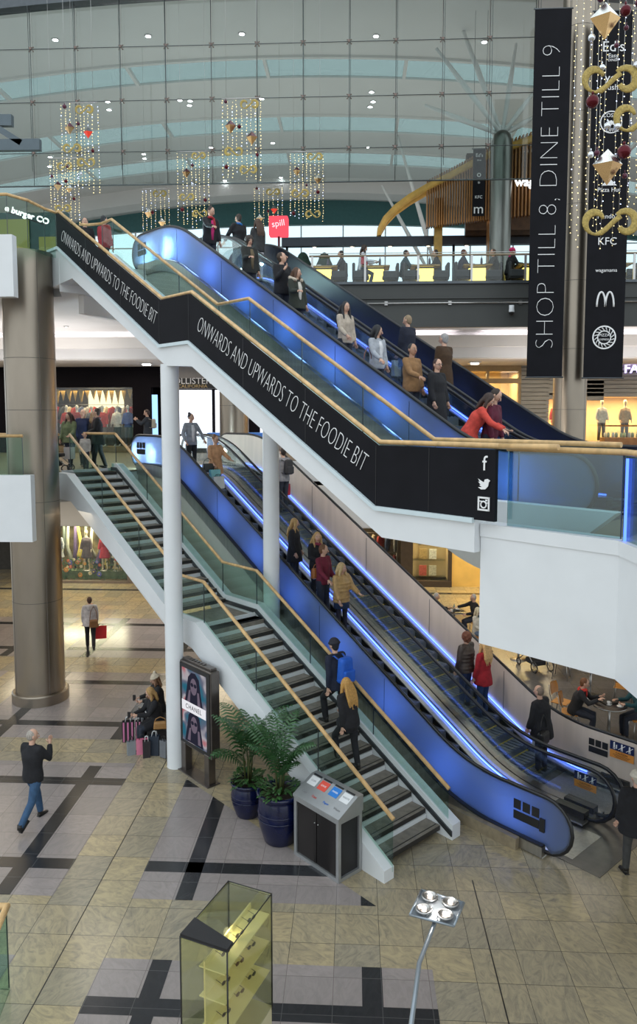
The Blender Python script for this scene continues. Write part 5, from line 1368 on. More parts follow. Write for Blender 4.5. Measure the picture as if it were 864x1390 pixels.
for x in (-.22, .22):
    for y in (-.2, .2): mb = MB(); mb.cyl((x, y, 0), (x, y, .36), .02, 6); local(chp, mb, 'leg', STEEL)
k = 0
for i in range(len(txs)-1):
    for s_, a in ((.30, -1.57), (.72, 1.57)):
        x = txs[i]+(txs[i+1]-txs[i])*s_; lb = 'dark padded chair on the %s side between tables %s' % ('near' if s_ < .5 else 'far', words_[i].replace('beside', 'by'))
        lb = 'dark padded lounge chair, %s in the row along the food court rail' % nth(k); k += 1
        if k == 1: chp.location = (x, 25.3, FZ); chp.rotation_euler = (0, 0, a); chp['label'] = lb; chp['group'] = 'dark chairs along the food court rail'
        else: dup(chp, (x, 25.3+.1*(k % 2), FZ), a, lb, 'dark chairs along the food court rail')
# small things on those tables
for i, x in enumerate(txs[:6]):
    mb = MB(); mb.lathe([(0, 0), (.035, 0), (.04, .10), (.035, .22), (.012, .26), (.012, .30), (0, .30)], (x+.15, 25.3, FZ+.83), 10); tag(mb.build('bottle', mat('dark_bottle', (.03, .02, .05), .2, noise=.1)), 'dark bottle on the glowing table %s' % words_[i], 'bottle', 'bottles on the glowing tables')
    mb = MB(); mb.lathe([(0, 0), (.06, 0), (.08, .05), (.07, .05), (0, .02)], (x-.15, 25.25, FZ+.826), 14); tag(mb.build('bowl', CERAM), 'white bowl on the glowing table %s' % words_[i], 'bowl', 'bowls on the glowing tables')
# servery counter behind
cr = thing('servery_counter', 'dark servery counter with strip lights under the canopy beam', 'counter', (3, 31.5, FZ))
mb = MB(); mb.rbox((3.4, 31.8, FZ+.62), (11.5, .9, 1.24), .02); mb.build('counter_body', mat('counter_dark', (.03, .03, .034), .3, noise=.2, nscale=2), cr)
mb = MB(); mb.bb((-2.2, 31.2, FZ+1.24), (9.2, 32.3, FZ+1.3)); mb.build('countertop', STEEL, cr)
for i, c_ in enumerate(((.8, .1, .5), (.2, .3, 1), (.9, .3, .1), (.7, .1, .7), (1, .7, .2))):
    mb = MB(); x = 1.2+i*1.5; mb.bb((x, 31.15, FZ+.95), (x+.7, 31.18, FZ+1.05)); mb.build('strip_light', emis('servery_%d' % i, c_, 1.5), cr)
for i in range(7):
    x = -1.6+i*1.5; lb = '%s pendant downlight under the dark canopy beam, counted from the ascending escalator' % nth(i)
    if i == 0: pp = downlight_proto('canopy_downlight', .09, lb, 'downlights under the canopy beam', emis('warm_glow', (1, .85, .6), 8)); pp.location = (x, 30, 13.90)
    else: dup(pp, (x, 30, 13.90), 0, lb, 'downlights under the canopy beam')
# topiary
TOP_ = mat('topiary_leaf', (.015, .05, .035), .7, noise=.4, nscale=14, bump=1, bscale=30)
for i, (px, w_, s_) in enumerate(((388, .34, 'close to the ascending escalator'), (411, .40, 'in the middle of three'), (440, .38, 'beside the first glowing table'))):
    x = at_y(px, 340, 32.6).x; t = thing('topiary_tree', 'dark clipped topiary tree by the bright food court windows, %s' % s_, 'tree', (x, 32.6, 11), group='clipped trees by the windows'); t['_local'] = 1
    mb = MB(); mb.ball((0, 0, 2.45), (w_*1.1, w_*1.1, w_*1.6), nu=16, nv=12); mb.ball((0, 0, 2.9), (w_*.7, w_*.7, w_*1.0), nu=14, nv=10)
    remesh(mb, .08, 'crown', TOP_, t, 1)
    mb = MB(); mb.cyl((0, 0, .4), (0, 0, 2.2), .04, 8); local(t, mb, 'trunk', TIM)
    mb = MB(); mb.lathe([(0, 0), (.2, 0), (.28, .5), (.24, .5), (0, .45)], seg=16); local(t, mb, 'pot', DKSTEEL)
# red box sign on a pole
rs_ = thing('sale_sign', 'small glowing red cube sign with white script above the escalators', 'sign', (-2.62, 26, 11))
mb = MB(); mb.rbox((-2.62, 26, 13.72), (.66, .40, .66), .04); mb.build('sign_box', emis('red_sign', (1., .10, .14), 1.15), rs_)
text('spill', .30, emis('pink_script', (1, .75, .8), 1.3), 'lettering', rs_, frame((-2.62, 25.79, 13.78), (1, 0, .15), (0, 0, 1)), .004)
mb = MB(); mb.cyl((-2.62, 26, 11), (-2.62, 26, 13.4), .04, 8); mb.build('pole', DKSTEEL, rs_)
# fascia pipe, dome camera
mb = MB(); mb.cyl((.4, 23.78, 10.76), (5.7, 23.78, 10.76), .028, 8); mb.cyl((7.9, 23.78, 10.76), (18, 23.78, 10.76), .028, 8)
for x in (1.0, 3.0, 5.2): mb.box((x, 23.81, 10.76), (.10, .08, .12))
tag(mb.build('conduit_pipe', STEEL), 'horizontal pale conduit pipe fixed along the dark grey fascia', 'pipe')
cm = thing('security_camera', 'white dome security camera hanging from the dark grey fascia', 'camera', (4.91, 23.7, 10.4))
mb = MB(); mb.lathe([(0, 10.66), (.08, 10.66), (.08, 10.55), (.09, 10.5), (.09, 10.45)], (4.91, 23.7, 0), 16); mb.build('housing', WHITE, cm)
mb = MB(); mb.lathe([(.085, 10.45), (.07, 10.38), (.04, 10.34), (0, 10.33)], (4.91, 23.7, 0), 16); mb.build('dome', BLACKR, cm)
mb = MB(); mb.box((4.91, 23.78, 10.60), (.05, .16, .05)); mb.build('bracket', WHITE, cm)
# ================================================================ big vertical banners
def banner(px0, py0, px1, py1, y, label):
    a, b = at_y(px0, py0, y), at_y(px1, py1, y); r = thing('hanging_banner', label, 'banner', ((a.x+b.x)/2, y, b.z))
    mb = MB(); x0, x1 = a.x, b.x; mb.bb((x0, y, b.z), (x1, y+.02, a.z)); mb.build('cloth', BANNER, r)
    for z in (a.z, b.z): mb = MB(); mb.cyl((x0-.04, y+.01, z), (x1+.04, y+.01, z), .022, 8); mb.build('rod', DKSTEEL, r)
    mb = MB()
    for x in (x0+.03, x1-.03): mb.cyl((x, y+.01, a.z), (x, y+.01, 21.3), .008, 5)
    mb.build('hanging_wire', DKSTEEL, r)
    return r, (x0+x1)/2, a.z, b.z
b1, cx, zt_, zb_ = banner(726, 12, 762, 512, 22., 'tall black banner reading SHOP TILL 8, DINE TILL 9 beside the steel column')
pa, pb2 = at_y(745, 62, 22), at_y(745, 472, 22)
Mx = frame((cx, 21.985, (pa.z+pb2.z)/2), (0, 0, 1), (-1, 0, 0))
o = text('SHOP TILL 8, DINE TILL 9', .78, LETTER, 'lettering', b1, Mx, .002, thin=-.028)
zs = [v.co.z for v in o.data.vertices]; k_ = (pa.z-pb2.z)/(max(zs)-min(zs)); zc = (max(zs)+min(zs))/2
for v in o.data.vertices: v.co.z = (pa.z+pb2.z)/2-b1.location.z+(v.co.z-zc)*k_
b2, cx, zt_, zb_ = banner(806, 15, 844, 513, 22., 'tall black banner with a column of restaurant names behind the hanging gold ornaments')
def bt(body, py, size, **k): z = at_y(826, py, 22).z; return text(body, size, LETTER, 'lettering', b2, frame((cx, 21.985, z), (1, 0, 0), (0, 0, 1)), .002, **k)
bt("Ed's", 64, .40); bt('Easy', 76, .16); bt('DINER', 82, .10); bt('yo!', 106, .34); bt('sushi', 119, .22); bt('COSTA', 157, .15); bt('COFFEE', 177, .13)
bt('Frankie', 212, .13); bt('Pizza Hut', 258, .17); bt("Nando's", 294, .18); bt('KFC', 328, .30); bt('wagamama', 367, .14)
def ring(py, r0, r1, n=32):
    z = at_y(826, py, 22).z; mb = MB()
    mb.add([V((cx+r*math.cos(2*PI*i/n), 21.982, z+r*math.sin(2*PI*i/n))) for r in (r0, r1) for i in range(n)], [(i, (i+1) % n, n+(i+1) % n, n+i) for i in range(n)]); mb.build('round_mark', LETTER, b2)
ring(166, .28, .31); ring(458, .30, .34); ring(458, .17, .20)
z = at_y(826, 458, 22).z
for i in range(16):
    a = 2*PI*i/16; mb = MB(); mb.tube([(cx+.20*math.cos(a), 21.984, z+.20*math.sin(a)), (cx+.29*math.cos(a+.25), 21.984, z+.29*math.sin(a+.25))], .014, 4); mb.build('round_mark', LETTER, b2)
bt('PIZZA', 455, .11); bt('EXPRESS', 461, .075)
for i in range(3):
    mb = MB(); mb.ball((cx+(-.08+.08*i), 21.985, at_y(826, 167, 22).z), (.045, .006, .07)); mb.build('bean_mark', LETTER, b2)
mb = MB(); z = at_y(826, 249, 22).z; mb.add([(cx-.22, 21.985, z-.06), (cx+.22, 21.985, z-.06), (cx+.10, 21.985, z+.05), (cx, 21.985, z+.16), (cx-.10, 21.985, z+.05)], [(0, 1, 2, 3, 4)]); mb.build('roof_mark', LETTER, b2)
z = at_y(826, 406, 22).z; mb = MB()
for s_ in (-1, 1): mb.tube([(cx+s_*(.12-.12*math.cos(t)), 21.985, z-.22+.42*math.sin(t)) for t in [PI*i/12*1.0 for i in range(13)]], [.028]*13, 6)
mb.build('arches_mark', LETTER, b2)
# ================================================================ shops
WARMW = mat('warm_shop_wall', (.62, .48, .28), .7, noise=.08, nscale=2)
DKW = mat('dark_shop_wall', (.05, .035, .022), .6, noise=.3, nscale=3)
def mannequin_proto(top, leg, headc=(.72, .70, .66), dress=False, armed=(12, 8)):
    r = thing('mannequin', '', 'mannequin', (0, 0, 0)); r['_local'] = 1
    mm = mat('mannequin_skin_%02d' % int(headc[0]*99), headc, .4, noise=.03)
    mb = MB(); mb.ball((0, 0, 1.68), (.075, .09, .115)); mb.tube([(0, 0, 1.45), (0, 0, 1.62)], .045, 8)
    mb.tube([(0, 0, .85), (0, 0, 1.05), (0, 0, 1.3), (0, 0, 1.45)], [(.15, .1), (.12, .09), (.16, .1), (.12, .06)], 10, side=(1, 0, 0))
    for s_ in (-1, 1):
        mb.tube([(s_*.14, 0, 1.42), (s_*.22, -.02, 1.15), (s_*.24, -.1, .92)], [.05, .04, .03], 8); mb.ball((s_*.245, -.13, .86), (.025, .03, .055))
        mb.tube([(s_*.08, 0, .92), (s_*.09, -.02, .5), (s_*.10, .02, .06)], [.075, .05, .035], 8); mb.ball((s_*.10, -.05, .04), (.04, .10, .035))
    remesh(mb, .03, 'body', mm, r, 1)
    tm = cloth('mq_%02d%02d%02d' % tuple(int(c*99) for c in top), top); mb = MB()
    mb.tube([(0, 0, .55 if dress else .82), (0, 0, 1.05), (0, 0, 1.32), (0, 0, 1.47)], [(.26, .2) if dress else (.19, .14), (.15, .115), (.19, .135), (.10, .07)], 14, side=(1, 0, 0))
    for s_ in (-1, 1): mb.tube([(s_*.13, 0, 1.42), (s_*.22, -.02, 1.15), (s_*.24, -.09, .95)], [.07, .055, .045], 8)
    remesh(mb, .03, 'outfit', tm, r, 1)
    if not dress:
        lm = cloth('mq_%02d%02d%02d' % tuple(int(c*99) for c in leg), leg); mb = MB()
        for s_ in (-1, 1): mb.tube([(s_*.075, 0, .95), (s_*.09, -.02, .5), (s_*.10, .02, .10)], [.10, .07, .055], 8)
        mb.build('trousers', lm, None, loc=(0, 0, 0)).parent = r
    mb = MB(); mb.lathe([(0, 0), (.2, 0), (.2, .015), (0, .02)], seg=20); local(r, mb, 'base', STEEL)
    return r
def garment_proto(col, ln=.75):
    r = thing('hanging_shirt', '', 'clothes', (0, 0, 0)); r['_local'] = 1
    m = cloth('gm_%02d%02d%02d' % tuple(int(c*99) for c in col), col); mb = MB()
    mb.tube([(0, 0, -.03), (0, 0, -.12), (0, 0, -ln*.6), (0, 0, -ln)], [(.05, .03), (.19, .05), (.19, .055), (.22, .06)], 10, side=(1, 0, 0))
    for s_ in (-1, 1): mb.tube([(s_*.15, 0, -.10), (s_*.25, 0, -.35), (s_*.27, 0, -.60)], [.06, .05, .045], 8)
    local(r, mb, 'garment', m)
    mb = MB(); mb.tube([(-.18, 0, -.10), (0, 0, -.01), (.18, 0, -.10)], .007, 5); mb.tube([(0, 0, -.01), (0, 0, .05), (.03, 0, .07)], .004, 5); local(r, mb, 'hanger', STEEL); return r
def shop_box(x0, x1, z0, z1, d, wallm, floorm=None, y=31.0):
    mb = MB(); mb.bb((x0-.1, y+d, z0), (x1+.1, y+d+.08, z1)); mb.bb((x0-.1, y, z0), (x0, y+d, z1)); mb.bb((x1, y, z0), (x1+.1, y+d, z1)); mb.bb((x0, y, z1), (x1, y+d, z1+.06))
    struct('wall_shop_interior', mb, wallm)
def pane(x0, x1, z0, z1, y=30.98):
    window_n[0] += 1; mb = MB(); mb.bb((x0, y, z0), (x1, y+.012, z1)); return struct('window_%d' % window_n[0], mb, CLEAR)
window_n = [0]
FACB = mat('matt_black_facade', (.005, .004, .006), .8, spec=.1, noise=.1)
# --- shop 1, first floor: black front with bunting, red and check clothes
mb = MB(); mb.bb((-14.4, 30.9, 8.42), (-7.9, 31.2, 9.28)); mb.bb((-9.35, 30.9, MID), (-8.55, 31.2, 8.42)); mb.bb((-20, 30.9, MID), (-13.4, 31.2, 9.28)); mb.bb((-8.6, 31.0, MID), (-8.5, 32.8, 8.42)); mb.bb((-7.9, 30.9, MID), (-7.75, 31.2, 9.28))
struct('wall_shopfront_black', mb, FACB)
shop_box(-13.4, -9.35, MID, 8.42, 2.2, DKW); pane(-13.4, -9.35, MID, 8.42)
mb = MB(); mb.bb((-11.9, 32.7, 6.9), (-10.3, 32.76, 8.35)); o = mb.build('wall_display_panel', emis('warm_panel', (1, .84, .50), 1.7)); o['kind'] = 'structure'
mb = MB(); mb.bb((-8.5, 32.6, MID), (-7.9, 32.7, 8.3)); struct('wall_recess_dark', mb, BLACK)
bl = thing('lit_screen', 'tall pale blue lit panel in the dark recess beside the black shopfront', 'light', (-8.42, 31.0, MID)); mb = MB(); mb.bb((-8.48, 30.75, MID+.3), (-8.25, 30.80, 8.1)); mb.build('panel', emis('pale_blue_panel', (.35, .62, 1), 1.6), bl); mb = MB(); mb.bb((-8.50, 30.74, MID), (-8.22, 30.82, MID+.3)); mb.build('base_trim', BLACK, bl)
BUNT = mat('gold_bunting', (.40, .24, .05), .6, noise=.3)
for i in range(22):
    x = -13.3+i*.178; L = .38+.28*random.random(); mb = MB(); y = 31.25+.3*(i % 3)
    mb.add([(x-.12, y, 8.36), (x+.12, y, 8.36), (x, y, 8.36-L), (x-.12, y+.012, 8.36), (x+.12, y+.012, 8.36), (x, y+.012, 8.36-L)], [(0, 1, 2), (5, 4, 3), (0, 3, 4, 1), (1, 4, 5, 2), (2, 5, 3, 0)])
    tag(mb.build('pennant', BUNT), '%s gold pennant along the head of the black shop window' % nth(i), 'pennant', 'gold pennants in the shop window')
outs = [((.50, .42, .32), (.06, .06, .08), 'beige'), ((.50, .03, .02), (.03, .03, .04), 'red'), ((.30, .02, .02), (.02, .02, .03), 'dark red'), ((.10, .10, .12), (.03, .03, .05), 'charcoal'), ((.55, .04, .03), (.1, .08, .06), 'bright red'), ((.62, .60, .55), (.02, .02, .02), 'white'), ((.03, .07, .25), (.05, .05, .06), 'blue')]
for i, (a, b, nm) in enumerate(outs):
    m_ = mannequin_proto(a, b); m_.location = (-13.1+.56*i, 31.5+.25*(i % 2), MID+.25); m_['label'] = 'mannequin in a %s top behind the black-framed first-floor shop window' % nm; m_['group'] = 'mannequins of the black-fronted shop'
mb = MB(); mb.rbox((-11.4, 31.75, MID+.125), (3.9, 1.2, .25), .02); tag(mb.build('display_plinth', mat('plinth_wood', (.22, .13, .06), .6, noise=.2)), 'low wooden plinth beneath the mannequins of the black-fronted shop', 'plinth')
gcols = [((.45, .03, .02), 'red'), ((.05, .05, .06), 'black'), ((.55, .45, .3), 'cream'), ((.30, .03, .03), 'wine red'), ((.08, .10, .18), 'navy'), ((.4, .38, .36), 'grey')]
def rail_of(x0, x1, y, z, cols, lab, n, seedv=1):
    mb = MB(); mb.cyl((x0-.1, y, z+.06), (x1+.1, y, z+.06), .015, 6); mb.cyl((x0-.1, y, z+.06), (x0-.1, y, z+1.2 if False else z-1.3), .015, 6); mb.cyl((x1+.1, y, z+.06), (x1+.1, y, z-1.3), .015, 6)
    tag(mb.build('clothes_rail', STEEL), 'steel clothes rail carrying %s' % lab, 'clothes rail')
    pr_ = {}
    for i in range(n):
        c_, nm = cols[(i*seedv) % len(cols)]; x = x0+(x1-x0)*i/(n-1)
        lb = '%s top, %s on the rail of %s' % (nm, nth(i), lab)
        if nm not in pr_:
            g_ = garment_proto(c_); g_.location = (x, y, z); g_.rotation_euler = (0, 0, 1.0); g_['label'] = lb; g_['group'] = lab; pr_[nm] = g_
        else: dup(pr_[nm], (x, y, z), 1.0+.2*(i % 3), lb, lab)
rail_of(-13.2, -9.6, 32.4, MID+2.0, gcols, 'red and dark tops in the black-fronted shop', 14)
# --- shop 2: white light screens and dark italic sign
mb = MB(); mb.bb((-7.75, 30.9, 8.35), (-3.0, 31.2, 9.28)); mb.bb((-3.2, 30.9, MID), (-1.4, 31.2, 9.28)); struct('wall_shopfront_grey', mb, mat('taupe_front', (.30, .28, .27), .6, noise=.05))
mb = MB(); mb.bb((-7.75, 31.1, MID), (-3.2, 31.15, 8.35)); struct('wall_screen_backing', mb, FACB)
for i, (a, b) in enumerate(((-7.6, -6.0), (-5.85, -5.6), (-3.95, -3.3))):
    t = thing('light_screen', ('large glowing white shop screen behind the shopper in the grey cardigan', 'narrow glowing screen strip beside the large white screen', 'pale glowing screen on the far side of the brushed steel column')[i], 'screen', (a, 31, MID)); mb = MB(); mb.bb((a, 31.0, MID+.2), (b, 31.05, 8.3)); mb.build('screen', emis('white_screen', (.86, .90, 1.), 2.2), t)
    mb = MB(); mb.bb((a-.03, 30.99, MID), (b+.03, 31.06, MID+.2)); mb.build('base_trim', BLACK, t)
sg = thing('shop_sign', 'black fascia sign with pale italic name and a gold line beneath, above the white screens', 'sign', (-6.7, 30.8, 8.35))
mb = MB(); mb.bb((-8.1, 30.78, 8.36), (-5.82, 30.9, 8.78)); mb.build('board', BLACK, sg)
text('HOLLISTER', .36, LETTER, 'lettering', sg, frame((-6.9, 30.765, 8.66), (1, 0, 0), (.25, 0, 1)), .006, sx=1.05)
text('CALIFORNIA', .20, mat('gold_print', (.5, .36, .16), .5), 'lettering', sg, frame((-6.75, 30.765, 8.45), (1, 0, 0), (0, 0, 1)), .004, sx=1.1)
mb = MB(); mb.rbox((-4.5, 29.2, MID+.45), (2.6, .6, .9), .03); tag(mb.build('blue_counter', mat('blue_counter', (.05, .16, .45), .4, noise=.1, emit=(.1, .3, 1), es=.25)), 'blue lit counter in front of the glowing screens', 'counter')
# --- shop 3, first floor far side: timber-clad piers and warm windows
CLP = mat('grey_timber_cladding', (.22, .21, .19), .7, noise=.18, nscale=5, aniso=(.4, 1, 6))
mb = MB()
def clad(x0, x1, z0, z1):
    z = z0
    while z < z1: mb.bb((x0, 30.86+.02*(int(z*10) % 2), z), (x1, 31.1, min(z+.15, z1))); z += .17
clad(6.85, 8.0, MID, 9.28); clad(8.9, 10.2, MID+2.2, 9.28); clad(8.0, 18, 8.0, 9.28); clad(8.0, 8.9, 7.9, 8.4)
struct('wall_timber_clad', mb, CLP)
mb = MB(); mb.bb((-1.4, 30.9, 9.05), (6.85, 31.2, 9.28)); mb.bb((-1.4, 30.85, 8.55), (6.85, 31.0, 8.75)); mb.bb((5.45, 30.9, MID), (5.55, 31.1, 9.1)); mb.bb((6.75, 30.9, MID), (6.87, 31.1, 9.1)); mb.bb((1.5, 30.9, MID), (1.6, 31.1, 9.1)); struct('trim_shop_window_frame', mb, mat('warm_frame', (.30, .20, .09), .5, noise=.1))
shop_box(-1.3, 6.8, MID, 9.1, 2.2, WARMW); pane(-1.3, 6.8, MID, 9.05); shop_box(8.0, 18, MID, 8.0, 2.2, WARMW); pane(8.0, 17, MID, 8.0)
outs = [((.62, .58, .50), (.4, .3, .2), 'cream', 4.9, 1), ((.60, .05, .03), (.45, .20, .08), 'red', 8.45, 0), ((.55, .22, .25), (.3, .2, .15), 'pink', 8.85, 0), ((.60, .55, .48), (.1, .08, .06), 'pale', 10.35, 0), ((.42, .30, .18), (.08, .06, .05), 'tan', 11.3, 0), ((.65, .62, .6), (.3, .28, .25), 'white', 12.1, 0), ((.45, .20, .08), (.05, .04, .04), 'rust', 5.9, 0)]
for i, (a, b, nm, x, dr) in enumerate(outs):
    m_ = mannequin_proto(a, b, headc=(.75, .62, .42), dress=bool(dr)); m_.location = (x, 31.5, MID+.45); m_['label'] = 'mannequin in a %s outfit in the warm windows by the timber-clad piers' % nm; m_['group'] = 'mannequins of the timber-clad shop'
mb = MB(); mb.rbox((4.9, 31.9, MID+.22), (3.4, 1.4, .44), .02); tag(mb.build('display_plinth', WARMW), 'pale plinth under the cream mannequin in the wide warm window', 'plinth')
mb = MB(); mb.rbox((12.5, 31.9, MID+.22), (8.6, 1.4, .44), .02); tag(mb.build('display_plinth', WARMW), 'long pale plinth under the mannequins below the violet letters', 'plinth')
sg = thing('shop_sign', 'violet glowing letters on the timber cladding above the warm windows', 'sign', (11.6, 30.8, 9.0))
text('FAT FACE', .52, emis('violet_glow', (.62, .50, 1.), 3), 'lettering', sg, frame((10.95, 30.78, 9.12), (1, 0, 0), (0, 0, 1)), .03, align='LEFT', thin=.008)
mb = MB(); mb.bb((10.9, 30.80, 9.0), (13.6, 30.86, 9.06)); mb.build('mounting_rail', BLACK, sg)
for j, (x0, x1) in enumerate(((8.1, 9.0), (10.0, 13.6))):
    ct = thing('display_counter', ('wood-edged glass counter of goods under the red mannequin', 'long glass-topped counter of pale jars below the far warm windows')[j], 'counter', ((x0+x1)/2, 30.2, MID))
    mb = MB(); mb.rbox(((x0+x1)/2, 30.3, MID+.35), (x1-x0, .6, .70), .02); mb.build('base', mat('counter_wood', (.26, .12, .04), .5, noise=.2), ct)
    mb = MB(); mb.bb((x0, 30.0, MID+.72), (x1, 30.02, MID+1.15)); mb.bb((x0, 30.0, MID+1.15), (x1, 30.6, MID+1.17)); mb.build('glass', CLEAR, ct)
    mb = MB(); mb.bb((x0, 29.97, MID+1.14), (x1, 30.03, MID+1.2)); mb.build('rail', TIM, ct)
    n_ = int((x1-x0)/.16)
    for i in range(n_):
        c_ = random.choice([(.65, .62, .40), (.45, .50, .25), (.7, .68, .6), (.30, .35, .2)])
        x = x0+.1+i*.16; mb = MB(); mb.lathe([(0, 0), (.055, 0), (.06, .1), (.055, .16), (.04, .17), (.04, .2), (0, .2)], (x, 30.25+.1*(i % 2), MID+.70), 10)
        tag(mb.build('jar', mat('jar_%02d%02d%02d' % tuple(int(q*99) for q in c_), c_, .3, noise=.1)), '%s glass jar of goods in the %s' % (nth(i), ('counter under the red mannequin', 'long counter below the far warm windows')[j]), 'jar', 'jars in the shop counters')
# --- shop 4, ground floor: flower garden window
mb = MB(); mb.bb((-20, 30.9, 2.58), (-9.7, 31.2, 3.5)); mb.bb((-9.75, 30.9, 0), (-9.2, 31.2, 3.5)); mb.bb((-13.5, 30.85, 0), (-9.7, 31.1, .10)); struct('wall_shopfront_ground', mb, mat('bronze_front', (.20, .16, .13), .5, .3, noise=.1))
shop_box(-13.4, -9.75, 0.1, 2.6, 2.0, mat('garden_backdrop', (.14, .11, .05), .7, noise=.7, nscale=3)); pane(-13.4, -9.75, .1, 2.58)
MULT = []
rd = random.Random(4)
bp_ = [((.55, .42, .08), 'yellow'), ((.10, .12, .10), 'dark'), ((.30, .30, .24), 'stone grey'), ((.08, .05, .12), 'purple black')]
for i in range(13):
    c_, nm = bp_[i % 4]; x = -13.2+i*.28; mb = MB(); h_ = rd.uniform(.0, .9); pts = [(x+rd.uniform(-.08, .08), 31.6+.4*rd.random(), z) for z in (h_, h_+.6, h_+1.1, 2.55)]
    mb.tube(pts, [.04, .10+.05*rd.random(), .08, .05], 7); tag(mb.build('fabric_drape', cloth('drape_%d' % (i % 4), c_)), '%s %s cloth trunk hanging in the flower garden window' % (nth(i), nm), 'drape', 'cloth trunks in the flower window')
FLC = [((.62, .12, .10), 'red'), ((.70, .30, .30), 'pink'), ((.70, .60, .45), 'cream'), ((.12, .12, .45), 'blue'), ((.65, .25, .05), 'orange'), ((.05, .04, .12), 'indigo')]
fp = {}
STALK = mat('flower_stalk', (.04, .12, .04), .6, noise=.3)
for i in range(60):
    c_, nm = FLC[rd.randrange(6)]; x = -13.3+3.45*((i*.618) % 1); z = .25+.75*rd.random()**1.4; loc = (x, 31.15+.5*rd.random(), z)
    lb = '%s paper flower in the lower part of the ground-floor garden window' % nm
    if nm not in fp:
        t = thing('paper_flower', lb, 'flower', loc, group='%s paper flowers in the garden window' % nm); t['_local'] = 1
        mb = MB()
        for k in range(7):
            a = k*.897; mb.ball((.045*math.cos(a), -.01, .045*math.sin(a)), (.032, .012, .032), nu=7, nv=5)
        local(t, mb, 'petals', mat('petal_'+nm, c_, .6, noise=.2)); mb = MB(); mb.ball((0, -.02, 0), (.025, .015, .025), nu=6, nv=5); local(t, mb, 'flower_centre', mat('flower_eye', (.6, .45, .1), .6, noise=.1))
        mb = MB(); mb.tube([(0, 0, -.02), (.01, .02, -.15), (0, .02, -.25)], .006, 4); local(t, mb, 'stalk', STALK); fp[nm] = t
    else: dup(fp[nm], loc, 0, lb, '%s paper flowers in the garden window' % nm, scale=rd.uniform(.8, 1.5))
o = MB()
for i in range(320):
    x = -13.35+3.55*rd.random(); z = .12+.85*rd.random()**1.5; y = 31.2+.6*rd.random(); a = rd.uniform(0, 6.3); L = .09+.1*rd.random()
    p = V((x, y, z)); q = p+V((math.cos(a)*L, 0, math.sin(a)*L)); s_ = V((-math.sin(a), .3, math.cos(a)))*.03
    o.add([p, (p+q)/2+s_, q, (p+q)/2-s_], [(0, 1, 2, 3)])
tag(o.build('garden_foliage', mat('garden_green', (.06, .14, .07), .6, noise=.6, nscale=3)), 'dense painted leaves filling the bottom of the flower garden window', 'foliage', kind='stuff')
for i, (a, b, nm, x) in enumerate((((.30, .30, .32), (.2, .2, .2), 'silver grey dress', -12.95), ((.08, .06, .07), (.05, .05, .05), 'black dress', -11.7), ((.35, .02, .04), (.05, .05, .05), 'crimson dress', -10.9), ((.40, .38, .34), (.1, .1, .1), 'pale sequin dress', -10.35))):
    m_ = mannequin_proto(a, b, dress=True, headc=(.70, .60, .42)); m_.location = (x, 31.45, .45); m_['label'] = 'mannequin in a %s in the ground-floor flower garden window' % nm; m_['group'] = 'mannequins of the flower window'
mb = MB(); mb.bb((-13.3, 31.3, .1), (-9.9, 31.8, .45)); tag(mb.build('display_plinth', mat('plinth_green', (.08, .12, .06), .7, noise=.4)), 'low green plinth among the flowers of the garden window', 'plinth')
t = thing('monitor', 'small pale blue monitor hanging in the flower garden window', 'screen', (-10.55, 31.3, 2.0)); mb = MB(); mb.bb((-10.85, 31.25, 1.75), (-10.2, 31.3, 2.15)); mb.build('bezel', BLACK, t); mb = MB(); mb.bb((-10.82, 31.24, 1.78), (-10.23, 31.25, 2.12)); mb.build('display', emis('blue_monitor', (.3, .55, 1.), 1.2), t); mb = MB(); mb.cyl((-10.5, 31.28, 2.15), (-10.5, 31.28, 2.58), .012, 6); mb.build('hanger_rod', BLACK, t)
# --- shop 5, ground floor behind the cafe
mb = MB(); mb.bb((-9.2, 30.9, 2.75), (10, 31.2, 3.5)); mb.bb((2.0, 30.8, 0), (2.5, 31.2, 2.75)); mb.bb((-9.2, 30.9, 0), (-6.5, 31.2, 2.75)); mb.bb((4.0, 30.9, 0), (4.15, 31.1, 2.75)); mb.bb((2.5, 30.85, 0), (4.15, 31.15, .25)); struct('wall_shopfront_cafe', mb, mat('dark_bronze_front', (.06, .045, .035), .5, .3, noise=.1))
shop_box(-6.5, 2.0, 0, 2.75, 2.2, DKW); shop_box(2.5, 4.0, .25, 2.75, .8, WARMW); pane(-6.5, 2.0, 0, 2.75); pane(2.5, 4.0, .25, 2.72)
mb = MB(); mb.bb((4.15, 31.0, 0), (10, 31.2, 3.5)); struct('wall_cafe_warm', mb, mat('yellow_plaster', (.68, .46, .14), .6, noise=.1, nscale=2))
rail_of(-3.6, 1.8, 31.8, 2.1, gcols, 'mixed tops behind the cafe', 18, 1); rail_of(-3.6, 1.8, 32.4, 1.1, gcols[2:]+gcols[:2], 'low tops behind the cafe', 18, 5)
for i in range(3):
    for j in range(2):
        c_ = ((.62, .12, .10), (.70, .66, .55), (.5, .35, .15), (.75, .74, .70), (.4, .1, .08), (.6, .5, .3))[i*2+j]; mb = MB(); mb.rbox((3.0+.42*j, 31.65, .55+.72*i), (.32, .04, .45), .006)
        tag(mb.build('poster_card', mat('poster_%d%d' % (i, j), c_, .5, noise=.3, nscale=14)), '%s display card in the %s row of the small lit vitrine behind the cafe' % (('first', 'second')[j], ('lowest', 'middle', 'topmost')[i]), 'poster', 'cards in the lit vitrine')
    mb = MB(); mb.bb((2.55, 31.5, .28+.72*i), (3.95, 31.8, .31+.72*i)); tag(mb.build('glass_shelf', CLEAR), '%s glass shelf of the small lit vitrine behind the cafe' % ('lowest', 'middle', 'topmost')[i], 'shelf', 'vitrine shelves')
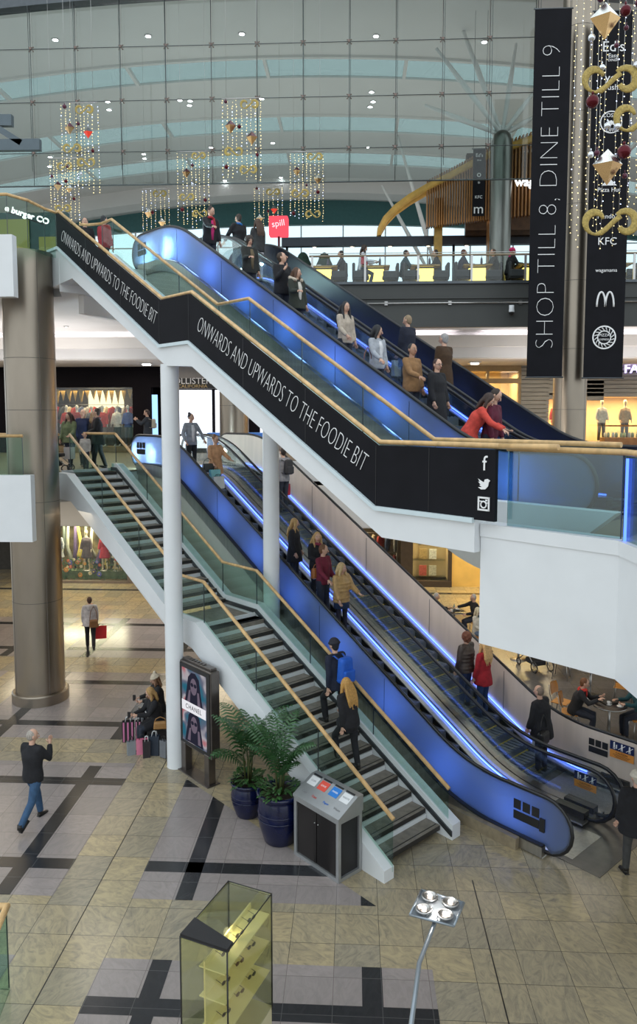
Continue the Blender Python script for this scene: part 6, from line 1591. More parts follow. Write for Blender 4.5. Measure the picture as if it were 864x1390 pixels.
# gallery railing far back on the first floor, with lit upstand of the stair head escalators
t = thing('shop_sign', 'pale illuminated restaurant name on the green glass balcony at the upper corner', 'sign', (-8.9, 18.6, 12.5))
text('e burger CO', .20, emis('burger_glow', (1, 1, 1), 2.4), 'lettering', t, frame(at_y(37, 292, 18.6), (.62, .35, -.16), (0, 0, 1)), .012, thin=.006)
mb = MB(); mb.box(at_y(37, 297, 18.65), (.9, .03, .03), M=frame((0, 0, 0), (.62, .35, -.16), (0, 0, 1)).to_3x3()); mb.build('mounting_rail', BLACK, t)
t = thing('restaurant_counter', 'dark restaurant front with lime lit panels behind the second-floor balcony', 'counter', (-10.5, 22, TOP))
mb = MB(); mb.bb((-14, 21.2, TOP), (-8.2, 21.4, 13.0)); mb.build('front', mat('dark_teal_front', (.015, .05, .05), .3, noise=.2), t)
mb = MB(); mb.bb((-12, 21.12, 11.9), (-9.3, 21.18, 12.8)); mb.bb((-9.0, 21.12, 11.2), (-8.3, 21.18, 12.3)); mb.build('lit_panel', emis('lime_panel', (.62, .66, .25), .36), t)
# steel bracket frame hanging at the upper left edge
t = thing('steel_bracket', 'grey steel beam bracket projecting at the picture\'s upper corner', 'bracket', (-8.3, 18, 15.6))
GB = mat('grey_paint_steel', (.10, .13, .15), .4, .3, noise=.05)
def beam(a, b, w_, h_, nm='beam'):
    a, b = V(a), V(b); d = (b-a); M_ = frame((0, 0, 0), d, (0, 0, 1)).to_3x3(); mb = MB(); mb.box((a+b)/2, (d.length, h_, w_), M=M_); mb.build(nm, GB, t)
pA, pB, pC, pD = at_y(-30, 164, 18.), at_y(17, 164, 18.), at_y(-30, 198, 18.), at_y(55, 197, 18.)
beam(pA, pB, .14, .26); beam(pC, pD, .14, .26); beam(at_y(0, 176, 18), at_y(30, 195, 18), .14, .14); beam(at_y(-6, 120, 18), at_y(-6, 230, 18), .14, .12)
q_ = at_y(-6, 120, 18); mb = MB(); mb.cyl(q_, (q_.x, q_.y, 21.2), .03, 8); mb.build('hanging_rod', GB, t)
# ================================================================ ceiling lights
SQL = emis('square_light', (1, .95, .85), 14)
def sq_proto():
    t = thing('square_downlight', '', 'light', (0, 0, 0)); t['_local'] = 1
    mb = MB(); mb.rbox((0, 0, 0), (.42, .42, .05), .008); local(t, mb, 'frame', RING); mb = MB(); mb.box((0, 0, -.04), (.26, .26, .06)); local(t, mb, 'lamp', SQL); return t
sp = sq_proto(); sp['group'] = 'square lights above the first-floor shops'
for i, (x, w_) in enumerate(((-12.0, 'above the pushchair family'), (-8.1, 'beside the tall white post'), (-2.6, 'behind the white staircase'), (4.6, 'above the far end of the ascending escalator'), (9.0, 'by the steel column'), (12.4, 'over the violet sign'))):
    lb = 'square recessed light in the gallery ceiling %s' % w_
    if i == 0: sp.location = (x, 28.7, 9.25); sp['label'] = lb
    else: dup(sp, (x, 28.7, 9.25), 0, lb, 'square lights above the first-floor shops')
dn = 0
for x in (-13, -11.3, -9.6, -7.2, -4.8):
    for y in (21.5, 24.5):
        if y < 22 and x > -8: continue
        lb = '%s small downlight in the soffit under the second-floor landing' % nth(dn)
        if dn == 0: sd = downlight_proto('soffit_downlight', .07, lb, 'small downlights under the landing', emis('soft_glow', (1, .95, .88), 9)); sd.location = (x, y, 10.17)
        else: dup(sd, (x, y, 10.17), 0, lb, 'small downlights under the landing')
        dn += 1
# ================================================================ Christmas light curtains
GOLD = mat('gold_glitter', (.42, .31, .09), .42, .35, noise=.3, nscale=60, bump=.5, bscale=120)
GOLDM = mat('gold_mirror', (.82, .56, .28), .22, 1, noise=.05); SILV = mat('silver_mirror', (.86, .88, .84), .25, 1, noise=.05)
REDB = mat('red_bauble', (.09, .002, .008), .15, .5, noise=.05); DRK = mat('dark_bauble', (.10, .03, .05), .15, .6, noise=.05); SILB = mat('silver_bauble', (.7, .72, .78), .1, 1, noise=.02)
BEAD = emis('fairy_bead', (1, .80, .36), 3.5); BEADW = emis('fairy_bead_cool', (.6, .7, 1.), 6)
def scroll_mesh(mb, c, s=1., flip=1, wd=.05):
    """flat gold double-curl"""
    pts = []; rr = []
    for i in range(15):
        t = i/14; a = math.radians(20+ 250*t); r = .085+.045*t; pts.append((-.16+r*math.cos(a), .02+r*math.sin(a)*1.05)); rr.append(.018+.03*math.sin(PI*min(1, t*1.1)))
    for i in range(1, 6):
        t = i/6; pts.append((-.16+.01+.30*t, -.115+.20*t*t*(3-2*t)+0*t)); rr.append(.040-.01*math.sin(PI*t))
    for i in range(15):
        t = i/14; a = math.radians(135-285*t); r = .13-.05*t; pts.append((.17+r*math.cos(a), .005+r*math.sin(a)*1.05)); rr.append(.030+.022*math.sin(PI*t))
    P3 = [V((c[0]+flip*x*s, c[1], c[2]+z*s)) for x, z in pts]
    mb.tube(P3, [(.012*s, w_*s*.92) for w_ in rr], 8, side=(0, 1, 0))
def diamond(parent, c, s, m1, m2):
    mb = MB(); vs = [V((0, 0, .5)), V((.42, 0, .08)), V((0, -.42, .04)), V((-.42, 0, .08)), V((0, .42, .12)), V((0, 0, -.5))]
    vs = [V(c)+p*s for p in vs]; mb.add(vs, [(0, 2, 1), (0, 3, 2), (0, 1, 4), (0, 4, 3)]); mb.cur = 1; mb.add(vs, [(5, 1, 2), (5, 2, 3), (5, 4, 1), (5, 3, 4)]); mb.build('diamond_ornament', [m1, m2], parent)
def curtain(label, x0, x1, y, ztop, zbot, nst, items, roof, group, bead=.013, seed=1, gap=.085):
    rd = random.Random(seed); w_ = x1-x0; r = thing('light_curtain', label, 'christmas decoration', ((x0+x1)/2, y, ztop), group=group)
    mb = MB(); mb.cyl((x0-.03, y, ztop), (x1+.03, y, ztop), .016, 6); mb.build('rod', STEEL, r)
    for x in (x0+.1, x1-.1): mb = MB(); mb.cyl((x, y, ztop), (x, y, roof), .004, 4); mb.build('hanging_wire', STEEL, r)
    for i in range(nst):
        x = x0+w_*i/(nst-1); yy = y+rd.uniform(-.10, .10); L = (ztop-zbot)*rd.uniform(.88, 1.0); z = ztop
        mb = MB(); mb.cyl((x, yy, ztop), (x, yy, ztop-L), .0022 if bead < .012 else .003, 4); mb.cur = 1
        while z > ztop-L:
            z -= gap*rd.uniform(.7, 1.3); b = bead*rd.uniform(.7, 1.15); p = V((x+rd.uniform(-.012, .012), yy-.008, z)); mb.cur = 1 if rd.random() < .85 else 2
            mb.add([p+V(q)*b for q in ((1, 0, 0), (0, 1, 0), (-1, 0, 0), (0, -1, 0), (0, 0, 1), (0, 0, -1))], [(0, 1, 4), (1, 2, 4), (2, 3, 4), (3, 0, 4), (1, 0, 5), (2, 1, 5), (3, 2, 5), (0, 3, 5)])
        mb.build('light_string', [STEEL, BEAD, BEADW], r)
    for it in items:
        k, fx, fz, s = it[:4]; c = (x0+w_*fx, y-.13, ztop-(ztop-zbot)*fz)
        if k == 's': mb = MB(); scroll_mesh(mb, c, s, -1 if len(it) > 4 else 1); mb.build('gold_scroll', GOLD, r)
        elif k == 'd': diamond(r, c, s, SILV if len(it) < 5 else DRK, GOLDM)
        elif k == 'R': diamond(r, c, s, DKSTEEL, mat('red_glass', (.6, .03, .02), .2, .3, emit=(1, .1, .05), es=.4))
        else:
            mb = MB(); mb.ball(c, s, nu=14, nv=10); mb.cyl((c[0], c[1], c[2]+s), (c[0], c[1], c[2]+s+.03), s*.2, 6); mb.build('bauble', {'r': REDB, 'k': DRK, 'w': SILB}[k], r)
    return r
gg = 'small light curtains beneath the vault'
def px2(a, b, y): p = at_y(a, b, y); return p
def cur(label, xa, xb, yt, yb, Y, items, seed, nst=8):
    p, q = at_y(xa, yt, Y), at_y(xb, yb, Y); curtain(label, p.x, q.x+0*(q.x), Y, p.z, q.z, nst, items, 21.0, gg, seed=seed)
std = [('k', .12, .06, .06), ('s', .68, .10, .85), ('d', .25, .30, .34, 1), ('k', .5, .25, .05), ('R', .78, .35, .32), ('s', .30, .52, .85), ('r', .9, .55, .05), ('s', .70, .68, .85, 1), ('k', .15, .72, .04), ('r', .1, .88, .05), ('w', .55, .8, .04)]
cur('light curtain with a red gem ornament, hanging highest above the glass balcony', 84, 134, 140, 262, 21.4, std, 1, 9)
cur('light curtain with gold scrolls low beside the burger sign balcony', 66, 107, 215, 302, 23.8, [('s', .6, .15, .8), ('d', .35, .45, .32, 1), ('s', .5, .80, .85), ('r', .9, .65, .05), ('k', .15, .3, .05), ('d', .75, .5, .26)], 2, 8)
cur('light curtain with two dark diamonds hanging beside the thick steel mast', 302, 354, 134, 246, 21.4, [('k', .1, .06, .05), ('s', .72, .10, .85), ('d', .22, .36, .38, 1), ('d', .78, .50, .38, 1), ('r', .45, .36, .055), ('s', .30, .66, .85, 1), ('s', .68, .88, .8), ('r', .1, .84, .06), ('r', .92, .7, .05)], 3, 9)
cur('tall light curtain with pairs of gold scrolls above the escalator head', 241, 284, 206, 308, 24.6, [('s', .7, .08, .75), ('d', .3, .30, .32, 1), ('s', .3, .62, .8), ('s', .72, .84, .8, 1), ('r', .15, .78, .07), ('r', .9, .66, .06), ('k', .5, .2, .05), ('w', .5, .45, .05)], 4, 8)
cur('short light curtain with a gold scroll and a gold gem over the escalator top', 193, 230, 256, 312, 28.5, [('s', .68, .16, .85), ('d', .25, .62, .36), ('d', .75, .85, .34), ('r', .4, .6, .07)], 5, 7)
cur('short light curtain with a gold scroll directly above the red cube sign', 345, 383, 253, 306, 28.5, [('s', .68, .18, .85), ('R', .72, .62, .32), ('d', .2, .85, .32), ('r', .1, .08, .05), ('r', .5, .66, .05)], 6, 7)
cur('light curtain with large gold scrolls beside the dark canopy beam', 394, 438, 206, 300, 24.0, [('s', .75, .10, .8), ('s', .3, .62, .9), ('d', .85, .42, .3), ('s', .7, .92, .8, 1), ('r', .85, .60, .06), ('r', .1, .9, .06), ('d', .2, .3, .28, 1), ('k', .5, .5, .04)], 7, 9)
Y = 8.0; p, q = at_y(783, -25, Y), at_y(872, 334, Y)
def fz(py): return (p.z-at_y(800, py, Y).z)/(p.z-q.z)
def fx(px, py): return (at_y(px, py, Y).x-p.x)/(q.x-p.x)
items = [('d', fx(815, 38), fz(38), .36), ('d', fx(818, 233), fz(233), .36), ('s', fx(822, 118), fz(118), .92), ('s', fx(864, 170), fz(170), .92), ('s', fx(822, 308), fz(308), .92), ('r', fx(842, 25), fz(25), .055), ('r', fx(798, 145), fz(145), .065), ('r', fx(840, 213), fz(213), .07), ('k', fx(809, 8), fz(8), .035), ('k', fx(860, 15), fz(15), .04), ('w', fx(797, 60), fz(60), .035), ('w', fx(858, 98), fz(98), .04), ('w', fx(811, 100), fz(100), .03), ('w', fx(818, 178), fz(178), .035), ('w', fx(831, 179), fz(179), .035), ('w', fx(796, 216), fz(216), .032), ('k', fx(804, 214), fz(214), .03), ('k', fx(843, 48), fz(48), .025), ('k', fx(830, 71), fz(71), .025), ('k', fx(841, 245), fz(245), .028), ('k', fx(862, 209), fz(209), .03), ('d', fx(866, 262), fz(262), .2)]
curtain('big light curtain with large gold scrolls and diamonds before the black banner', p.x, q.x, Y, p.z, q.z, 12, items, 14.5, 'big light curtain', bead=.0060, seed=9, gap=.062)
# ================================================================ the shoppers

def on_esc(px, v, st): 
    zf = lambda u: zat(st, u)+.0
    u = u_for(px, v, zf); z = zat(st, u)
    return tuple(P(u, v, z+.006))
K = (.012, .012, .015)
DN, UPF = 45, 225
def esc_person(label, px, v, st, up=False, yaw=0, **k):
    at = on_esc(px, v, st); k.setdefault('pose', ((8, 10), (-4, 4)))
    k['pose'] = ((3, 3), (2, 5)) if k.get('still', True) else k['pose']; k.pop('still', None)
    return person(label, at, (UPF if up else DN)+yaw, **k)
NB = (.03, .018, .012); BL = (.48, .30, .12); GR = (.42, .40, .38); RB = (.12, .035, .015)
rail_arm = (30, 14, 55, -6); hang = (4, 9, 14, 2)
# --- upper descending escalator (lane v 10.7)
VU, VU2 = 10.70, 12.36
esc_person('person with black jacket, red scarf and magenta top at the head of the upper escalator', 284, VU, st3, top=('jacket', K), scarf=(.35, .02, .03), inner=(.45, .02, .13), hair=(NB, 'bun'), arms=(hang, (45, 10, 30, 0)), look=(20, 18), lean=6, h=1.72)
esc_person('person in an open black jacket with curly dark hair descending the upper escalator', 338, VU, st3, top=('jacket', (.02, .022, .02)), inner=(.12, .09, .05), hair=(NB, 'curly'), arms=(hang, rail_arm), look=(-15, 6), h=1.68)
esc_person('bearded-chinned person in black looking up, behind the fur-hooded shopper on the upper escalator', 382, VU, st3, top=('jacket', K), hair=((.05, .028, .015), 'short'), arms=((15, 8, 25, 0), (20, 8, 120, 20)), look=(40, -18), h=1.80)
esc_person('long-haired person in a dark green parka with pale fur hood descending the upper escalator', 402, VU+.05, st3, top=('coat', (.025, .03, .022)), hem=.75, hair=((.09, .04, .02), 'long'), fur=(.55, .47, .38), inner=(.50, .47, .42), arms=(hang, rail_arm), look=(25, 4), h=1.66)
esc_person('person with long black hair and beige sweater descending the upper escalator', 468, VU, st3, top=('sweater', (.44, .37, .30)), hair=(K, 'long'), arms=(hang, (20, 10, 30, 0)), look=(-12, 8), h=1.66)
i_ = esc_person('person in a pale grey cardigan with black hair looking down beside the escalator rail', 511, VU, st3, top=('cardigan', (.36, .38, .42)), inner=(.60, .60, .62), hair=(K, 'bob'), arms=(hang, (24, 10, 30, 0)), look=(38, 12), h=1.62)
handbag('brown leather shoulder bag carried by the person in the grey cardigan', (i_['shoulder'][1]*.5+i_['hip'][1]*.5)+V((-.05, -.06, .12)), (.20, .07, .03), (.30, .12, .22), .8, .35)
esc_person('person in a tan jacket with short black hair holding the upper escalator rail', 558, VU, st3, top=('jacket', (.26, .14, .06)), hair=(K, 'short'), arms=(hang, (35, 10, 35, 0)), look=(-10, 0), skin='m', h=1.72)
esc_person('person with glasses and a long black coat beside the tan jacket on the upper escalator', 592, VU+.25, st3, top=('coat', K), hem=.5, hair=((.05, .02, .015), 'short'), glasses=True, look=(-12, 4), h=1.66)
esc_person('person in a long coral red coat bending forward near the foot of the upper escalator', 636, VU-.12, st3, yaw=25, top=('coat', (.62, .07, .05)), hem=.5, hair=((.04, .02, .015), 'bob'), lean=32, look=(0, 25), arms=((25, 6, 40, 10), (30, 6, 30, 10)), h=1.66)
esc_person('dark-haired person in a maroon sweater beside the coral coat on the upper escalator', 664, VU+.22, st3, yaw=10, top=('sweater', (.10, .012, .03)), hair=((.03, .018, .012), 'short'), lean=8, look=(10, 28), arms=((2, 6, 12, 0), (2, 6, 12, 0)), h=1.76)
# --- upper ascending escalator
esc_person('person in black with a blue collar riding up near the top of the upper escalator', 324, VU2, st4, up=True, top=('jacket', K), scarf=(.03, .16, .45), hair=(NB, 'short'), arms=((10, 34, 40, 0), hang), h=1.74)
esc_person('long-haired person in dark coat and white trousers riding up beneath the red cube sign', 350, VU2+.1, st4, up=True, top=('jacket', (.035, .035, .035)), legs=(.6, .6, .62), hair=((.07, .035, .02), 'long'), h=1.66)
i_ = esc_person('person with short greying hair in a navy coat riding up with a pale carrier bag', 553, VU2, st4, up=True, top=('coat', (.012, .015, .03)), hem=.55, hair=((.28, .20, .12), 'short'), look=(10, 5), h=1.66)
carrier_bag('pale blue-grey plastic carrier bag held by the person in the navy coat', i_['hands'][0], (.50, .55, .60), (.26, .10, .34), .8, handle=.08)
esc_person('grey-haired person in a dark brown coat riding up the upper escalator with arm out', 602, VU2+.02, st4, up=True, top=('coat', (.055, .028, .012)), hem=.6, hair=((.34, .33, .32), 'short'), arms=(hang, (25, 32, 20, -10)), h=1.76)
# --- lower descending escalator
VL, VL2 = 11.22, 12.90
i_ = esc_person('person in grey cardigan and pale top with a high bun, boarding the lower escalator', 259, VL+.05, st1, top=('cardigan', (.26, .28, .32)), inner=(.62, .62, .66), hair=((.03, .03, .04), 'bun'), arms=((10, 35, 30, 0), (12, 30, 20, 0)), look=(20, 0), legs=K, h=1.68)
i_ = esc_person('person in a tan coat with glasses, holding bags on the lower escalator', 292, VL, st1, top=('coat', (.50, .27, .14)), hem=.62, hair=((.20, .09, .04), 'bun'), glasses=True, arms=((34, 16, 30, 0), (14, 12, 30, 0)), look=(12, 8), h=1.64, legs=(.03, .03, .05))
carrier_bag('turquoise carrier bag held by the person in the tan coat', i_['hands'][1], (.20, .50, .52), (.30, .12, .32), .8, handle=.08)
carrier_bag('white carrier bag hanging below the turquoise bag on the lower escalator', i_['hands'][1]+V((.10, -.05, -.20)), (.62, .62, .56), (.34, .12, .32), .8, handle=.06)
handbag('black and cream handbag on the arm of the person in the tan coat', i_['hands'][1]+V((-.18, 0, .22)), (.03, .03, .03), (.34, .14, .24), .7, .14)
esc_person('straight-haired blonde in a black coat, uppermost of four together on the lower escalator', 399, VL-.02, st1, yaw=30, top=('coat', K), hem=.62, hair=(BL, 'long'), look=(25, 6), h=1.64)
i_ = esc_person('blonde person in black with a red scarf carrying a tan bag, lower escalator', 430, VL+.22, st1, yaw=-15, top=('jacket', (.015, .015, .018)), scarf=(.22, .03, .06), hair=(BL, 'long'), arms=((10, 8, 60, 10), (15, 10, 70, 10)), look=(-15, 0), h=1.66, legs=K)
handbag('tan leather handbag on the arm of the shopper in the red scarf', i_['hands'][1]+V((.0, -.08, -.02)), (.36, .13, .03), (.36, .15, .24), .5, .12)
esc_person('brown-haired person in a maroon sweater with a hand on the lower escalator rail', 438, VL-.08, st1, yaw=10, top=('sweater', (.14, .012, .03)), hair=((.16, .07, .03), 'short'), arms=((8, 8, 30, 0), (26, 12, 30, 0)), look=(35, 5), h=1.78)
esc_person('blonde person in a mustard puffer jacket and denim skirt on the lower escalator', 463, VL+.05, st1, yaw=-5, top=('puffer', (.42, .26, .10)), skirt=((.02, .04, .09), .55), legs=(.02, .018, .03), shoe=(.05, .02, .012), hair=((.55, .40, .20), 'bob'), arms=((25, 16, 40, 0), (10, 6, 20, 0)), look=(28, 4), heel=True, h=1.68)
# --- lower ascending escalator
i_ = esc_person('person in grey with dark backpack and red bags riding up the lower escalator', 384, VL2, st2, up=True, top=('jacket', (.26, .26, .28)), hair=(NB, 'short'), h=1.76)
backpack('dark rucksack on the back of the person with red bags', i_['back'], i_['rot'], (.02, .02, .024), .9)
carrier_bag('red carrier bag, held lower on the escalator side', i_['hands'][0], (.50, .015, .03), (.26, .11, .32), .8, handle=.07)
carrier_bag('second red carrier bag, held on the side of the steel deck', i_['hands'][1], (.38, .012, .03), (.26, .11, .32), .8, handle=.07)
esc_person('curly auburn-haired person in a dark brown padded coat riding up beside the red coat', 632, VL2-.12, st2, up=True, top=('puffer', (.045, .032, .026)), hair=(RB, 'curly'), arms=(hang, (35, 25, 40, -10)), legs=(.02, .04, .12), h=1.64, slim=1.05)
esc_person('person with long curly blonde hair in a red coat riding up the lower escalator', 656, VL2+.10, st2, up=True, top=('coat', (.30, .012, .02)), hem=.72, hair=((.58, .36, .15), 'long'), legs=(.02, .05, .14), h=1.66)
i_ = esc_person('balding person in a black coat boarding the lower escalator with a shoulder bag', 736, VL2, st2, up=True, top=('coat', (.014, .014, .017)), hem=.75, hair=((.22, .16, .12), 'thin'), h=1.76, lean=8, slim=1.08, legs=(.02, .02, .03))
handbag('black messenger bag at the hip of the balding person in black', i_['hip'][0]+V((.10, -.12, .40)), (.012, .012, .012), (.36, .14, .26), .9, .35)
i2 = i_
carrier_bag('white and maroon carrier bag hanging from the balding person\'s hand', i_['hands'][1], (.60, .60, .64), (.30, .12, .36), .8, handle=.07)
# --- lower staircase, walking up
def on_stair(px, v, fp=lf):
    path = [(7.6, 0.175), (12.5, 2.8), (13.95, 2.8), (19.2, MID)]
    zf = lambda u: zat(path, u); u = u_for(px, v, zf)
    n_ = math.floor((u-7.62)/run) ; z = rise*(n_+1)
    u = 7.62+n_*run+run*.5
    return tuple(P(u, v, z+.004))
a_ = on_stair(455, 9.35)
i_ = person('person in dark clothes with a bright blue backpack walking up the lower staircase', a_, 225, top=('jacket', (.012, .016, .035)), hair=(K, 'short'), hat=((.02, .02, .03), 'plain'), legs=K, pose=((45, 55), (-4, 6)), lean=10, h=1.80, arms=((-15, 8, 20, 0), (25, 8, 30, 0)))
backpack('bright blue backpack on the person climbing the staircase', i_['back'], i_['rot'], (.01, .10, .52), 1.05)
a_ = on_stair(474, 9.0)
person('person with long flowing golden hair and black jacket walking up the lower staircase', a_, 228, top=('coat', K), hem=.80, hair=((.50, .27, .07), 'long'), legs=(.012, .014, .02), pose=((42, 52), (-6, 6)), lean=8, h=1.66, slim=1.05, arms=((-20, 8, 20, 0), (25, 8, 30, 0)))
# --- ground floor
person('grey-haired person in a black jacket and blue jeans walking across the dark floor strips', tuple(at_z(47, 1118, 0)), 160, top=('jacket', (.014, .014, .018)), hair=((.36, .32, .28), 'thin'), legs=(.035, .085, .17), pose=((24, 14), (-20, 22)), arms=((10, 8, 15, 0), (38, 10, 110, 25)), h=1.76, look=(-30, 5))
i_ = person('person in a pale grey hooded coat and red scarf walking with a red carrier bag', (-8.10, 21.9, 0), 200, top=('coat', (.46, .44, .47)), hem=.78, hood=(.50, .48, .50), scarf=(.55, .03, .02), hair=((.06, .025, .015), 'short'), legs=(.012, .012, .014), heel=True, pose=((18, 12), (-18, 24)), h=1.68)
carrier_bag('bright red carrier bag swinging from the hand of the person in the pale coat', i_['hands'][1]+V((.12, 0, 0)), (.62, .015, .02), (.34, .14, .38), .3, handle=.07)
handbag('brown shoulder bag at the hip of the person in the pale hooded coat', (-7.92, 21.72, 1.42), (.20, .09, .03), (.28, .12, .24), .3, .42)
i_ = person('seated blonde shopper in a black coat looking at a phone, surrounded by carrier bags', (-4.28, 15.50, 0), -55, top=('coat', K), hem=.6, hair=((.40, .24, .09), 'bob'), sit=.46, pose=((80, 84), (74, 78)), arms=((34, 4, 62, 18), (30, 4, 55, 18)), lean=14, look=(-5, 22), legs=(.02, .025, .04), h=1.68)
handset(i_['hands'][1]+V((-.02, -.03, .0)), 'black phone in the hands of the seated blonde shopper')
i_ = person('seated person in a cream pom-pom hat behind the blonde shopper', (-4.45, 16.30, 0), -60, top=('jacket', (.02, .02, .022)), hat=((.58, .50, .38), 'pom'), hair=((.2, .1, .05), 'bob'), sit=.46, pose=((80, 84), (76, 80)), arms=((30, 4, 60, 15), (30, 4, 60, 15)), lean=8, look=(0, 10), h=1.66)
handset(i_['hands'][1]+V((-.02, -.03, 0)), 'dark phone held by the person in the pom-pom hat')
person('person in long black coat and cream fur hat walking beside the steel floor plate', (4.42, 11.25, 0), 190, top=('coat', (.010, .010, .013)), hem=.72, hat=((.60, .55, .46), 'plain'), hair=((.5, .45, .38), 'short'), legs=(.05, .05, .05), pose=((8, 6), (-10, 10)), h=1.70, slim=1.15)
# --- cafe
t0 = TBL[0]
i_ = person('grey-haired person in black pointing across the cafe table', (t0.x+.72, t0.y-.05, 0), -75, top=('jacket', K), hair=(GR, 'short'), sit=.46, pose=((82, 86), (78, 82)), arms=((20, 6, 60, 20), (72, -4, 8, -5)), lean=10, h=1.76)
person('grey-haired person in black listening, seated nearest the escalator panel', (t0.x-.72, t0.y+.1, 0), 80, top=('jacket', (.016, .016, .02)), hair=(GR, 'short'), sit=.46, pose=((82, 86), (78, 82)), arms=((34, 6, 60, 10), (34, 6, 60, 10)), lean=12, look=(0, 10), h=1.74)
person('white-haired person in a cream cardigan and patterned scarf seated in front of the two men', (3.85, 22.6, 0), 40, top=('cardigan', (.55, .52, .45)), scarf=(.03, .07, .08), hair=((.62, .54, .38), 'bob'), sit=.46, pose=((82, 86), (78, 82)), legs=(.12, .17, .26), arms=((20, 6, 55, 10), (20, 6, 55, 10)), look=(25, 0), h=1.62)
t3 = TBL[3]
person('shopper in a dark coat and red scarf drinking at the cafe table by the escalator', (t3.x-.70, t3.y+.22, 0), 65, top=('jacket', (.015, .016, .024)), scarf=(.62, .04, .03), hair=((.16, .06, .02), 'short'), sit=.46, pose=((82, 86), (78, 82)), arms=((38, 6, 80, 22), (38, 6, 80, 22)), lean=18, look=(15, 8), h=1.68)
person('diner with dark hair in a dark teal top seated with back to the parapet corner', (t3.x+.72, t3.y+.05, 0), -80, top=('sweater', (.012, .06, .07)), hair=((.04, .02, .015), 'long'), sit=.46, pose=((82, 86), (78, 82)), arms=((38, 6, 60, 12), (38, 6, 60, 12)), lean=10, h=1.68)
person('person in dark red seated in the shade beneath the parapet, behind the round tables', (6.2, 21.9, 0), 20, top=('jacket', (.10, .015, .03)), hair=(NB, 'short'), sit=.46, pose=((82, 86), (78, 82)), arms=((30, 6, 60, 12), (30, 6, 60, 12)), lean=10, h=1.68)
place(cp, 0, (t3.x-.78, t3.y+.28, 0), 1.2, 'orange chair of the shopper in the red scarf', 'plywood cafe chairs')
# --- first floor, by the pushchair
Z = MID+.0
person('person with long dark hair in a green parka standing behind the pushchair', (-8.22, 21.0, Z), -10, top=('coat', (.13, .16, .08)), hem=.78, hair=((.05, .02, .015), 'long'), legs=(.02, .03, .07), look=(-10, 15), arms=((25, 8, 40, 5), (10, 8, 20, 0)), h=1.66)
person('balding person in a navy jacket standing behind the green parka', (-8.22, 22.1, Z), 10, top=('jacket', (.012, .02, .06)), hair=((.12, .07, .05), 'thin'), legs=(.02, .02, .03), h=1.76)
person('person with fair hair and grey scarf turned away beside the child', (-7.90, 22.1, Z), 165, top=('coat', (.02, .018, .02)), hem=.7, hair=((.30, .19, .10), 'bob'), scarf=(.25, .22, .22), h=1.68)
person('dark-haired person in a black coat facing the family at the stair head', (-7.50, 21.3, Z), -70, top=('coat', K), hem=.72, hair=((.03, .018, .012), 'short'), scarf=(.14, .09, .09), legs=K, arms=((15, 8, 50, 0), (15, 8, 50, 0)), look=(-20, 5), h=1.78)
person('small ginger-haired child in a cream top standing between the adults', (-7.62, 20.6, Z), 10, top=('sweater', (.52, .47, .44)), hair=((.36, .10, .02), 'short'), legs=(.04, .04, .06), h=1.08)
i_ = person('person in a dark jacket with a cream backpack standing before the blue lit recess', (-7.80, 27.6, Z), -85, top=('jacket', (.03, .035, .045)), hair=((.04, .02, .02), 'short'), arms=((45, 6, 85, 20), (45, 6, 85, 20)), look=(0, 15), h=1.80)
backpack('small cream backpack on the person before the blue lit recess', i_['back'], i_['rot'], (.42, .38, .30), .8)
carrier_bag('white and red carrier bag hanging beside the green parka', (-8.12, 20.7, Z+.75), (.62, .55, .54), (.30, .12, .34), .2, handle=.08)
person('dark-clad person at the edge of the first floor beside the jar counter', (10.75, 25.3, Z), 60, top=('coat', (.012, .016, .025)), hem=.8, hair=(K, 'short'), h=1.80, slim=1.1)
# --- food court diners
person('seated person in a white top with a red bag at the food court rail', (at_y(490, 360, 25.3).x, 25.25, FZ+.15), 85, top=('sweater', (.62, .66, .72)), hair=((.03, .02, .015), 'bob'), sit=.50, pose=((70, 84), (66, 80)), arms=((30, 6, 60, 12), (30, 6, 60, 12)), legs=(.02, .03, .05), lean=8, look=(0, 15), h=1.70)
carrier_bag('small red bag on the lap of the seated person in white', (at_y(494, 360, 25.1).x, 25.0, FZ+1.12), (.45, .02, .04), (.24, .10, .24), .8, handle=.05)
person('seated diner in a bright pink head covering at the food court rail', (at_y(691, 360, 25.3).x, 25.3, FZ+.05), 100, top=('jacket', (.02, .02, .025)), hair=(K, 'none'), hat=((.62, .03, .14), 'plain'), scarf=(.60, .03, .15), sit=.48, pose=((78, 84), (74, 80)), arms=((30, 6, 60, 12), (30, 6, 60, 12)), lean=8, h=1.68)
for i, (px, fc, col, hc_, lb) in enumerate(((547, 90, (.02, .05, .06), NB, 'dark-haired diner in dark teal seated behind the rail posts'), (594, -90, (.02, .02, .025), NB, 'tall-looking diner in black midway along the food court rail'), (625, 90, (.03, .03, .05), RB, 'diner in navy facing the table before the pink-covered head'), (672, -80, (.04, .035, .03), (.10, .06, .04), 'diner in grey beside the bright pink head covering'), (466, -90, (.03, .03, .035), NB, 'diner in charcoal near the first glowing table'))):
    person(lb, (at_y(px, 365, 25.5).x, 25.5, FZ+.05), fc, top=('jacket', col), hair=(hc_, 'short'), sit=.48, pose=((78, 84), (74, 80)), arms=((30, 6, 60, 12), (30, 6, 60, 12)), lean=8, h=1.70)
person('person in a red jacket seen through the glass at the top of the upper stair', tuple(V((-6.9, 20.5, TOP))), 150, top=('jacket', (.28, .02, .03)), hair=(K, 'short'), h=1.70)
person('person in a black coat behind the glass at the top of the upper stair', tuple(V((-7.5, 20.7, TOP))), 20, top=('coat', (.014, .014, .018)), hem=.7, hair=(NB, 'short'), h=1.70)
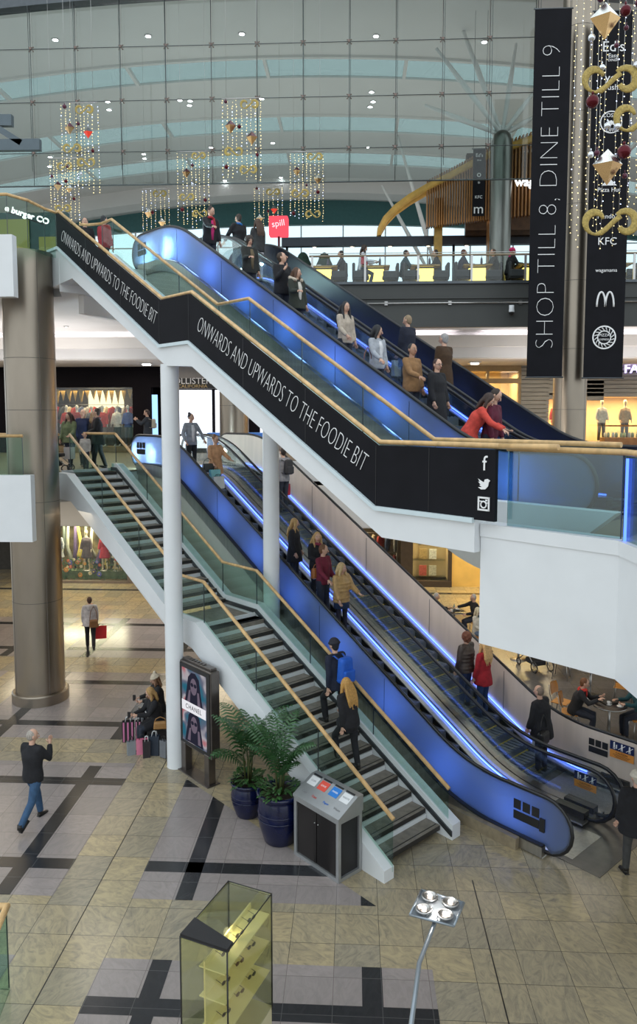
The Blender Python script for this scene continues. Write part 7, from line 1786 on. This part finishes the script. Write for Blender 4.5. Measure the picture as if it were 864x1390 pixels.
# ================================================================ light and camera
w = bpy.data.worlds.new('world'); SC.world = w; w.use_nodes = True; nt = w.node_tree; bg = nt.nodes['Background']
tc = nt.nodes.new('ShaderNodeTexCoord'); sx = nt.nodes.new('ShaderNodeSeparateXYZ'); nt.links.new(tc.outputs['Generated'], sx.inputs[0])
cr = nt.nodes.new('ShaderNodeValToRGB'); e = cr.color_ramp.elements
e[0].position = .42; e[0].color = (.30, .28, .26, 1); e[1].position = .52; e[1].color = (.86, .95, 1, 1)
mr = nt.nodes.new('ShaderNodeMapRange'); mr.inputs[1].default_value = -1; mr.inputs[2].default_value = 1
nt.links.new(sx.outputs[2], mr.inputs[0]); nt.links.new(mr.outputs[0], cr.inputs[0]); nt.links.new(cr.outputs[0], bg.inputs[0])
bg.inputs[1].default_value = 1.45
R_ = math.radians
light('food_court_uplight', 'AREA', (0, 34, 14.4), 560, (1, .95, .90), 24, 12, rot=(PI, 0, 0))  # added area lamp aimed upward to brighten the vault
light('gallery_uplight', 'AREA', (-11, 24.6, 8.2), 130, (1, .95, .92), 5, 4, rot=(PI, 0, 0))  # added upward fill without a fitting, lifts the soffit under the landing
light('gallery_uplight', 'AREA', (9, 25.8, 8.2), 110, (1, .95, .92), 8, 2, rot=(PI, 0, 0))  # second added fill, for the soffit towards the timber-clad shop
for x in (-14, -9, -4, 2, 8, 13):
    light('gallery_light', 'AREA', (x, 28.9, 9.15), 70, (1, .86, .66), 3, 1.2)
for x in (-16, -8, 0, 8, 15):
    light('cove_light', 'AREA', (x, 26.45, 10.08), 60, (1, .90, .95), 7, .25, rot=(R_(60), 0, 0))
for x in (-12, -6, 0, 6): light('ground_gallery_light', 'AREA', (x, 27.5, 3.45), 120, (1, .86, .62), 3, 2)
light('cafe_light', 'AREA', (5.5, 20, 4.8), 60, (1, .82, .58), 6, 6)
light('under_landing', 'AREA', (-10, 21.5, 10.1), 120, (1, .93, .86), 5, 4)
# shop interiors
for x, y, z, e_, c_, s_ in ((-11.4, 31.9, 8.3, 60, (1, .80, .5), 3), (2.6, 31.9, 9.0, 260, (1, .70, .34), 5), (5.6, 31.9, 9.0, 120, (1, .72, .38), 2), (8.5, 31.9, 7.95, 110, (1, .70, .34), 1.0), (12.2, 31.9, 7.95, 300, (1, .70, .36), 5), (-11.5, 31.6, 2.55, 240, (1, .90, .6), 3), (-2, 31.8, 2.7, 170, (1, .75, .45), 6), (3.2, 31.4, 2.7, 60, (1, .82, .5), 1)):
    light('shop_light', 'AREA', (x, y, z), e_, c_, s_, 1.0)
light('cafe_wall_wash', 'AREA', (6, 30.2, 3.4), 170, (1, .75, .3), 4, .6)
light('concourse_warm', 'AREA', (-9.5, 20, 4.8), 130, (1, .82, .58), 6, 5)
for u_, z_ in ((16.2, 9.0), (13.6, 7.6), (11.2, 6.5), (9.2, 5.0)):
    light('truss_spot', 'SPOT', P(u_, 11.6, z_), 150, (1, .90, .80), .05, rot=(math.radians(52), 0, math.radians(-45)), spot=110)  # added spots with no real fittings, to lighten the satin far panel
light('window_glare', 'AREA', (-6.6, 24.1, 3.4), 60, (.85, .93, 1), 1.5, 1.0, rot=(0, 0, 0))  # added downward lamp, no window here; makes a bright patch on the floor
c = bpy.data.cameras.new('camera'); co = bpy.data.objects.new('camera', c); COL.objects.link(co)
co.location = EYE; co.rotation_euler = (PI/2-PITCH, 0, YAW)
c.sensor_fit = 'VERTICAL'; c.sensor_height = 36; c.sensor_width = 36*864/1390; c.lens = 36*F/1390.; c.shift_y = -45/1390.; c.clip_start = .05; c.clip_end = 300
SC.camera = co
SC.view_settings.view_transform = 'Standard'; SC.view_settings.look = 'None'; SC.view_settings.exposure = 0; SC.view_settings.gamma = 1
SC.view_settings.use_curve_mapping = False
cy_ = SC.cycles
cy_.max_bounces = 10; cy_.diffuse_bounces = 3; cy_.glossy_bounces = 4; cy_.transmission_bounces = 4; cy_.transparent_max_bounces = 24
cy_.sample_clamp_indirect = 4; cy_.caustics_reflective = False; cy_.caustics_refractive = False; cy_.use_denoising = True
for o in bpy.data.objects:
    if '_local' in o: del o['_local']
    if o.type == 'MESH' and o.parent is None and o.get('kind') == 'structure': pass
